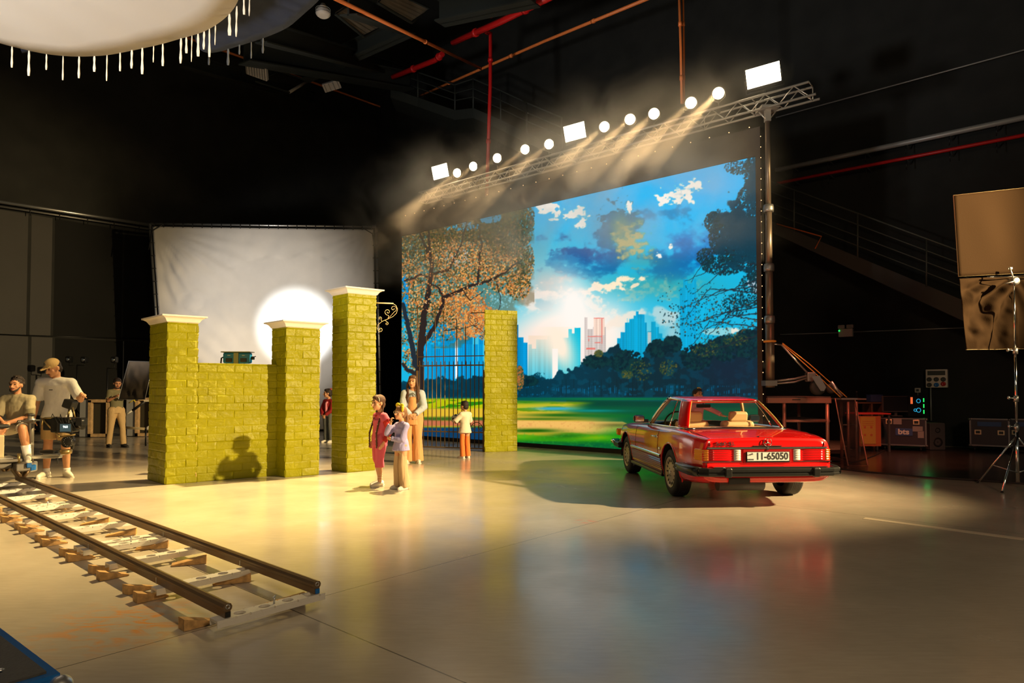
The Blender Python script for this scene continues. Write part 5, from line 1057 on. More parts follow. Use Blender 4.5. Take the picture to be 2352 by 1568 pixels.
for s in (-1, 1):
    ex.append([(HP(s * .036, .004, .03), .018), (HP(s * .045, .006, -.01), .021), (HP(s * .054, .008, -.055), .024), (d['nk'] + V((s * .052 * H, .040 * H, -.045 * H)), .024), (d['nk'] + V((s * .060 * H, .066 * H, -.10 * H)), .022), (d['nk'] + V((s * .050 * H, .072 * H, -.15 * H)), .008)])
    ex.append([(HP(s * .046, -.008, -.01), .020), (d['nk'] + V((s * .068 * H, .026 * H, -.035 * H)), .024), (d['nk'] + V((s * .072 * H, .055 * H, -.085 * H)), .020), (d['nk'] + V((s * .064 * H, .064 * H, -.13 * H)), .008)])
    ex.append([(HP(s * .02, -.035, -.02), .03), (d['nk'] + V((s * .03 * H, -.045 * H, -.02 * H)), .035), (d['nk'] + V((s * .03 * H, -.055 * H, -.12 * H)), .02)])
hair_cap(d, 'hair_brown', ex, .012)
for s in (-1, 1): MB().sph(HP(s * .034, .022, .045), (.008, .006, .008)).build('hair_clip', 'cloth_cream', d['r'])
m = PM(); c = d['nk'] + V((0, .062 * H, -.035 * H)); m.chain([(c, .012), (c + V((-.045, .01, -.03)), .010), (c + V((-.05, .02, -.08)), .006)]); m.chain([(c, .012), (c + V((.045, .01, -.03)), .010), (c + V((.05, .02, -.08)), .006)]); rem('neck_bow', m, 'cloth_grey', d['r'], .006, 1)
# --- boy with ball
d = person(1068, 1052, 1.225, (-.68, .73), 'boy in cream shirt and orange trousers seen from behind, holding a ball by the gate', dict(hyaw=.25, wrL=(-.075, .155, .625), wrR=(.06, .165, .605), poleL=(-1, -.3, -.5), poleR=(1, -.3, -.5), hdL=(.45, .7, .1), hdR=(-.45, .7, .1), hnL=(.6, .3, .6), hnR=(-.6, .3, .6), cuL=.6, cuR=.6, footL=(-.2, 1), footR=(.2, 1)), True)
BOY = d; H = d['H']; m = torso(PM(), d, .018, .435, flare=.024); sleeve(m, d, 'L', .014, .95, .008); sleeve(m, d, 'R', .014, .95, .008); rem('shirt', m, 'cloth_cream', d['r'], .008, 3, .018, 12, 6, 12)
m = trousers(PM(), d, .002, .035, .060, .054, under=.05); rem('trousers', m, 'cloth_orange', d['r'], .008, 3, .014, 16, 5, 3); shoes(d, 'shoe_white'); hair_cap(d, 'hair_dark', (), .006, 1.02)
bc = d['r'].matrix_basis @ V((0, 0, 0)) if False else None
mw = Matrix.Translation(d['r'].location) @ Matrix.Rotation(d['r'].rotation_euler.z, 4, 'Z'); bc = mw @ (V((-.012, .235, .665)) * H); ball = E('football', bc, 0, 'black and white ball held in the hands of the boy by the gate', 'ball')
M('ball_white', (.70, .66, .55), .4); MB().sph((0, 0, 0), .098, 28, 18).build('ball_shell', 'ball_white', ball); m = MB(); g_ = (1 + 5 ** .5) / 2
for a in (-1, 1):
    for b_ in (-g_, g_):
        for q in ((0, a, b_), (a, b_, 0), (b_, 0, a)):
            n = V(q).normalized(); x, y = frame(n); m.add([n * .0982 + (x * math.cos(2 * PI * k / 5) + y * math.sin(2 * PI * k / 5)) * .034 * .95 + n * .0012 for k in range(5)] + [n * .1005], [(k, (k + 1) % 5, 5) for k in range(5)], False)
m.build('ball_panels', 'black_paint', ball)
# --- girl in dark red cardigan behind the pillars
d = person(754, 1016, 1.49, (-.45, -.90), 'girl in dark red cardigan and grey trousers half hidden behind the tall brick pillar', dict(hyaw=-.80, wrL=(-.03, .12, .50), wrR=(.03, .12, .50), poleL=(-1, -.4, 0), poleR=(1, -.4, 0), hdL=(.6, .3, -.5), hdR=(-.6, .3, -.5), hnL=(0, -1, 0), hnR=(0, -1, 0), cuL=.7, cuR=.7), True)
H = d['H']; m = torso(PM(), d, .004, .53); rem('tee_shirt', m, 'cloth_rose', d['r'], .009, 3); m = torso(PM(), d, .014, .50); sleeve(m, d, 'L', .012, 1.92, None, .008); sleeve(m, d, 'R', .012, 1.92, None, .008)
rem('cardigan', m, 'cloth_darkred', d['r'], .009, 3, .014); m = PM().loft([(d['pel'] + V((0, .022 * H, .02 * H)), .034 * H, .062 * H), (d['ch'] + V((0, .022 * H, 0)), .040 * H, .062 * H), (d['nk'] + V((0, .018 * H, -.04 * H)), .03 * H, .05 * H)]); rem('tee_front', m, 'cloth_rose', d['r'], .008, 2)
m = trousers(PM(), d, .012, .05, .070, .062); rem('trousers', m, 'cloth_grey', d['r'], .009, 3, .02, 16, 5, 4); shoes(d, 'shoe_white'); hd, HP = d['hd'], d['HP']
hair_cap(d, 'hair_dark', [[(HP(0, -.055, .02), .022), (HP(0, -.085, -.03), .026), (HP(0, -.08, -.12), .020), (HP(0, -.07, -.17), .008)]]); m = PM(); m.sph(HP(-.022, -.045, .058), (.024 * hd, .010, .016 * hd)); m.sph(HP(.022, -.045, .058), (.024 * hd, .010, .016 * hd)); m.build('hair_bow', 'bow_pink', d['r'])
# --- girl behind the car
GP = V(((1601 - CXP) * 13.0 / FPX, 13.0, 0))
d = person(0, 0, 1.49, (.12, -1), 'girl in pink top with flowered hair band, standing behind the red car', dict(at=GP, hyaw=.3, wrL=(-.27, .20, .62), poleL=(-1, -.2, -.3), wrR=(.17, .02, .50), hdL=(-.9, .3, -.1), hnL=(0, 0, -1), hpitch=-.1), True)
H = d['H']; m = torso(PM(), d, .010, .50); sleeve(m, d, 'L', .010, 1.7); sleeve(m, d, 'R', .010, 1.9); rem('top', m, 'cloth_rose', d['r'], .010, 3, .012); m = trousers(PM(), d, .012, .05, .07, .06); rem('trousers', m, 'cloth_pale', d['r'], .010, 3); shoes(d, 'shoe_white'); hd, HP = d['hd'], d['HP']
hair_cap(d, 'hair_dark', [[(HP(s * .036, -.012, 0), .018), (HP(s * .044, -.02, -.06), .022), (d['nk'] + V((s * .05 * H, -.02 * H, -.05 * H)), .022)] for s in (-1, 1)])
for k, (a, c_) in enumerate(((-.25, 'bow_yellow'), (-.05, 'cloth_rose'), (-.45, 'bow_yellow'), (-.8, 'cloth_red'), (.2, 'bow_yellow'))): MB().sph(HP(.045 * math.sin(a), .018, .014 + .056 * math.cos(a)), (.018, .012, .016), 8, 6).build('hair_flower', c_, d['r'])
# --- man holding the flag panel, background left
d = person(266, 1027, 1.765, (.80, -.60), 'bearded man in olive T-shirt and khaki trousers holding up a dark cloth panel', dict(hyaw=-.15, hpitch=.3, wrL=(.30, .165, .70) if False else (-.02, .27, .715), wrR=(.085, .215, .725), poleL=(-.4, -.3, -1), poleR=(.7, -.2, -1), hdL=(0, .8, .3), hdR=(0, .8, .3), hnL=(.4, 0, -1), hnR=(-.4, 0, -1), cuL=1.1, cuR=1.1, ankL=(-.07, .07, .045), kneeL=(-.06, .06, .285), ankR=(.06, -.09, .045), kneeR=(.06, -.02, .285)), False, 'skin_tan')
H = d['H']; m = torso(PM(), d, .014, .50, wide=1.05); sleeve(m, d, 'L', .012, .8, .006); sleeve(m, d, 'R', .012, .8, .006); rem('tee_shirt', m, 'cloth_olive', d['r'], .010, 3, .016); m = trousers(PM(), d, .010, .045, .066, .068); rem('trousers', m, 'cloth_khaki', d['r'], .010, 3, .022, 14, 8, 4); shoes(d, 'shoe_dark', 'shoe_dark'); hair_cap(d, 'hair_dark', (), .006)
hd, HP = d['hd'], d['HP']; rem('beard', PM().chain([(HP(-.034, .012, -.02), .011), (HP(-.026, .030, -.044), .016), (HP(-.010, .040, -.056), .018), (HP(.010, .040, -.056), .018), (HP(.026, .030, -.044), .016), (HP(.034, .012, -.02), .011)]).chain([(HP(-.016, .048, -.029), .005), (HP(0, .053, -.027), .005), (HP(.016, .048, -.029), .005)]), 'hair_dark', d['r'], .006, 1, .004, 60, 60)
# flag panel
M('flag_cloth', (.06, .045, .03), .6, bump=.3, bscale=8)
def flagpanel():
    Y = 15.35; q = [atY(272, 917, Y - .1), atY(333, 917, Y - .35), atY(352, 831, Y - .1), atY(296, 829, Y + .15)]; r = E('cloth_flag', q[0], 0, 'dark cloth flag panel held up by the man in olive beside the green pillar', 'flag'); o0 = q[0]; P = []
    for j in range(21):
        t = j / 20; P.append([q[0].lerp(q[1], i / 20).lerp(q[3].lerp(q[2], i / 20), t) - o0 + V((0, .05 * (fbm(np.array(i / 5. + t * 2), np.array(t * 3.), 3, 5) - .5) * 2 * min(1, min(i, 20 - i) / 3, min(j, 20 - j) / 3), 0)) for i in range(21)])
    MB().grid(P).build('cloth', 'flag_cloth', r, [('SOLIDIFY', dict(thickness=.006))]); MB().tube([p - o0 for p in q], .010, 6, True).build('rod_frame', 'dull_steel', r)
flagpanel()
# --- man in white shirt and cap
d = person(128, 1094, 2.02, (.22, -1), 'man in white polo shirt, khaki shorts and tan cap standing beside the camera crane', dict(neck=(0, .02, .805), hyaw=-.55, hpitch=.42, wrL=(-.25, .19, .665), poleL=(-.05, -.8, -1), hdL=(-.55, .6, .25), hnL=(.3, .5, -.8), cuL=1.3, wrR=(.15, .05, .47), ankL=(-.092, .03, .045), kneeL=(-.075, .02, .285), ankR=(.062, .02, .045), footL=(-.75, 1), footR=(.05, 1), fat=1.05, shw=.108), False, 'skin')
H = d['H']; m = torso(PM(), d, .022, .485, wide=1.10, flare=.014); sleeve(m, d, 'L', .016, .85, .012); sleeve(m, d, 'R', .016, .85, .012); m.chain([(d['nk'] + V((-.05 * H, .01 * H, -.005 * H)), .016), (d['nk'] + V((0, .042 * H, -.025 * H)), .012), (d['nk'] + V((.05 * H, .01 * H, -.005 * H)), .016)]); rem('polo_shirt', m, 'cloth_white', d['r'], .010, 3, .024, 9, 7, 7)
m = PM(); pel = d['pel']; m.loft([(pel - V((0, 0, .06 * H)), .092 * H, .072 * H), (pel + V((0, 0, .02 * H)), .08 * H, .06 * H)])
for k in 'LR': h_, kn, an = d['A']['l' + k]; m.chain([(h_ - V((0, 0, .045 * H)), .056 * H), (h_.lerp(kn, .92), .056 * H)], end=False)
rem('shorts', m, 'cloth_khaki', d['r'], .010, 3, .016, 12, 6, 9)
for k in 'LR': an = d['A']['l' + k][2]; PM().cyl(an + V((0, 0, -.02)), an + V((0, 0, .055)), .052, .052).build('sock', 'sock_white', d['r'])
shoes(d, 'shoe_white', ln=.16); hd, HP, Rh = d['hd'], d['HP'], d['Rh']
m = PM(); m.sph(HP(0, -.004, .030), (.047 * hd, .056 * hd, .044 * hd), 20, 14, Rh); m.chain([(HP(-.03, .040, .022), .007), (HP(-.022, .085, .016), .006), (HP(0, .094, .015), .006), (HP(.022, .085, .016), .006), (HP(.03, .040, .022), .007)]); m.chain([(HP(-.012, .045, .022), .008), (HP(-.01, .085, .018), .006)]); m.chain([(HP(.012, .045, .022), .008), (HP(.01, .085, .018), .006)]); m.chain([(HP(0, .045, .022), .008), (HP(0, .088, .018), .006)])
cp = rem('baseball_cap', m, 'cap_tan', d['r'], .006, 2); MB().lathe(HP(.0, .048, .046), Rh @ V((0, 1, .45)), [(0, .001), (.003, .024), (.005, .024), (.006, .018), (.0062, .001)], 16).build('cap_patch', 'cloth_grey', cp)
hair_cap(d, 'hair_dark', (), .004, .93); rem('beard', PM().chain([(HP(-.030, .014, -.034), .006), (HP(0, .042, -.054), .010), (HP(.030, .014, -.034), .006)]).chain([(HP(-.012, .05, -.029), .004), (HP(.012, .05, -.029), .004)]), 'hair_dark', d['r'], .006, 1)
MB().box(d['ch'] + V((.02, .088 * H, .0)), (.05, .01, .012)).build('clip', 'black_paint', d['r'])
# --- seated man
SP = V(((46 - CXP) * 10.3 / FPX, 10.3, -.11)); hz_ = 1.02
HS = 1.75
d = person(0, 0, HS, (.12, -1), 'curly haired man in sage T-shirt and cream shorts sitting on the camera dolly', dict(at=SP, pel=(0, 0, .555), chest=(0, .02, .735), neck=(0, .03, .835), wrL=(-.03, .18, .60), wrR=(.03, .18, .60), poleL=(-1, -.5, -.3), poleR=(1, -.5, -.3), hdL=(.7, .4, -.1), hdR=(-.7, .4, -.1), hnL=(0, -.4, -1), hnR=(0, -.4, -1), cuL=.8, cuR=.8, kneeL=(-.15, .21, .545), ankL=(-.175, .17, .295), kneeR=(.03, .23, .53), ankR=(.06, .16, .30), footL=(-.55, 1), footR=(.0, 1), hyaw=0, fat=1.12, shw=.108), False, 'skin_tan')
H = d['H']; m = torso(PM(), d, .022, .56, wide=1.15); sleeve(m, d, 'L', .018, .9, .012); sleeve(m, d, 'R', .018, .9, .012); rem('tee_shirt', m, 'cloth_sage', d['r'], .010, 3, .03, 9, 7, 17)
m = PM(); pel = d['pel']; m.loft([(pel - V((0, 0, .045 * H)), .10 * H, .085 * H), (pel + V((0, 0, .02 * H)), .095 * H, .075 * H)])
for k in 'LR': h_, kn, an = d['A']['l' + k]; m.chain([(h_, .062 * H), (h_.lerp(kn, .82), .055 * H)], end=False)
rem('shorts', m, 'cloth_cream', d['r'], .010, 3, .016, 12, 9, 9); shoes(d, 'shoe_white', ln=.16)
for k in 'LR':
    an = d['A']['l' + k][2]; kn = d['A']['l' + k][1]; a = an.lerp(kn, .42); s_ = PM().cyl(an - V((0, 0, .02)), a, .050, .064).build('sock', 'sock_white', d['r'])
    for t in (.30, .35): q = an.lerp(kn, t); PM().cyl(q, q + (kn - an).normalized() * .008, .060, .0605).build('sock_stripe', 'black_paint', s_)
hd, HP = d['hd'], d['HP']; m = PM(); rr_ = random.Random(3)
for k in range(70):
    a = rr_.uniform(0, 2 * PI); e = rr_.uniform(-.25, PI / 2); x, y, z = math.cos(a) * math.cos(e), math.sin(a) * math.cos(e), math.sin(e)
    if y > .45 and z < .75: continue
    m.sph(HP(x * .048, -.010 + y * .054, .022 + z * .052), .017, 7, 5)
m.sph(HP(0, -.012, .02), (.046 * hd, .053 * hd, .052 * hd), 16, 10); rem('curly_hair', m, 'hair_dark', d['r'], .006, 1, .01, 60, 60)
rem('beard', PM().chain([(HP(-.034, .012, -.02), .010), (HP(-.026, .030, -.044), .015), (HP(-.010, .040, -.056), .017), (HP(.010, .040, -.056), .017), (HP(.026, .030, -.044), .015), (HP(.034, .012, -.02), .010)]).chain([(HP(-.016, .048, -.029), .005), (HP(0, .053, -.027), .005), (HP(.016, .048, -.029), .005)]), 'hair_dark', d['r'], .006, 1)
M('black_satin', (.03, .028, .025), .3, .4); M('brass', (.45, .32, .12), .3, .8)
M('case_sky', (.02, .22, .48), .35)
# ------------------------------------------------------------------ dolly track, wedges, camera dolly
M('rail_paint', (.20, .13, .07), .35, .5); M('sleeper_paint', (.80, .76, .68), .45, .3); M('wedge_wood', (.52, .30, .11), .6, var=.3, vscale=25)
RA0 = at(523, 1397, .14); RB0 = at(716, 1340, .14); rd = (at(20, 1086, .14) - RB0); rd.z = 0; rd.normalize(); ra_d = (at(0, 1143, .14) - RA0); ra_d.z = 0; ra_d.normalize(); TD = (rd + ra_d).normalized()
TW = Vector((RB0.x - RA0.x, RB0.y - RA0.y, 0)); TW = TW - TD * TW.dot(TD); gauge = TW.length; TW.normalize()
RAo = Vector((RA0.x, RA0.y, 0)); RBo = RAo + TW * gauge; TLEN = 8.2
def track():
    r = E('dolly_track', RAo, 0, 'straight camera dolly track with two brown rails and pale drilled sleepers', 'track'); o0 = RAo; T = lambda a, b, z: TW * a + TD * b + Vector((0, 0, z))
    for a, nm in ((0, 1), (gauge, 2)):
        R = MB(); sec = [(-.018, .085), (.018, .085), (.018, .125), (.026, .135), (.028, .150), (.020, .166), (0, .172), (-.020, .166), (-.028, .150), (-.026, .135), (-.018, .125)]
        R.rings([[T(a + x, b, z) for x, z in sec] for b in (0, TLEN)], True); ra = R.build('rail', 'rail_paint', r)
        MB().tube([T(a, .001 - .002, .150) + T(.012 * math.cos(t), 0, .012 * math.sin(t)) for t in [2 * PI * k / 14 for k in range(14)]], .004, 6, True).build('rail_end', 'steel', ra)
        MB().box(T(a, .002, .105), (.03, .02, .03), math.atan2(TW.y, TW.x)).build('rail_plug', 'blue_plastic' if a else 'black_paint', ra)
        for k in range(5): MB().box(T(a, 1.05 + k * 1.5, .112), (.042, .012, .05), math.atan2(TW.y, TW.x)).build('joint_band', 'steel', ra)
    bs = [.03, .95, 1.9, 2.55, 2.72, 3.6, 4.5, 5.25, 5.42, 6.3, 7.1, 7.9]
    for i, b in enumerate(bs):
        s = MB(); a0, a1 = -.07, gauge + .05; wd, z0, z1 = .05, .070, .086
        xs = [.22, .44, .66, .88]; hr = .036; P0 = 8; Q = MB(); L_ = a1 - a0
        # plate with real round holes: strips between square cells that carry circular openings
        cells = []; cur = a0
        for f in xs:
            c = a0 + L_ * f; cells.append(('s', cur, c - .05)); cells.append(('h', c - .05, c + .05)); cur = c + .05
        cells.append(('s', cur, a1))
        for kd, u0, u1 in cells:
            if kd == 's': Q.box(T((u0 + u1) / 2, b, (z0 + z1) / 2), (u1 - u0, wd * 2, z1 - z0), math.atan2(TW.y, TW.x))
            else:
                c = (u0 + u1) / 2; n = 20; sq = []; ci = []
                for k in range(n):
                    t = 2 * PI * k / n; x, y = math.cos(t), math.sin(t); q = .05 / max(abs(x), abs(y)); sq.append((x * q, y * q)); ci.append((x * hr, y * hr))
                for k in range(n):
                    l = (k + 1) % n; vs = []
                    for z in (z0, z1): vs += [T(c + sq[k][0], b + sq[k][1], z), T(c + sq[l][0], b + sq[l][1], z), T(c + ci[l][0], b + ci[l][1], z), T(c + ci[k][0], b + ci[k][1], z)]
                    Q.add(vs, [(4, 5, 6, 7), (3, 2, 1, 0), (2, 3, 7, 6), (0, 1, 5, 4)])
        for e_ in (-wd, wd): Q.box(T((a0 + a1) / 2, b + e_ * .96, z0 - .012), (L_, .006, .03), math.atan2(TW.y, TW.x))
        sl = Q.build('sleeper', 'sleeper_paint', r)
        if i in (0, 3, 7): MB().cyl(T(gauge * .52, b, .086), T(gauge * .52, b, .13), .006).cyl(T(gauge * .50, b, .125), T(gauge * .54, b + .01, .13), .005).build('locking_pin', 'steel', sl)
track()
# wooden wedges under the rails
wk = 0
desc = ['at the near end of the track', 'second pair from its near end', 'third pair from its near end', 'fourth pair from its near end', 'fifth pair from its near end', 'sixth pair from its near end', 'seventh pair from its near end', 'eighth pair from its near end', 'ninth pair from its near end']
def wedge(c, dr, ln, w_, h, lab):
    global wk
    x = dr.normalized(); y = Vector((-x.y, x.x, 0)); b = MB(); P = [c + x * a + y * e_ + Vector((0, 0, z)) for e_ in (-w_ / 2, w_ / 2) for a, z in ((-ln / 2, .002), (ln / 2, .002), (ln / 2, .012), (-ln / 2, h))]
    b.add(P, [(0, 1, 2, 3), (7, 6, 5, 4), (0, 4, 5, 1), (1, 5, 6, 2), (2, 6, 7, 3), (3, 7, 4, 0)]); o = b.build('wooden_wedge', 'wedge_wood'); tag(o, lab, 'wedge', 'wooden wedges under the dolly track'); wk += 1
bl_ = [.22, .98, 1.75, 2.55, 3.35, 4.15, 4.95, 5.75, 6.6]
for i, b in enumerate(bl_):
    c = RAo + TD * (b + .02) - TW * .07; wedge(c, TW, .20, .085, .072, 'outer wooden wedge under the near rail, ' + desc[i])
    if i: c = RAo + TD * (b + .28) - TW * .055; wedge(c, TW + TD * .2, .20, .075, .070, 'inner wooden wedge under the near rail, ' + desc[i])
    c = RBo + TD * (b - .02) - TW * .12; wedge(c, TW * -1 + TD * .5, .26, .09, .060, 'wooden wedge beside the far rail, ' + desc[i])
M('dolly_paint', (.20, .18, .15), .4, .4); M('dolly_beige', (.42, .34, .20), .5); M('lcd', (.02, .03, .03), .2, emit=(.25, .40, .42), es=.18); M('lcd_text', (.8, .9, 1), .3, emit=(.7, .85, 1), es=1.0)
def dolly():
    mid = RAo + TW * gauge * .5; # chassis centre seen at image column about 10
    b0 = (at(40, 1100, .12) - RBo).dot(TD); c0 = mid + TD * (b0 + .52); r = E('camera_dolly', (c0.x, c0.y, 0), math.atan2(-TD.x, TD.y), 'grey metal camera dolly with upright post, seat column and grooved wheels on the track', 'dolly'); g2 = gauge / 2
    # local axes: +Y along the track away from the camera, +X towards the far rail
    MB().box((0, 0, .40), (gauge + .02, 1.15, .05), bev=.015).build('chassis_deck', 'dolly_paint', r); MB().box((g2 * .5, -.3, .43), (gauge * .4, .4, .012), bev=.004).build('tread_plate', 'steel', r); [MB().cyl((sx_ * g2 * .9, -.56, .36), (sx_ * g2 * .9, -.56, .50), .02).build('corner_bolt', 'brass', r) for sx_ in (-1, 1)]; MB().box((0, 0, .33), (gauge * .7, .95, .10), bev=.02).build('chassis_frame', 'dolly_paint', r)
    for sx in (-1, 1):
        for sy in (-1, 1):
            bg = MB().box((sx * g2, sy * .52, .30), (.17, .34, .12), bev=.02).build('bogie', 'dolly_paint', r)
            for q in (-.10, .10):
                for t in (-1, 1):
                    x = Vector((sx * g2 + t * .052, sy * .52 + q, .215)); ax = Vector((t, 0, -.55)).normalized(); MB().lathe(x, ax, [(-.018, .03), (-.02, .074), (-.008, .080), (.010, .076), (.02, .06), (.022, .012)], 20).build('wheel', 'dolly_beige' if q > 0 else 'rail_paint', bg)
            MB().box((sx * g2 + .06, sy * .52 - .2, .33), (.06, .05, .07), bev=.01).build('brake_tab', 'blue_plastic', bg)
    MB().lathe((-.12, -.1, .43), (0, 0, 1), [(0, .16), (.02, .19), (.14, .19), (.16, .17), (.16, .02)], 28).build('drum', 'steel', r)
    MB().box((.02, -.28, .60), (.22, .20, .34), bev=.02).build('weight_box', 'dolly_beige', r)
    for x, y in ((-.2, -.35), (-.32, -.2)): MB().cyl((x, y, .43), (x, y, .98), .022).build('upright', 'steel', r)
    MB().box((-.26, -.28, .86), (.26, .18, .07), bev=.01).build('bracket_plate', 'dolly_beige', r); MB().box((-.24, -.28, 1.06), (.2, .14, .10), bev=.015).build('control_box', 'white_plastic', r)
    MB().cyl((0.05, .08, .43), (0.05, .08, .86), .06, n=16).build('seat_post', 'steel', r); MB().box((.05, .08, .885), (.40, .38, .06), bev=.025).build('seat', 'black_paint', r)
    return r
DOL = dolly()
# post and bars of the arm: upright post seen at column 72
def arm():
    p = Vector(((73 - CXP) * 10.1 / FPX, 10.1, 0)); r = E('crane_post', (p.x, p.y, 0), 0, 'thick grey upright post with two horizontal bars in front of the seated man', 'camera support')
    zz = lambda py: CAMH + (HZ - py) * p.y / FPX; dx = lambda px: (px - 73) * p.y / FPX
    MB().cyl((0, 0, zz(1082)), (0, 0, zz(952)), .043, n=20).build('post', 'dolly_paint', r); MB().lathe((0, 0, zz(952)), (0, 0, 1), [(-.02, .046), (.0, .048), (.012, .044), (.014, .02)], 20).build('post_cap', 'dark_grey', r)
    MB().box((dx(28), -.05, zz(967)), (.80, .04, .045), bev=.01).build('upper_bar', 'dolly_paint', r); MB().lathe((0, 0, zz(966)), (0, 0, 1), [(-.035, .05), (-.03, .062), (.03, .062), (.035, .05)], 20).build('clamp', 'steel', r)
    MB().lathe((dx(82), 0, zz(965)), (0, 0, 1), [(-.012, .05), (-.012, .065), (.012, .065), (.012, .05)], 20).build('clamp_knob', 'dark_grey', r)
    MB().box((dx(108), -.02, zz(1048)), (.50, .08, .05), Matrix.Rotation(-.035, 3, 'Y'), .012).build('lower_bar', 'steel', r); MB().box((0, 0, zz(1070)), (.14, .14, .16), bev=.02).build('base_socket', 'steel', r)
    MB().cyl((dx(137), -.02, zz(1048)), (dx(138), -.02, zz(1064)), .012, .006).build('stop_pin', 'black_paint', r)
    for q in (55, 107): MB().tube([(dx(q) + .016 * math.cos(a), -.075, zz(967 if q < 60 else 1048) + .009 * math.sin(a)) for a in [2 * PI * k / 12 for k in range(12)]], .003, 4, True).build('bar_mark', 'white_plastic', r)
    MB().box((dx(78), -.05, zz(1072)), (.13, .10, .09), bev=.015).build('blue_latch', 'blue_plastic', r)
    MB().cyl((0, 0, .43), (0, 0, zz(1080)), .035).build('pivot', 'steel', r)
arm()
def camrig():
    Y = 10.0; p = Vector(((150 - CXP) * Y / FPX, Y, 0)); r = E('cinema_camera', (p.x, p.y, 0), 0, 'black cinema camera with small monitor on a remote head beside the seated man', 'camera')
    L_ = lambda px, py, dy=0.0: V(((px - CXP) * (Y + dy) / FPX - p.x, dy, CAMH + (HZ - py) * (Y + dy) / FPX)); S_ = Y / FPX
    MB().box(L_(118, 1036, 0), (34 * S_, .16, .05), bev=.02).build('head_plate', 'black_satin', r); MB().box(L_(128, 1042, 0), (40 * S_, .12, .035), bev=.01).build('head_base', 'steel', r)
    MB().lathe(L_(155, 1038), (0, 0, 1), [(-.03, .03), (-.02, .075), (.03, .085), (.045, .07)], 24).build('pan_motor', 'brass', r)
    h = MB().lathe(L_(159, 1014, -.04), (0, 1, 0), [(-.05, .02), (-.05, .075), (-.04, .086), (.05, .086), (.06, .06)], 28).build('tilt_motor', 'black_satin', r)
    k_ = MB()
    for i in range(14): a = 2 * PI * i / 14; k_.sph(L_(159, 1014, -.092) + V((.066 * math.cos(a), 0, .066 * math.sin(a))), .005, 6, 4)
    k_.build('bolt_ring', 'steel', h)
    MB().tube([L_(168, 1030), L_(172, 1010), L_(166, 994), L_(150, 990)], .022, 8).build('head_arm', 'black_satin', r)
    bd = MB().box(L_(152, 975, .0), (42 * S_, .26, 34 * S_), bev=.02).build('camera_body', 'black_satin', r); MB().box(L_(124, 972, .02), (24 * S_, .22, 30 * S_), bev=.015).build('battery', 'black_paint', bd)
    MB().box(L_(150, 982, -.15), (30 * S_, .05, 22 * S_), bev=.008).build('monitor', 'black_paint', r); MB().box(L_(152, 982, -.178), (24 * S_, .006, 17 * S_)).build('monitor_screen', 'lcd', r)
    text('monitor_digits', '960', .050, Matrix.Translation(L_(152, 980, -.182)) @ Matrix.Rotation(PI / 2, 4, 'X'), 'lcd_text', r, .001, .001)
    MB().lathe(L_(176, 976, -.02), (.9, -.3, 0), [(0, .04), (.01, .055), (.10, .055), (.12, .065), (.14, .065), (.14, .04)], 20).build('lens', 'black_satin', r); MB().box(L_(189, 968, -.06), (.10, .14, .12), bev=.01).build('matte_box', 'black_paint', r)
    m = MB()
    for a, b_ in (((100, 962), (124, 988)), ((124, 988), (140, 1003)), ((100, 961), (128, 959)), ((128, 959), (165, 962)), ((100, 962), (99, 976)), ((140, 1003), (175, 997))): m.cyl(L_(*a, -.10), L_(*b_, -.10), .012, n=8)
    m.build('cage_bars', 'brass', r); MB().cyl(L_(165, 967, -.1), L_(194, 965, -.12), .010).build('rod', 'steel', r)
    MB().box(L_(162, 928, -.02), (22 * S_, .14, 20 * S_), Matrix.Rotation(.35, 3, 'Y'), .015).build('top_monitor', 'black_satin', r); MB().cyl(L_(160, 940), L_(158, 958), .014).cyl(L_(168, 935, -.05), L_(174, 958, -.05), .012).build('monitor_arm', 'brass', r)
    for i in range(6): MB().tube([L_(118 + i * 10, 962 + (i % 3) * 4, -.08), L_(122 + i * 9, 950 + (i * 7) % 13, -.14), L_(135 + i * 6, 972 - (i * 5) % 9, -.16), L_(140 + i * 7, 990 - (i % 2) * 6, -.12)], .0045, 5).build('cable', 'black_paint', r)
camrig()
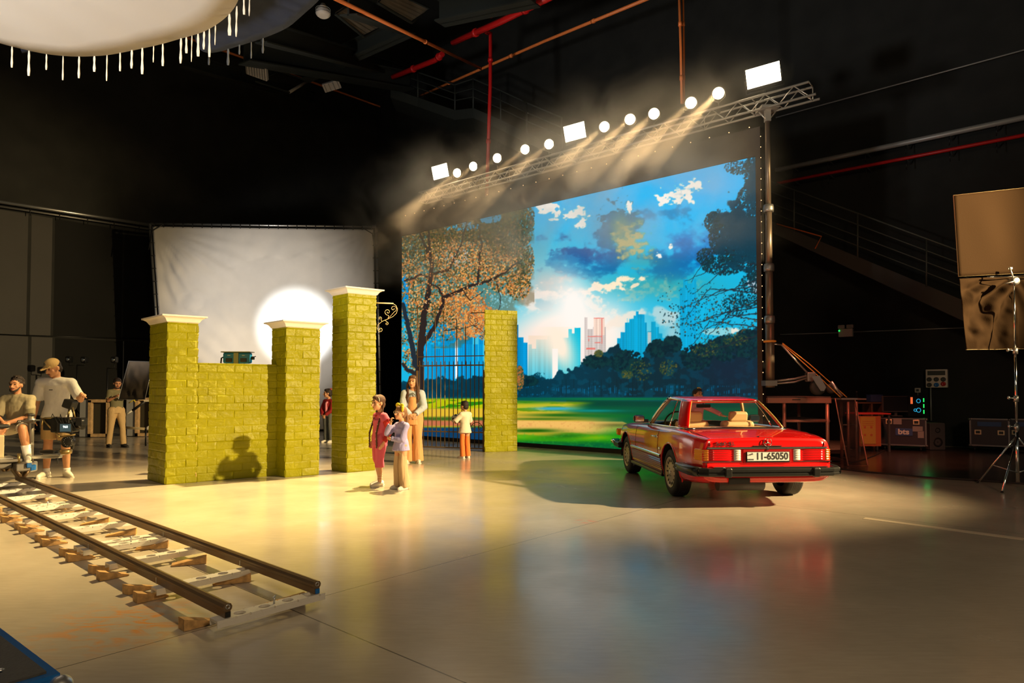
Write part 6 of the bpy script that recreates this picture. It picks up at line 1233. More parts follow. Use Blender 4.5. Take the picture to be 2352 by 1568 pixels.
# ------------------------------------------------------------------ blue equipment case in the near corner
M('case_black', (.05, .048, .042), .55, bump=.3, bscale=90); M('case_blue', (.0, .10, .36), .3)
def case():
    z = .75; c = at(138, 1545, z); e = at(0, 1441, z); u = (e - c); u.z = 0; u.normalize(); n = Vector((u.y, -u.x, 0)); n = n if n.y < 0 or n.x < 0 else -n   # u along the edge towards the left, n into the case
    n = Vector((-1, 0, 0)) - u * Vector((-1, 0, 0)).dot(u); n.normalize(); n = n if n.y < 0 else -n
    r = E('equipment_case', (c.x, c.y, 0), 0, 'blue and black equipment case on wheels in the near corner of the floor', 'case'); T = lambda a, b, zz: u * a + n * b + Vector((0, 0, zz)); rz = math.atan2(u.y, u.x); LU, LN = 1.1, .62
    MB().box(T(LU / 2, LN / 2, .42), (LU, LN, .64), rz).build('case_body', 'case_blue', r)
    m = MB()
    for (a0, a1, b0, b1) in ((0, LU, 0, .022), (0, LU, LN - .022, LN), (0, .022, .022, LN - .022), (LU - .022, LU, .022, LN - .022)): m.box(T((a0 + a1) / 2, (b0 + b1) / 2, z - .006), (a1 - a0, b1 - b0, .012), rz)
    m.build('blue_rim', 'case_blue', r)
    m = MB()
    for (a0, a1, b0, b1) in ((.022, .10, .022, LN - .022), (.10, LU - .022, .022, .09), (.10, LU - .022, LN - .16, LN - .022), (.42, LU - .022, .09, LN - .16)): m.box(T((a0 + a1) / 2, (b0 + b1) / 2, z - .002), (a1 - a0, b1 - b0, .016), rz)
    m.build('black_panel', 'case_black', r); MB().box(T(.26, .27, z - .10), (.26, .22, .012), rz).build('handle_recess', 'dull_steel', r)
    m = MB()
    for a, b in ((.12, .09), (.40, .09), (.43, .09), (.70, .09), (.05, .15), (.05, .32), (.38, .16), (.66, .3), (.05, .48)): m.sph(T(a, b, z + .006), (.009, .009, .004), 8, 5)
    m.build('rivets', 'steel', r)
    for a, b in ((0, 0), (LU, 0), (0, LN), (LU, LN)): MB().sph(T(a, b, z - .035), .030, 14, 10).build('ball_corner', 'steel', r); MB().lathe(T(a + (.1 if a == 0 else -.1), b + (.08 if b == 0 else -.08), .05), u, [(-.02, .02), (-.02, .05), (.02, .05), (.02, .02)], 14).build('caster', 'rubber', r)
    m = MB()
    for i in range(16): m.box(T(.48 + i * .033, .30, z + .010), (.012, .24, .006), rz)
    m.build('grip_ribs', 'dark_grey', r)
case()
# ------------------------------------------------------------------ things behind the green wall on the left
def lampbox():
    c = atY(546, 822, 11.6); r = E('panel_light', (c.x, c.y, 0), 0, 'blue boxed studio light on a stand, standing behind the low green wall', 'lamp'); z = c.z; ws = 62 * 11.6 / FPX
    MB().box((-.0, 0, z), (ws, .12, .20), bev=.03).build('housing', 'case_sky', r)
    MB().box((0, 0, z + .105), (ws + .04, .2, .016)).build('top_plate', 'dull_steel', r); MB().box((.0, -.065, z - .01), (.085, .02, .20)).build('centre_band', 'dull_steel', r)
    for sx in (-1, 1): MB().box((sx * .13, -.066, z - .04), (.11, .02, .07), bev=.008).build('side_panel', 'dark_grey', r); MB().box((sx * .13, -.064, z + .045), (.05, .006, .012)).build('badge_plate', 'white_plastic', r)
    MB().tube([(-ws / 2, 0, z + .02), (-ws / 2 - .05, 0, z), (-ws / 2 - .06, 0, z - .11)], .013, 6).build('yoke', 'black_metal', r); MB().box((ws / 2 + .03, 0, z), (.05, .05, .06), bev=.01).cyl((ws / 2, -.02, z), (ws / 2 + .09, -.02, z + .03), .008).build('yoke_knob', 'black_metal', r)
    MB().cyl((0, .02, .02), (0, .02, z - .09), .018).build('stand_pole', 'steel', r)
    for k in range(3): a = 2 * PI * k / 3 + .4; MB().cyl((0, .02, .55), (.45 * math.cos(a), .02 + .45 * math.sin(a), .02), .012).build('stand_leg', 'steel', r)
lampbox()
# plywood flats leaning near the far wall
def flat(x0, x1, ytop, ybot, Y, label, side=0):
    a, b = atY(x0, ybot, Y), atY(x1, ybot, Y); z1 = atY(x0, ytop, Y).z; r = E('wooden_set_frame', (a.x, a.y, 0), 0, label, 'set flat'); w_ = b.x - a.x; t = .09
    for (cx, cz, sx, sz) in ((w_ / 2, z1 - t / 2, w_, t), (w_ / 2, t / 2 + .02, w_, t), (t / 2, z1 / 2, t, z1 - .04), (w_ - t / 2, z1 / 2, t, z1 - .04)): MB().box((cx, 0, cz), (sx, .12, sz)).build('frame_member', 'plywood', r)
    MB().box((w_ / 2, .10, z1 / 2), (w_, .02, z1 - .05)).build('backing', 'panel_dark', r)
    if side: MB().box((-side / 2, .25, z1 / 2), (side, .5, z1 - .04)).build('side_panel', 'grey_ply', r)
M('panel_dark', (.04, .035, .02), .7); M('grey_ply', (.30, .30, .30), .6)
flat(204, 252, 917, 992, 19.5, 'open plywood box frame to the left of the man with the dark panel', .28)
flat(312, 352, 913, 994, 19.8, 'open plywood box frame between the man with the dark panel and the pillar', .30)
# white boom arms of a folded jib behind the man
def jib():
    Y = 16.6; p = atY(320, 985, Y); r = E('folded_jib', (p.x, p.y, 0), 0, 'folded jib arm of white and black tubes behind the man in olive', 'jib'); q = lambda x, y, d=0: atY(x, y, Y + d) - V((p.x, p.y, 0))
    MB().cyl(q(288, 953), q(306, 941), .022).build('lower_tube', 'white_plastic', r); MB().cyl(q(305, 942), q(333, 922), .032).build('upper_tube', 'black_paint', r); MB().box(q(340, 920), (.17, .08, .05)).build('end_cap', 'cloth_cream', r)
    MB().cyl(q(283, 980), q(340, 984), .018).cyl(q(283, 983), q(340, 987), .012).build('base_tube', 'dolly_beige', r); MB().sph(q(342, 983), .06).build('joint', 'white_plastic', r); MB().tube([q(296, 925), q(303, 921), q(309, 918), q(310, 923)], .012, 6).build('hook', 'bow_yellow', r)
    for x in (290, 335): t = q(x, 985); MB().cyl(t, (t.x, t.y, .0), .02).build('foot', 'black_metal', r)
jib()
def farstand(px, yt, label, heads):
    Y = 20.5; p = atY(px, 900, Y); r = E('light_stand', (p.x, p.y, 0), 0, label, 'stand'); zt = atY(px, yt, Y).z
    MB().cyl((0, 0, .4), (0, 0, zt), .022).build('pole', 'black_metal', r)
    for k in range(3): a = 2 * PI * k / 3 + .3; MB().cyl((0, 0, .8), (.5 * math.cos(a), .5 * math.sin(a), .02), .014).build('leg', 'black_metal', r)
    for (hx, hy) in heads:
        h = atY(hx, hy, Y) - V((p.x, p.y, 0)); b = MB().box(h, (.16, .16, .2), bev=.03).build('lamp_head', 'black_metal', r); MB().lathe(h + V((0, -.082, 0)), (0, -1, 0), [(0, .06), (.01, .055), (.012, .01)], 14).build('lens_glass', 'chrome', b)
        MB().tube([h + V((0, 0, -.1)), (h.x, 0, zt - .02), (0, 0, zt)], .012, 6).build('arm', 'black_metal', b)
farstand(176, 838, 'black stand with two unlit lamps behind the man in the cap', [(159, 825), (194, 826)]); farstand(246, 845, 'black stand with one unlit lamp near the dark cloth panel', [(263, 826)])
# rail pipes high on the left wall
def wallpipe(P0, D, a, b, r_, mat, label, cat, off, hang=None, name='wall_pipe'):
    p, q = onwall(P0, D, *a, off), onwall(P0, D, *b, off); z = (p.z + q.z) / 2; ro = E(name, (p.x, p.y, 0), 0, label, cat); d = V((q.x - p.x, q.y - p.y, 0)); MB().cyl((0, 0, p.z), (d.x, d.y, q.z), r_, n=10).build('pipe', mat, ro)
    n = V((-D.y, D.x, 0)); n = n if n.dot(P0) > 0 else -n
    for k in range(hang or 0):
        t = (k + .5) / hang; c = d * t + V((0, 0, p.z + (q.z - p.z) * t)); MB().tube([c, c + n * (off - .01)], .018, 6).build('bracket', 'dull_steel', ro); MB().cyl(c, c + V((0, 0, -.3)), .012).build('hanger', 'black_metal', ro)
    return ro
wallpipe(PL, DB, (-40, 457), (348, 517), .06, 'steel', 'long steel pipe running along the top of the left wall', 'pipe', .35, 6); wallpipe(PL, DB, (-40, 468), (348, 527), .03, 'dull_steel', 'thinner dark pipe hanging just below the long steel pipe on the left wall', 'pipe', .30, 0)
wallpipe(PL, DB, (-40, 767), (350, 779), .02, 'black_metal', 'thin dark cable run across the middle of the left wall', 'pipe', .06, 0)
p = onwall(PL, DB, 282, 900, .1); r = E('wall_conduit', (p.x, p.y, 0), 0, 'thin upright conduit on the left wall behind the man with the dark panel', 'pipe'); MB().cyl((0, 0, 0), (0, 0, 3.2), .015).build('pipe', 'grey_conduit', r)
M('box_beige', (.80, .66, .58), .5)
# ------------------------------------------------------------------ right hand side
M('deck_alu_redlit', (.42, .20, .15), .4, .5); M('deck_top', (.10, .07, .06), .6); M('glass_dark', (.02, .018, .018), .15, alpha=.35)  # reddish tint of the deck metal stands in for red light on it
def stage():
    Y0 = 12.75; a = atY(1762, 916, Y0); b = atY(1908, 916, Y0); w_ = b.x - a.x; zt = 1.285; r = E('stage_deck', (a.x, a.y, 0), 0, 'low metal stage deck on tube legs behind the red car, under the tower', 'stage deck')
    MB().box((w_ / 2, .62, zt + .005), (w_, 1.25, .02)).build('deck_top', 'deck_top', r); MB().box((w_ / 2, 0, zt - .06), (w_, .05, .10)).build('front_beam', 'deck_alu_redlit', r); MB().box((w_ / 2, 1.24, zt - .06), (w_, .05, .10)).build('rear_beam', 'deck_alu_redlit', r)
    for sx in (.02, w_ - .02): MB().box((sx, .62, zt - .06), (.05, 1.2, .10)).build('side_beam', 'deck_alu_redlit', r)
    for x, y in ((.34, .02), (w_ - .06, .02), (.42, 1.2), (w_ - .10, 1.2)): l = MB().cyl((x, y, 0.0), (x, y, zt - .11), .035, n=12).build('leg', 'deck_alu_redlit', r)
    MB().box((w_ / 2 + .15, .6, .84), (w_ - .4, 1.1, .03)).build('shelf', 'deck_top', r); MB().cyl((.3, .02, .82), (w_ - .02, .02, .82), .025).build('cross_bar', 'deck_alu_redlit', r)
    MB().box((w_ * .45, -.028, zt - .045), (.16, .006, .016)).build('deck_label', 'black_paint', r)
stage()
def frame2():
    Y0 = 13.1; q = lambda x, y, d=0: atY(x, y, Y0 + d); p = q(1948, 1055); r = E('tube_stand', (p.x, p.y, 0), 0, 'tall tube legged stand with a dark top plate just right of the stage deck', 'stand'); o = V((p.x, p.y, 0))
    for x, d in ((1948, 0), (1932, .5), (1966, .5)): t = q(x, 922, d) - o; MB().cyl((t.x, t.y, 0), t, .028, n=12).build('leg', 'deck_alu_redlit', r)
    t = q(1946, 918, .25) - o; MB().box((t.x, t.y, t.z + .02), (.46, .6, .03)).build('top_plate', 'deck_top', r); a = q(1932, 975, .5) - o; b = q(1966, 975, .5) - o; MB().cyl(a, b, .018).build('cross_bar', 'deck_alu_redlit', r)
    c = [q(1918, 915, -.35), q(1963, 915, -.30), q(1993, 1057, -.9), q(1948, 1070, -.95)]; z0 = min(c[2].z, c[3].z); c[2].z = .02; c[3].z = .02; o = c[3].copy(); o.z = 0; r = E('leaning_frame', o, 0, 'thin framed dark panel leaning against the tube legged stand', 'frame'); c = [v - o for v in c]
    MB().tube(c, .012, 6, True).build('frame_rod', 'deck_alu_redlit', r); MB().add([v + V((0, dy, 0)) for dy in (0, .008) for v in c], [(0, 1, 2, 3), (7, 6, 5, 4), (0, 4, 5, 1), (1, 5, 6, 2), (2, 6, 7, 3), (3, 7, 4, 0)]).build('panel', 'glass_dark', r)
frame2()
def wallpt(px, py, off): return onwall(PR, DA, px, py, off)
WN = V((-DA.y, DA.x, 0)); WN = WN if WN.dot(PR) < 0 else -WN; WR_ = math.atan2(-DA.y, -DA.x)
M('case_navy', (.028, .018, .028), .5); M('case_alu', (.20, .18, .18), .35, .7); M('case_latch', (.75, .55, .35), .3, .6); M('sticker', (.30, .26, .24), .6); M('sticker_blue', (.04, .08, .22), .6)
def rcase(x0, x1, yt, yb, Y, label, decor):
    a = atY(x0, yb, Y); b = atY(x1, yb, Y); w_ = b.x - a.x; zt = atY(x0, yt, Y).z; c = (a + b) / 2; rz = -math.atan2(c.x, Y); r = E('flight_case', (c.x, Y, 0), rz, label, 'flight case'); z0 = .13; h = zt - z0
    MB().box((0, .3, z0 + h / 2), (w_, .6, h), bev=.01).build('case_body', 'case_navy', r); m = MB()
    for z in (z0 + .012, zt - .012): m.box((0, -.004, z), (w_ + .01, .02, .03))
    for x in (-w_ / 2 + .012, w_ / 2 - .012): m.box((x, -.004, z0 + h / 2), (.03, .02, h))
    m.build('edge_trim', 'case_alu', r)
    for sx in (-1, 1):
        for z in (z0 + .01, zt - .02): MB().sph((sx * w_ / 2, -.0, z), .035, 8, 6).build('corner_ball', 'case_alu', r)
        lz = z0 + h * (.86 if decor else .5); l = MB().box((sx * w_ * .29, -.008, lz), (.13, .02, .11), bev=.005).build('latch', 'case_latch', r); MB().box((sx * w_ * .29, -.02, lz), (.08, .006, .06)).build('latch_dish', 'black_paint', l)
        for dy in (.08, .5): cs = MB().lathe((sx * w_ * .38, dy, .055), (1, 0, 0), [(-.02, .02), (-.02, .055), (.02, .055), (.02, .02)], 14); cs.box((sx * w_ * .38, dy, .115), (.07, .08, .03)); cs.build('caster', 'black_metal', r)
    T = lambda x, z: Matrix.Translation((x, -.022, z)) @ Matrix.Rotation(PI / 2, 4, 'X')
    if decor:
        MB().box((w_ * .03, -.012, z0 + h * .50), (w_ * .36, .012, h * .26)).build('sticker', 'sticker_blue', r); text('case_letters', 'bts', .17, T(.02, z0 + h * .50), 'white_plastic', r, .002, .006, 1.1)
        for x, z, sx, sz in ((-.1, .88, .17, .14), (.30, .62, .2, .12), (.36, .42, .12, .16)): MB().box((x, -.011, z0 + h * z), (sx, .008, sz)).build('sticker', 'sticker', r)
    else: MB().box((0, -.011, z0 + h * .8), (w_ * .6, .008, h * .16)).build('sticker', 'sticker_blue', r)
    return r
rcase(2027, 2120, 960, 1020, 15.2, 'dark flight case with stickers and two latches under the glowing computer', True)
rcase(2236, 2310, 961, 1019, 15.0, 'dark flight case with two wide latches left of the flag stand', False); rcase(2322, 2400, 962, 1020, 14.9, 'dark flight case partly hidden behind the flag stand at the frame edge', False)
M('led_green', (.1, 1, .3), .3, emit=(.02, 1, .15), es=1.2); M('led_cyan', (.1, .8, 1), .3, emit=(.02, .45, .8), es=.7); M('led_orange', (1, .3, .1), .3, emit=(1, .18, .05), es=.7)
def pc():
    Y = 15.35; a = atY(2105, 958, Y); z0 = atY(2105, 956, Y).z; zt = atY(2105, 908, Y).z; r = E('computer_tower', (a.x, Y, z0), .0, 'computer tower with cyan, orange and green lights on the stickered flight case', 'computer'); h = zt - z0; w_ = 35 * Y / FPX
    MB().box((0, .2, h / 2), (w_, .4, h), bev=.01).build('case', 'screen_black', r)
    for x, z, s_, m_ in ((.05, .74, .045, 'led_cyan'), (.05, .30, .05, 'led_cyan'), (-.03, .30, .03, 'led_cyan')): MB().tube([(x + s_ * math.cos(t), -.006, h * z + s_ * math.sin(t)) for t in [2 * PI * k / 16 for k in range(16)]], .007, 5, True).build('fan_ring', m_, r)
    MB().box((-.11, -.003, h * .76), (.05, .006, h * .32)).build('light_bar', 'led_orange', r)
    for z in (.22, .5, .78): MB().box((w_ / 2 - .005, -.003, h * z), (.02, .008, h * .18)).build('green_strip', 'led_green', r)
    l = lamp('POINT', 'case_light', (a.x + w_ / 2 + .12, Y + .1, z0 + h / 2), None, .5, (.05, 1, .2), .05)
    Y = 15.4; a = atY(2058, 935, Y); r = E('computer_monitor', (a.x, Y, z0), 0, 'black computer monitor seen dark, left of the glowing computer tower', 'monitor'); MB().box((0, 0, .29), (.66, .05, .38), bev=.01).build('bezel', 'dark_grey', r); MB().box((0, .03, .12), (.06, .05, .2)).build('neck', 'dark_grey', r); MB().box((0, .03, .01), (.24, .18, .02)).build('foot', 'dark_grey', r)
    MB().box((0, -.027, .30), (.62, .004, .34)).build('screen', 'screen_black', r)
pc()
def desk():
    Y = 14.9; a = atY(1974, 950, Y); b = atY(2024, 950, Y); w_ = b.x - a.x; zt = a.z; r = E('side_table', (a.x, Y, 0), 0, 'small table with a red lit edge and a yellow printed sheet, left of the stickered case', 'table'); MB().box((w_ * .7, .3, zt), (w_ * 1.5, .6, .03)).build('table_top', 'redlit_edge', r)
    MB().box((w_ / 2, .03, zt * .55), (w_, .02, zt * .78)).build('front_panel', 'orange_panel', r); MB().box((w_ * .40, .014, zt * .57), (w_ * .70, .006, zt * .70)).build('printed_sheet', 'yellow_sheet', r)
    m = MB()
    for k in range(4): m.box((w_ * (.25 + .3 * (k % 2)), .010, zt * (.45 + .2 * (k // 2))), (.05, .003, .05))
    for k in range(3): m.box((w_ * .40, .010, zt * (.8 - k * .05)), (w_ * .5, .003, .008))
    m.build('sheet_print', 'orange_panel', r)
    for x, y in ((.02, .05), (w_ * 1.4, .05), (.02, .55), (w_ * 1.4, .55)): MB().box((x, y, zt / 2), (.04, .04, zt)).build('leg', 'dark_grey', r)
    Y = 15.95; p = atY(1998, 925, Y); r = E('shelf_unit', (p.x, Y, 0), 0, 'dark wooden shelf unit behind the table with the red lit edge', 'shelf'); z = atY(1998, 925, Y).z; MB().box((.0, .2, z), (.66, .4, .03)).build('top_board', 'shelf_wood', r)
    for x in (-.31, 0.05, .31): MB().box((x, .2, z / 2), (.04, .4, z)).build('upright', 'shelf_wood', r)
    t = E('blue_box', (p.x + .2, Y + .15, z + .016), 0, 'dull blue box on top of the dark wooden shelf unit', 'box'); MB().box((0, 0, .09), (.3, .2, .17), bev=.01).build('box_body', 'sticker_blue', t); MB().box((0, 0, .178), (.31, .21, .02)).build('box_lid', 'sticker_blue', t)
    t = E('bottle', (p.x - .26, Y + .12, z + .016), 0, 'small clear bottle standing at the left end of the shelf unit', 'bottle'); MB().lathe((0, 0, 0), (0, 0, 1), [(0, .03), (.01, .04), (.16, .04), (.2, .018), (.24, .016)], 14).build('bottle_body', 'glass_dark', t); MB().cyl((0, 0, .24), (0, 0, .27), .018).build('cap', 'dark_grey', t)
M('redlit_edge', (.55, .05, .04), .5); M('orange_panel', (.38, .10, .03), .6); M('yellow_sheet', (.40, .24, .04), .7); M('shelf_wood', (.16, .10, .06), .7)  # table top carries the red light on the desk edge as its colour
desk()
p = atY(2155, 1034, 15.3); r = E('loudspeaker', (p.x, p.y, 0), 0, 'dark upright loudspeaker box standing between the flight cases', 'speaker'); MB().box((0, .2, .33), (.36, .38, .64), bev=.02).build('cabinet', 'dark_grey', r)
for z, R_ in ((.2, .11), (.48, .06)): MB().lathe((0, .008, z), (0, -1, 0), [(-.005, R_), (.006, R_), (.002, R_ * .8), (-.01, R_ * .3), (0, .01)], 20).build('driver', 'black_satin', r)
# power box on the wall
def wbox():
    c = wallpt(2152, 869, .10); r = E('power_box', c, WR_, 'pale wall mounted power box with sockets and a conduit below it', 'electrical box'); s = 44 * c.y / FPX * .95
    MB().box((0, 0, 0), (s, .16, s), bev=.012).build('box_body', 'box_beige', r); f = lambda x, z: (x * s, -.085, z * s)
    MB().box(f(0, .3), (s * .82, .02, s * .24)).build('breaker_window', 'dark_grey', r)
    for x, z, m_ in ((-.33, -.05, 'dark_grey'), (0, -.05, 'dark_grey'), (.32, -.05, 'dark_grey'), (-.33, -.35, 'dark_grey'), (0, -.35, 'blue_plastic'), (.32, -.3, 'red_pipe')): MB().lathe(f(x, z), (0, -1, 0), [(0, s * .12), (.02, s * .12), (.025, s * .07), (.01, .01)], 16).build('socket', m_, r)
    MB().cyl((-s * .3, 0, -s / 2), (-s * .3, 0, -s / 2 - .85), .018).build('conduit', 'grey_conduit', r)
    c = wallpt(2108, 896, .06); r = E('wall_socket', c, WR_, 'small pale wall socket left of the power box', 'socket'); MB().box((0, 0, 0), (.13, .06, .12), bev=.01).build('plate', 'box_beige', r); MB().box((0, -.035, 0), (.06, .01, .06)).build('socket_face', 'dark_grey', r); MB().cyl((0, 0, -.06), (0, 0, -.3), .012).build('conduit', 'grey_conduit', r)
wbox()
# emergency light with conduit
def emer():
    c = wallpt(1943, 764, .10); r = E('emergency_light', c, WR_, 'pale twin head emergency light with green dot on the dark right wall', 'lamp'); k = c.y / FPX
    MB().box((0, 0, 0), (31 * k * .95, .12, 18 * k), bev=.01).build('battery_box', 'box_beige', r)
    for s in (-1, 1): h = MB().box((s * 9 * k, -.02, 14 * k), (13 * k, .10, 8 * k), bev=.01).build('lamp_head', 'box_beige', r); MB().box((s * 9 * k, -.074, 14 * k), (10 * k, .008, 6 * k)).build('lens', 'lens_white', h)
    MB().sph((-13 * k, -.065, 5 * k), .022, 8, 6).build('status_light', 'led_green', r)
emer()
def wp(a, b, rr, mat, label, off, z_eq=True, hang=0, name='wall_pipe', cat='pipe'): return wallpipe(PR, DA, a, b, rr, mat, label, cat, off, hang, name)
wp((1792, 768), (1926, 764), .014, 'grey_conduit', 'thin pale conduit running from the tower to the emergency light', .05); wp((1960, 762), (2330, 748), .014, 'grey_conduit', 'thin pale conduit running right from the emergency light', .05)
wp((1782, 391), (2600, 217), .07, 'grey_conduit', 'thick pale pipe running high along the right wall', .6, hang=8); wp((1784, 421), (2600, 262), .045, 'red_pipe', 'thin red pipe below the thick pale pipe on the right wall', .6, hang=8); wp((1782, 270), (2600, 47), .018, 'grey_conduit', 'thin wire high on the right wall above the pipes', .4)
# stair with railing against the right wall
def stair():
    M('stair_steel', (.06, .045, .035), .6); M('orange_tape', (.8, .16, .03), .5)
    q = lambda x, y, o_=1.1: wallpt(x, y, o_); a, b = q(1700, 478), q(2480, 800); c, d = q(1700, 500), q(2480, 860); r = E('steel_stair', (0, 0, 0), 0, 'dark steel stair flight with railing rising along the right wall behind the tower', 'stair')
    th = WN * .06; v = [a, b, d, c]; MB().add(v + [x - th * 1 for x in v], [(0, 1, 2, 3), (7, 6, 5, 4), (0, 4, 5, 1), (1, 5, 6, 2), (2, 6, 7, 3), (3, 7, 4, 0)]).build('stringer', 'stair_steel', r)
    v = [x - WN * .95 for x in v]; MB().add(v + [x - th for x in v], [(0, 1, 2, 3), (7, 6, 5, 4), (0, 4, 5, 1), (1, 5, 6, 2), (2, 6, 7, 3), (3, 7, 4, 0)]).build('stringer', 'stair_steel', r)
    m = MB()
    for k in range(26):
        p = a.lerp(b, (k + .5) / 26) - V((0, 0, .12)) - WN * .5; m.box(p, (.28, .9, .03), WR_)
    m.build('treads', 'stair_steel', r)
    for y0, y1 in ((390, 678), (414, 708), (440, 735), (460, 762)): MB().cyl(q(1700, y0), q(2480, y1), .022 if y0 == 390 else .014).build('hand_rail' if y0 == 390 else 'mid_rail', 'stair_rail', r)
    for x in (1740, 1824, 1970, 2128, 2300): t = (x - 1700) / 780; MB().cyl(q(x, 478 + 322 * t + 4), q(x, 390 + 288 * t), .02).build('post', 'stair_rail', r)
    w0, w1, w2, w3 = q(1784, 514, 1.16), q(1887, 543, 1.16), q(1872, 571, 1.16), q(1784, 519, 1.16); MB().tube([w0, w1, w2], .02, 5).build('orange_edge', 'orange_tape', r)
M('stair_rail', (.10, .10, .08), .5, .3)
stair()
# C-stand with floppy flag
M('floppy_cloth', (.024, .013, .006), .9, spec=.05, bump=.2, bscale=60); M('floppy_edge', (.45, .33, .16), .6)
def cstand():
    Y = 9.6; x = (2333 - CXP) * Y / FPX; r = E('flag_stand', (x, Y, 0), 0, 'chrome stand with spread legs holding the brown cloth flag at the frame edge', 'stand'); z = lambda py: CAMH + (HZ - py) * Y / FPX
    for (a, b, q) in ((.08, z(980), .024), (z(985), z(800), .018), (z(805), z(640), .014)): MB().cyl((0, 0, a), (0, 0, b), q, n=14).build('riser', 'chrome', r)
    for py in (980, 915, 805): k_ = MB().lathe((0, 0, z(py)), (0, 0, 1), [(-.05, .02), (-.05, .034), (.04, .034), (.04, .02)], 14).build('collar', 'steel', r); MB().cyl((0, 0, z(py)), (-.10, 0, z(py) + .01), .008).sph((-.11, 0, z(py) + .01), (.02, .02, .028), 8, 6).build('knob', 'steel', k_)
    feet = [at(2247, 1107, .015), at(2302, 1129, .015), V((x + .75, Y + .25, .015))]
    for f in feet:
        f = f - V((x, Y, 0)); m = MB(); m.tube([(0, 0, z(1000)), V((0, 0, z(1000))).lerp(f, .5), f], .014, 8); m.build('leg', 'chrome', r); mid = V((0, 0, z(1000))).lerp(f, .62); MB().cyl((0, 0, .22), mid, .009).build('brace', 'steel', r); MB().cyl(f, f + (f - V((0, 0, .3))).normalized() * .02, .018).build('foot_tip', 'rubber', r)
    h = MB().lathe((0, 0, z(645)), (0, 1, 0), [(-.05, .02), (-.05, .055), (.05, .055), (.05, .02)], 16).build('grip_head', 'steel', r); MB().cyl((0, -.06, z(645)), (-.18, -.06, z(652)), .008).build('grip_handle', 'steel', h); MB().cyl((0, 0, z(640)), (-.06, 0, z(612)), .012).build('flag_pin', 'steel', h)
    Yf = 9.75; q = lambda px, py, d=0: atY(px, py, Yf + d) - V((x, Y, 0)); f = E('floppy_cloth_flag', (x, Y, 0), 0, 'brown cloth floppy flag in a frame with its lower flap hanging in folds', 'flag')
    c = [q(2202, 634), q(2402, 624, .3), q(2398, 427, .3), q(2190, 449)]; P = [[c[0].lerp(c[1], i / 30).lerp(c[3].lerp(c[2], i / 30), j / 24) + V((0, -.02 + .02 * math.sin(i * .35 + j * .1) * math.sin(PI * i / 30) * math.sin(PI * j / 24), 0)) for i in range(31)] for j in range(25)]
    MB().grid(P).build('cloth', 'floppy_cloth', f, [('SOLIDIFY', dict(thickness=.005))]); MB().tube(c, .010, 6, True).build('frame_rod', 'floppy_edge', f)
    d0 = [q(2203, 640), q(2402, 630, .3)]; e0 = [q(2217, 803), q(2404, 800, .3)]; P = []; NX, NZ = 90, 70
    for j in range(NZ + 1):
        t = j / NZ; row = []
        for i in range(NX + 1):
            s = i / NX; p = d0[0].lerp(d0[1], s).lerp(e0[0].lerp(e0[1], s), t); a = math.atan2(t + .12, abs(s - .62) + .12) ; rad = math.hypot(t + .02, s - .62)
            amp = .085 * min(1, 6 * t) * (1 - .35 * t) * min(1, 10 * s); fold = math.sin(a * 14 + float(fbm(np.array(s * 4.), np.array(t * 3.), 3, 7)) * 5) * (1 if s < .62 else .35)
            row.append((p.x, p.y + amp * fold - .02 * t, p.z))
        P.append(row)
    MB().grid(P).build('hanging_flap', 'floppy_cloth', f, [('SOLIDIFY', dict(thickness=.004))]); MB().tube([(p[0] - .004, p[1], p[2]) for p in P[-1]], .006, 4).build('flap_hem', 'floppy_edge', f)
    MB().cyl(q(2268, 636), q(2402, 634, .2), .008).build('cross_rod', 'chrome', f); MB().box(q(2320, 616), (.06, .02, .03)).build('corner_plate', 'white_plastic', f)
cstand()
# thin dark layer over the floor behind the car and the cable along its edge
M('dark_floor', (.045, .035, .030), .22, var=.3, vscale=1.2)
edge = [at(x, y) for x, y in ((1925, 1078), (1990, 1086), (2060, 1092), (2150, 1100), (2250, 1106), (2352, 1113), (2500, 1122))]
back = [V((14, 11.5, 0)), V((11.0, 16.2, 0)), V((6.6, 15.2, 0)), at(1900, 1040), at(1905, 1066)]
m = MB(); out = edge + back; m.prism([(p.x, p.y) for p in out], .001, .008); tag(m.build('dark_floor_layer', 'dark_floor'), 'dark glossy layer over the floor in front of the flight cases', 'floor layer')
m = MB(); m.tube([p + V((0, .05 + .04 * math.sin(i * 2), .016)) for i, p in enumerate(edge)], .014, 6); tag(m.build('floor_cable', 'rubber'), 'black cable lying along the edge of the dark floor layer', 'cable')
m = MB(); m.tube([at(x, y, .012) for x, y in ((1945, 1064), (1975, 1058), (2010, 1046), (2030, 1034), (2048, 1030), (2060, 1022))], .014, 6); tag(m.build('floor_cable', 'rubber'), 'black cable trailing from the leaning frame to the stickered flight case', 'cable')
M('faded_tape', (.60, .50, .36), .6); a, b = at(1985, 1190), at(2352, 1238); d = (b - a).normalized(); n = V((-d.y, d.x, 0)); MBt = MB().box(((a.x + b.x) / 2, (a.y + b.y) / 2, .002), ((b - a).length, .10, .003), math.atan2(d.y, d.x)); tag(MBt.build('tape_strip', 'faded_tape'), 'long pale faded tape strip stuck to the floor at the right', 'tape')
M('box_red', (.6, .01, .01), .5)  # plain matte red of the ceiling box
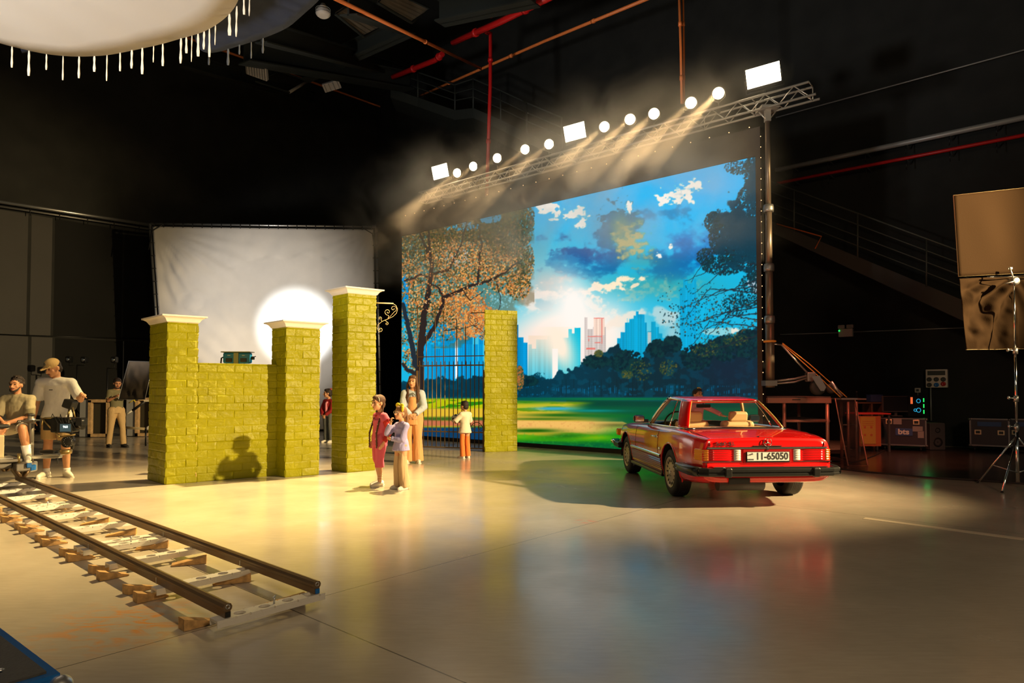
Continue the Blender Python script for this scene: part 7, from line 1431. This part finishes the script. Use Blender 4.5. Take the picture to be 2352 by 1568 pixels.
# ------------------------------------------------------------------ ceiling steelwork
M('dark_steel', (.026, .030, .026), .6, .2); M('deck_board', (.16, .13, .09), .7, var=.3, vscale=2); M('fixture_grey', (.42, .38, .34), .5)
def hpipe(pts, Y, rr, mat, label, name='ceiling_pipe', kinks=None):
    P = [atY(x, y, Yk) for (x, y), Yk in zip(pts, Y)]; o = P[0]; r = E(name, o, 0, label, 'pipe'); MB().tube([p - o for p in P], rr, 8).build('pipe', mat, r)
    m = 0
    for p, q in zip(P[:-1], P[1:]):
        c = (p + q) / 2 - o; MB().lathe(c, (q - p), [(-.05, rr), (-.05, rr * 1.35), (.05, rr * 1.35), (.05, rr)], 10).build('coupling', mat, r)
onl = lambda x, y: onwall(PL, DB, x, y, .3)
P = [onwall(PL, DB, 430, 87, .3), onwall(PL, DB, 740, 197, .3), onwall(PL, DB, 893, 252, .3)]
z = P[1].z; r = E('ceiling_pipe', P[0], 0, 'long thin orange pipe crossing the ceiling from the white silk to the dark corner', 'pipe'); MB().tube([p - P[0] for p in P] + [atY(942, 233, 30) - P[0]], .05, 6).build('pipe', 'copper_pipe', r)
hpipe([(760, -8), (1106, 158)], (13, 22), .045, 'copper_pipe', 'thin orange pipe running down to the tee above the video wall'); hpipe([(965, 220), (1106, 158), (1250, 95), (1500, -8)], (25, 22, 19.5, 16), .045, 'copper_pipe', 'long thin orange pipe rising to the right over the video wall')
hpipe([(1560, -10), (1564, 120), (1566, 238)], (14.2, 14.2, 14.2), .03, 'copper_pipe', 'left one of the two upright orange pipes behind the truss'); hpipe([(1569, -10), (1571, 120), (1571, 238)], (14.3, 14.3, 14.3), .022, 'copper_pipe', 'right thinner one of the two upright orange pipes behind the truss')
hpipe([(1270, -10), (1150, 50), (1040, 98)], (15, 17, 19), .085, 'red_pipe', 'thick red pipe slanting across the ceiling'); hpipe([(1110, 70), (1127, 76), (1126, 200), (1118, 450)], (19, 18.9, 18.8, 18.8), .055, 'red_pipe', 'upright red pipe dropping behind the far end of the truss'); hpipe([(1016, 124), (1000, 138), (902, 177)], (21, 21.5, 23), .09, 'red_pipe', 'short red pipe with a valve beside the catwalk')
hpipe([(1128, -5), (1128, 40)], (18.5, 18.5), .05, 'red_pipe', 'short upright red pipe at the top edge beside the slanting red pipe')
def catwalk():
    r = E('catwalk', (0, 0, 0), 0, 'dark steel catwalk with railings running under the ceiling to the truss', 'catwalk'); q = lambda x, y, Y: atY(x, y, Y)
    K = [(897, 24.5), (960, 24), (1045, 23), (1087, 22.5), (1150, 22), (1210, 21.5), (1290, 21)]; top = [143, 166, 195, 181, 208, 236, 270]; bot = [203, 224, 253, 248, 275, 304, 340]
    for d, nm, rr in ((0, 'hand_rail', .03), (.33, 'mid_rail', .02), (.62, 'mid_rail', .02)): MB().tube([q(x, t + (b - t) * d, Y) for (x, Y), t, b in zip(K, top, bot)], rr, 6).build(nm, 'dark_steel', r)
    for (x, Y), t, b in zip(K, top, bot): MB().cyl(q(x, b, Y), q(x, t, Y), .028).build('post', 'dark_steel', r)
    R = [[q(x, b, Y) + V((0, dy, dz)) for dy, dz in ((0, 0), (1.2, 0), (1.2, -.35), (0, -.35))] for (x, Y), b in zip(K, bot)]; MB().rings(R, True).build('walkway', 'dark_steel', r)
catwalk()
def beam(a, b, Ya, Yb, w_, h_, label, mat='dark_steel'):
    p, q = atY(*a, Ya), atY(*b, Yb); o = p; r = E('roof_beam', p, 0, label, 'beam'); d = q - p; x, y = frame(d); f = MB(); n = 0
    for off in (-h_ / 2, h_ / 2): R = [[c + V((0, 0, off)) + s * k for s, k in ((x, -w_ / 2), (x, w_ / 2))] + [c + V((0, 0, off + .04)) + x * w_ / 2, c + V((0, 0, off + .04)) - x * w_ / 2] for c in (V(), d)]; MB().rings(R, True).build('flange', mat, r)
    MB().rings([[c + x * k + V((0, 0, z_)) for k, z_ in ((-.02, -h_ / 2), (.02, -h_ / 2), (.02, h_ / 2), (-.02, h_ / 2))] for c in (V(), d)], True).build('web', mat, r)
beam((560, 120), (940, 190), 18, 24, .5, .6, 'dark roof beam above the two grey floodlights'); beam((600, 75), (900, 160), 15, 24, .3, .5, 'dark roof beam above the red box'); beam((800, 10), (940, 60), 14, 19, .4, .5, 'dark roof beam beside the thin orange pipe'); beam((940, 60), (700, 170), 19, 22, .35, .5, 'dark roof beam crossing under the boarded decks'); beam((1010, 30), (1230, -20), 17, 15, .4, .6, 'dark roof beam above the slanting red pipe'); beam((420, 140), (720, 225), 20, 27, .3, .4, 'dark roof beam low along the left side of the ceiling')
def boards(c, Y, n, label):
    P = [atY(x, y, Y + k) for (x, y), k in zip(c, (0, .6, 2.0, 1.4))]; o = P[0]; r = E('boarded_deck', o, 0, label, 'deck'); m = MB()
    for i in range(n):
        a, b = (i + .04) / n, (i + .90) / n; q = [P[0].lerp(P[1], a) - o, P[0].lerp(P[1], b) - o, P[3].lerp(P[2], b) - o, P[3].lerp(P[2], a) - o]; m.add(q + [v + V((0, 0, .04)) for v in q], [(0, 1, 2, 3), (7, 6, 5, 4), (0, 4, 5, 1), (1, 5, 6, 2), (2, 6, 7, 3), (3, 7, 4, 0)])
    m.build('boards', 'deck_board', r); MB().tube([p - o for p in P], .04, 5, True).build('deck_frame', 'dark_steel', r)
boards([(770, 32), (800, 12), (884, 55), (835, 84)], 16, 5, 'pale boarded deck seen from below left of the thin orange pipe'); boards([(866, 6), (900, -20), (985, 20), (945, 52)], 15, 5, 'pale boarded deck seen from below at the top edge of the view')
def flood(c, w_, h_, Y, label, ribs, rot):
    p = atY(*c, Y); k = Y / FPX; r = E('floodlight', p, 0, label, 'lamp'); R = Matrix.Rotation(rot, 3, 'Y') @ Matrix.Rotation(.9, 3, 'X'); MB().box((0, 0, 0), (w_ * k, .12, h_ * k), R, .02).build('housing', 'fixture_grey', r); m = MB()
    for i in range(ribs): m.box(R @ V(((i + .5) / ribs * w_ * k - w_ * k / 2, -.07, 0)), (.02, .03, h_ * k * .85), R)
    m.build('grille', 'dull_steel', r); MB().tube([(0, 0, .05), (.05, .1, .5), (.12, .2, 1.2)], .015, 5).build('hanging_cable', 'dark_steel', r)
flood((590, 161), 52, 34, 19, 'grey ribbed floodlight hanging under the orange ceiling pipe', 8, .35); flood((762, 197), 40, 20, 22, 'small grey floodlight with a white cable, right of the ribbed one', 4, -.3); flood((1148, 3), 46, 26, 17, 'grey floodlight at the top edge beside the slanting red pipe', 3, -.35); flood((918, 240), 22, 16, 28, 'tiny grey floodlight at the bend of the orange ceiling pipe', 2, -.2)
p = atY(742, 32, 14); r = E('dome_lamp', p, 0, 'round caged dome lamp hanging beside the navy cloth', 'lamp'); MB().lathe((0, 0, 0), (0, 0, 1), [(.22, .05), (.12, .09), (.10, .13), (.0, .15), (-.03, .14), (-.06, .10)], 20).build('dome', 'fixture_grey', r); m = MB()
for z_ in (.0, .05, .10): m.tube([(.155 * math.cos(t), .155 * math.sin(t), z_) for t in [2 * PI * k / 16 for k in range(16)]], .006, 5, True)
m.build('cage', 'steel', r)
p = atY(664, 103, 17); r = E('red_box', p, 0, 'red box fixed below the ceiling beams behind the navy cloth', 'box'); MB().box((0, 0, 0), (.42, .3, .2), Matrix.Rotation(.3, 3, 'Y'), .02).build('box_body', 'box_red', r); MB().box((-.28, 0, .06), (.14, .2, .12), Matrix.Rotation(.3, 3, 'Y'), .02).build('side_box', 'box_red', r)
def skyframe():
    P = [atY(x, y, Y) for x, y, Y in ((588, 187, 21), (640, 163, 22), (707, 186, 23), (664, 212, 22))]; o = P[0]; r = E('hatch_frame', o, 0, 'square hatch frame below the orange ceiling pipe beside the ribbed floodlight', 'frame'); MB().tube([p - o for p in P], .045, 6, True).build('frame_rod', 'dark_steel', r); MB().cyl(P[2] - o, P[3] - o, .05).build('pale_edge', 'fixture_grey', r)
skyframe()
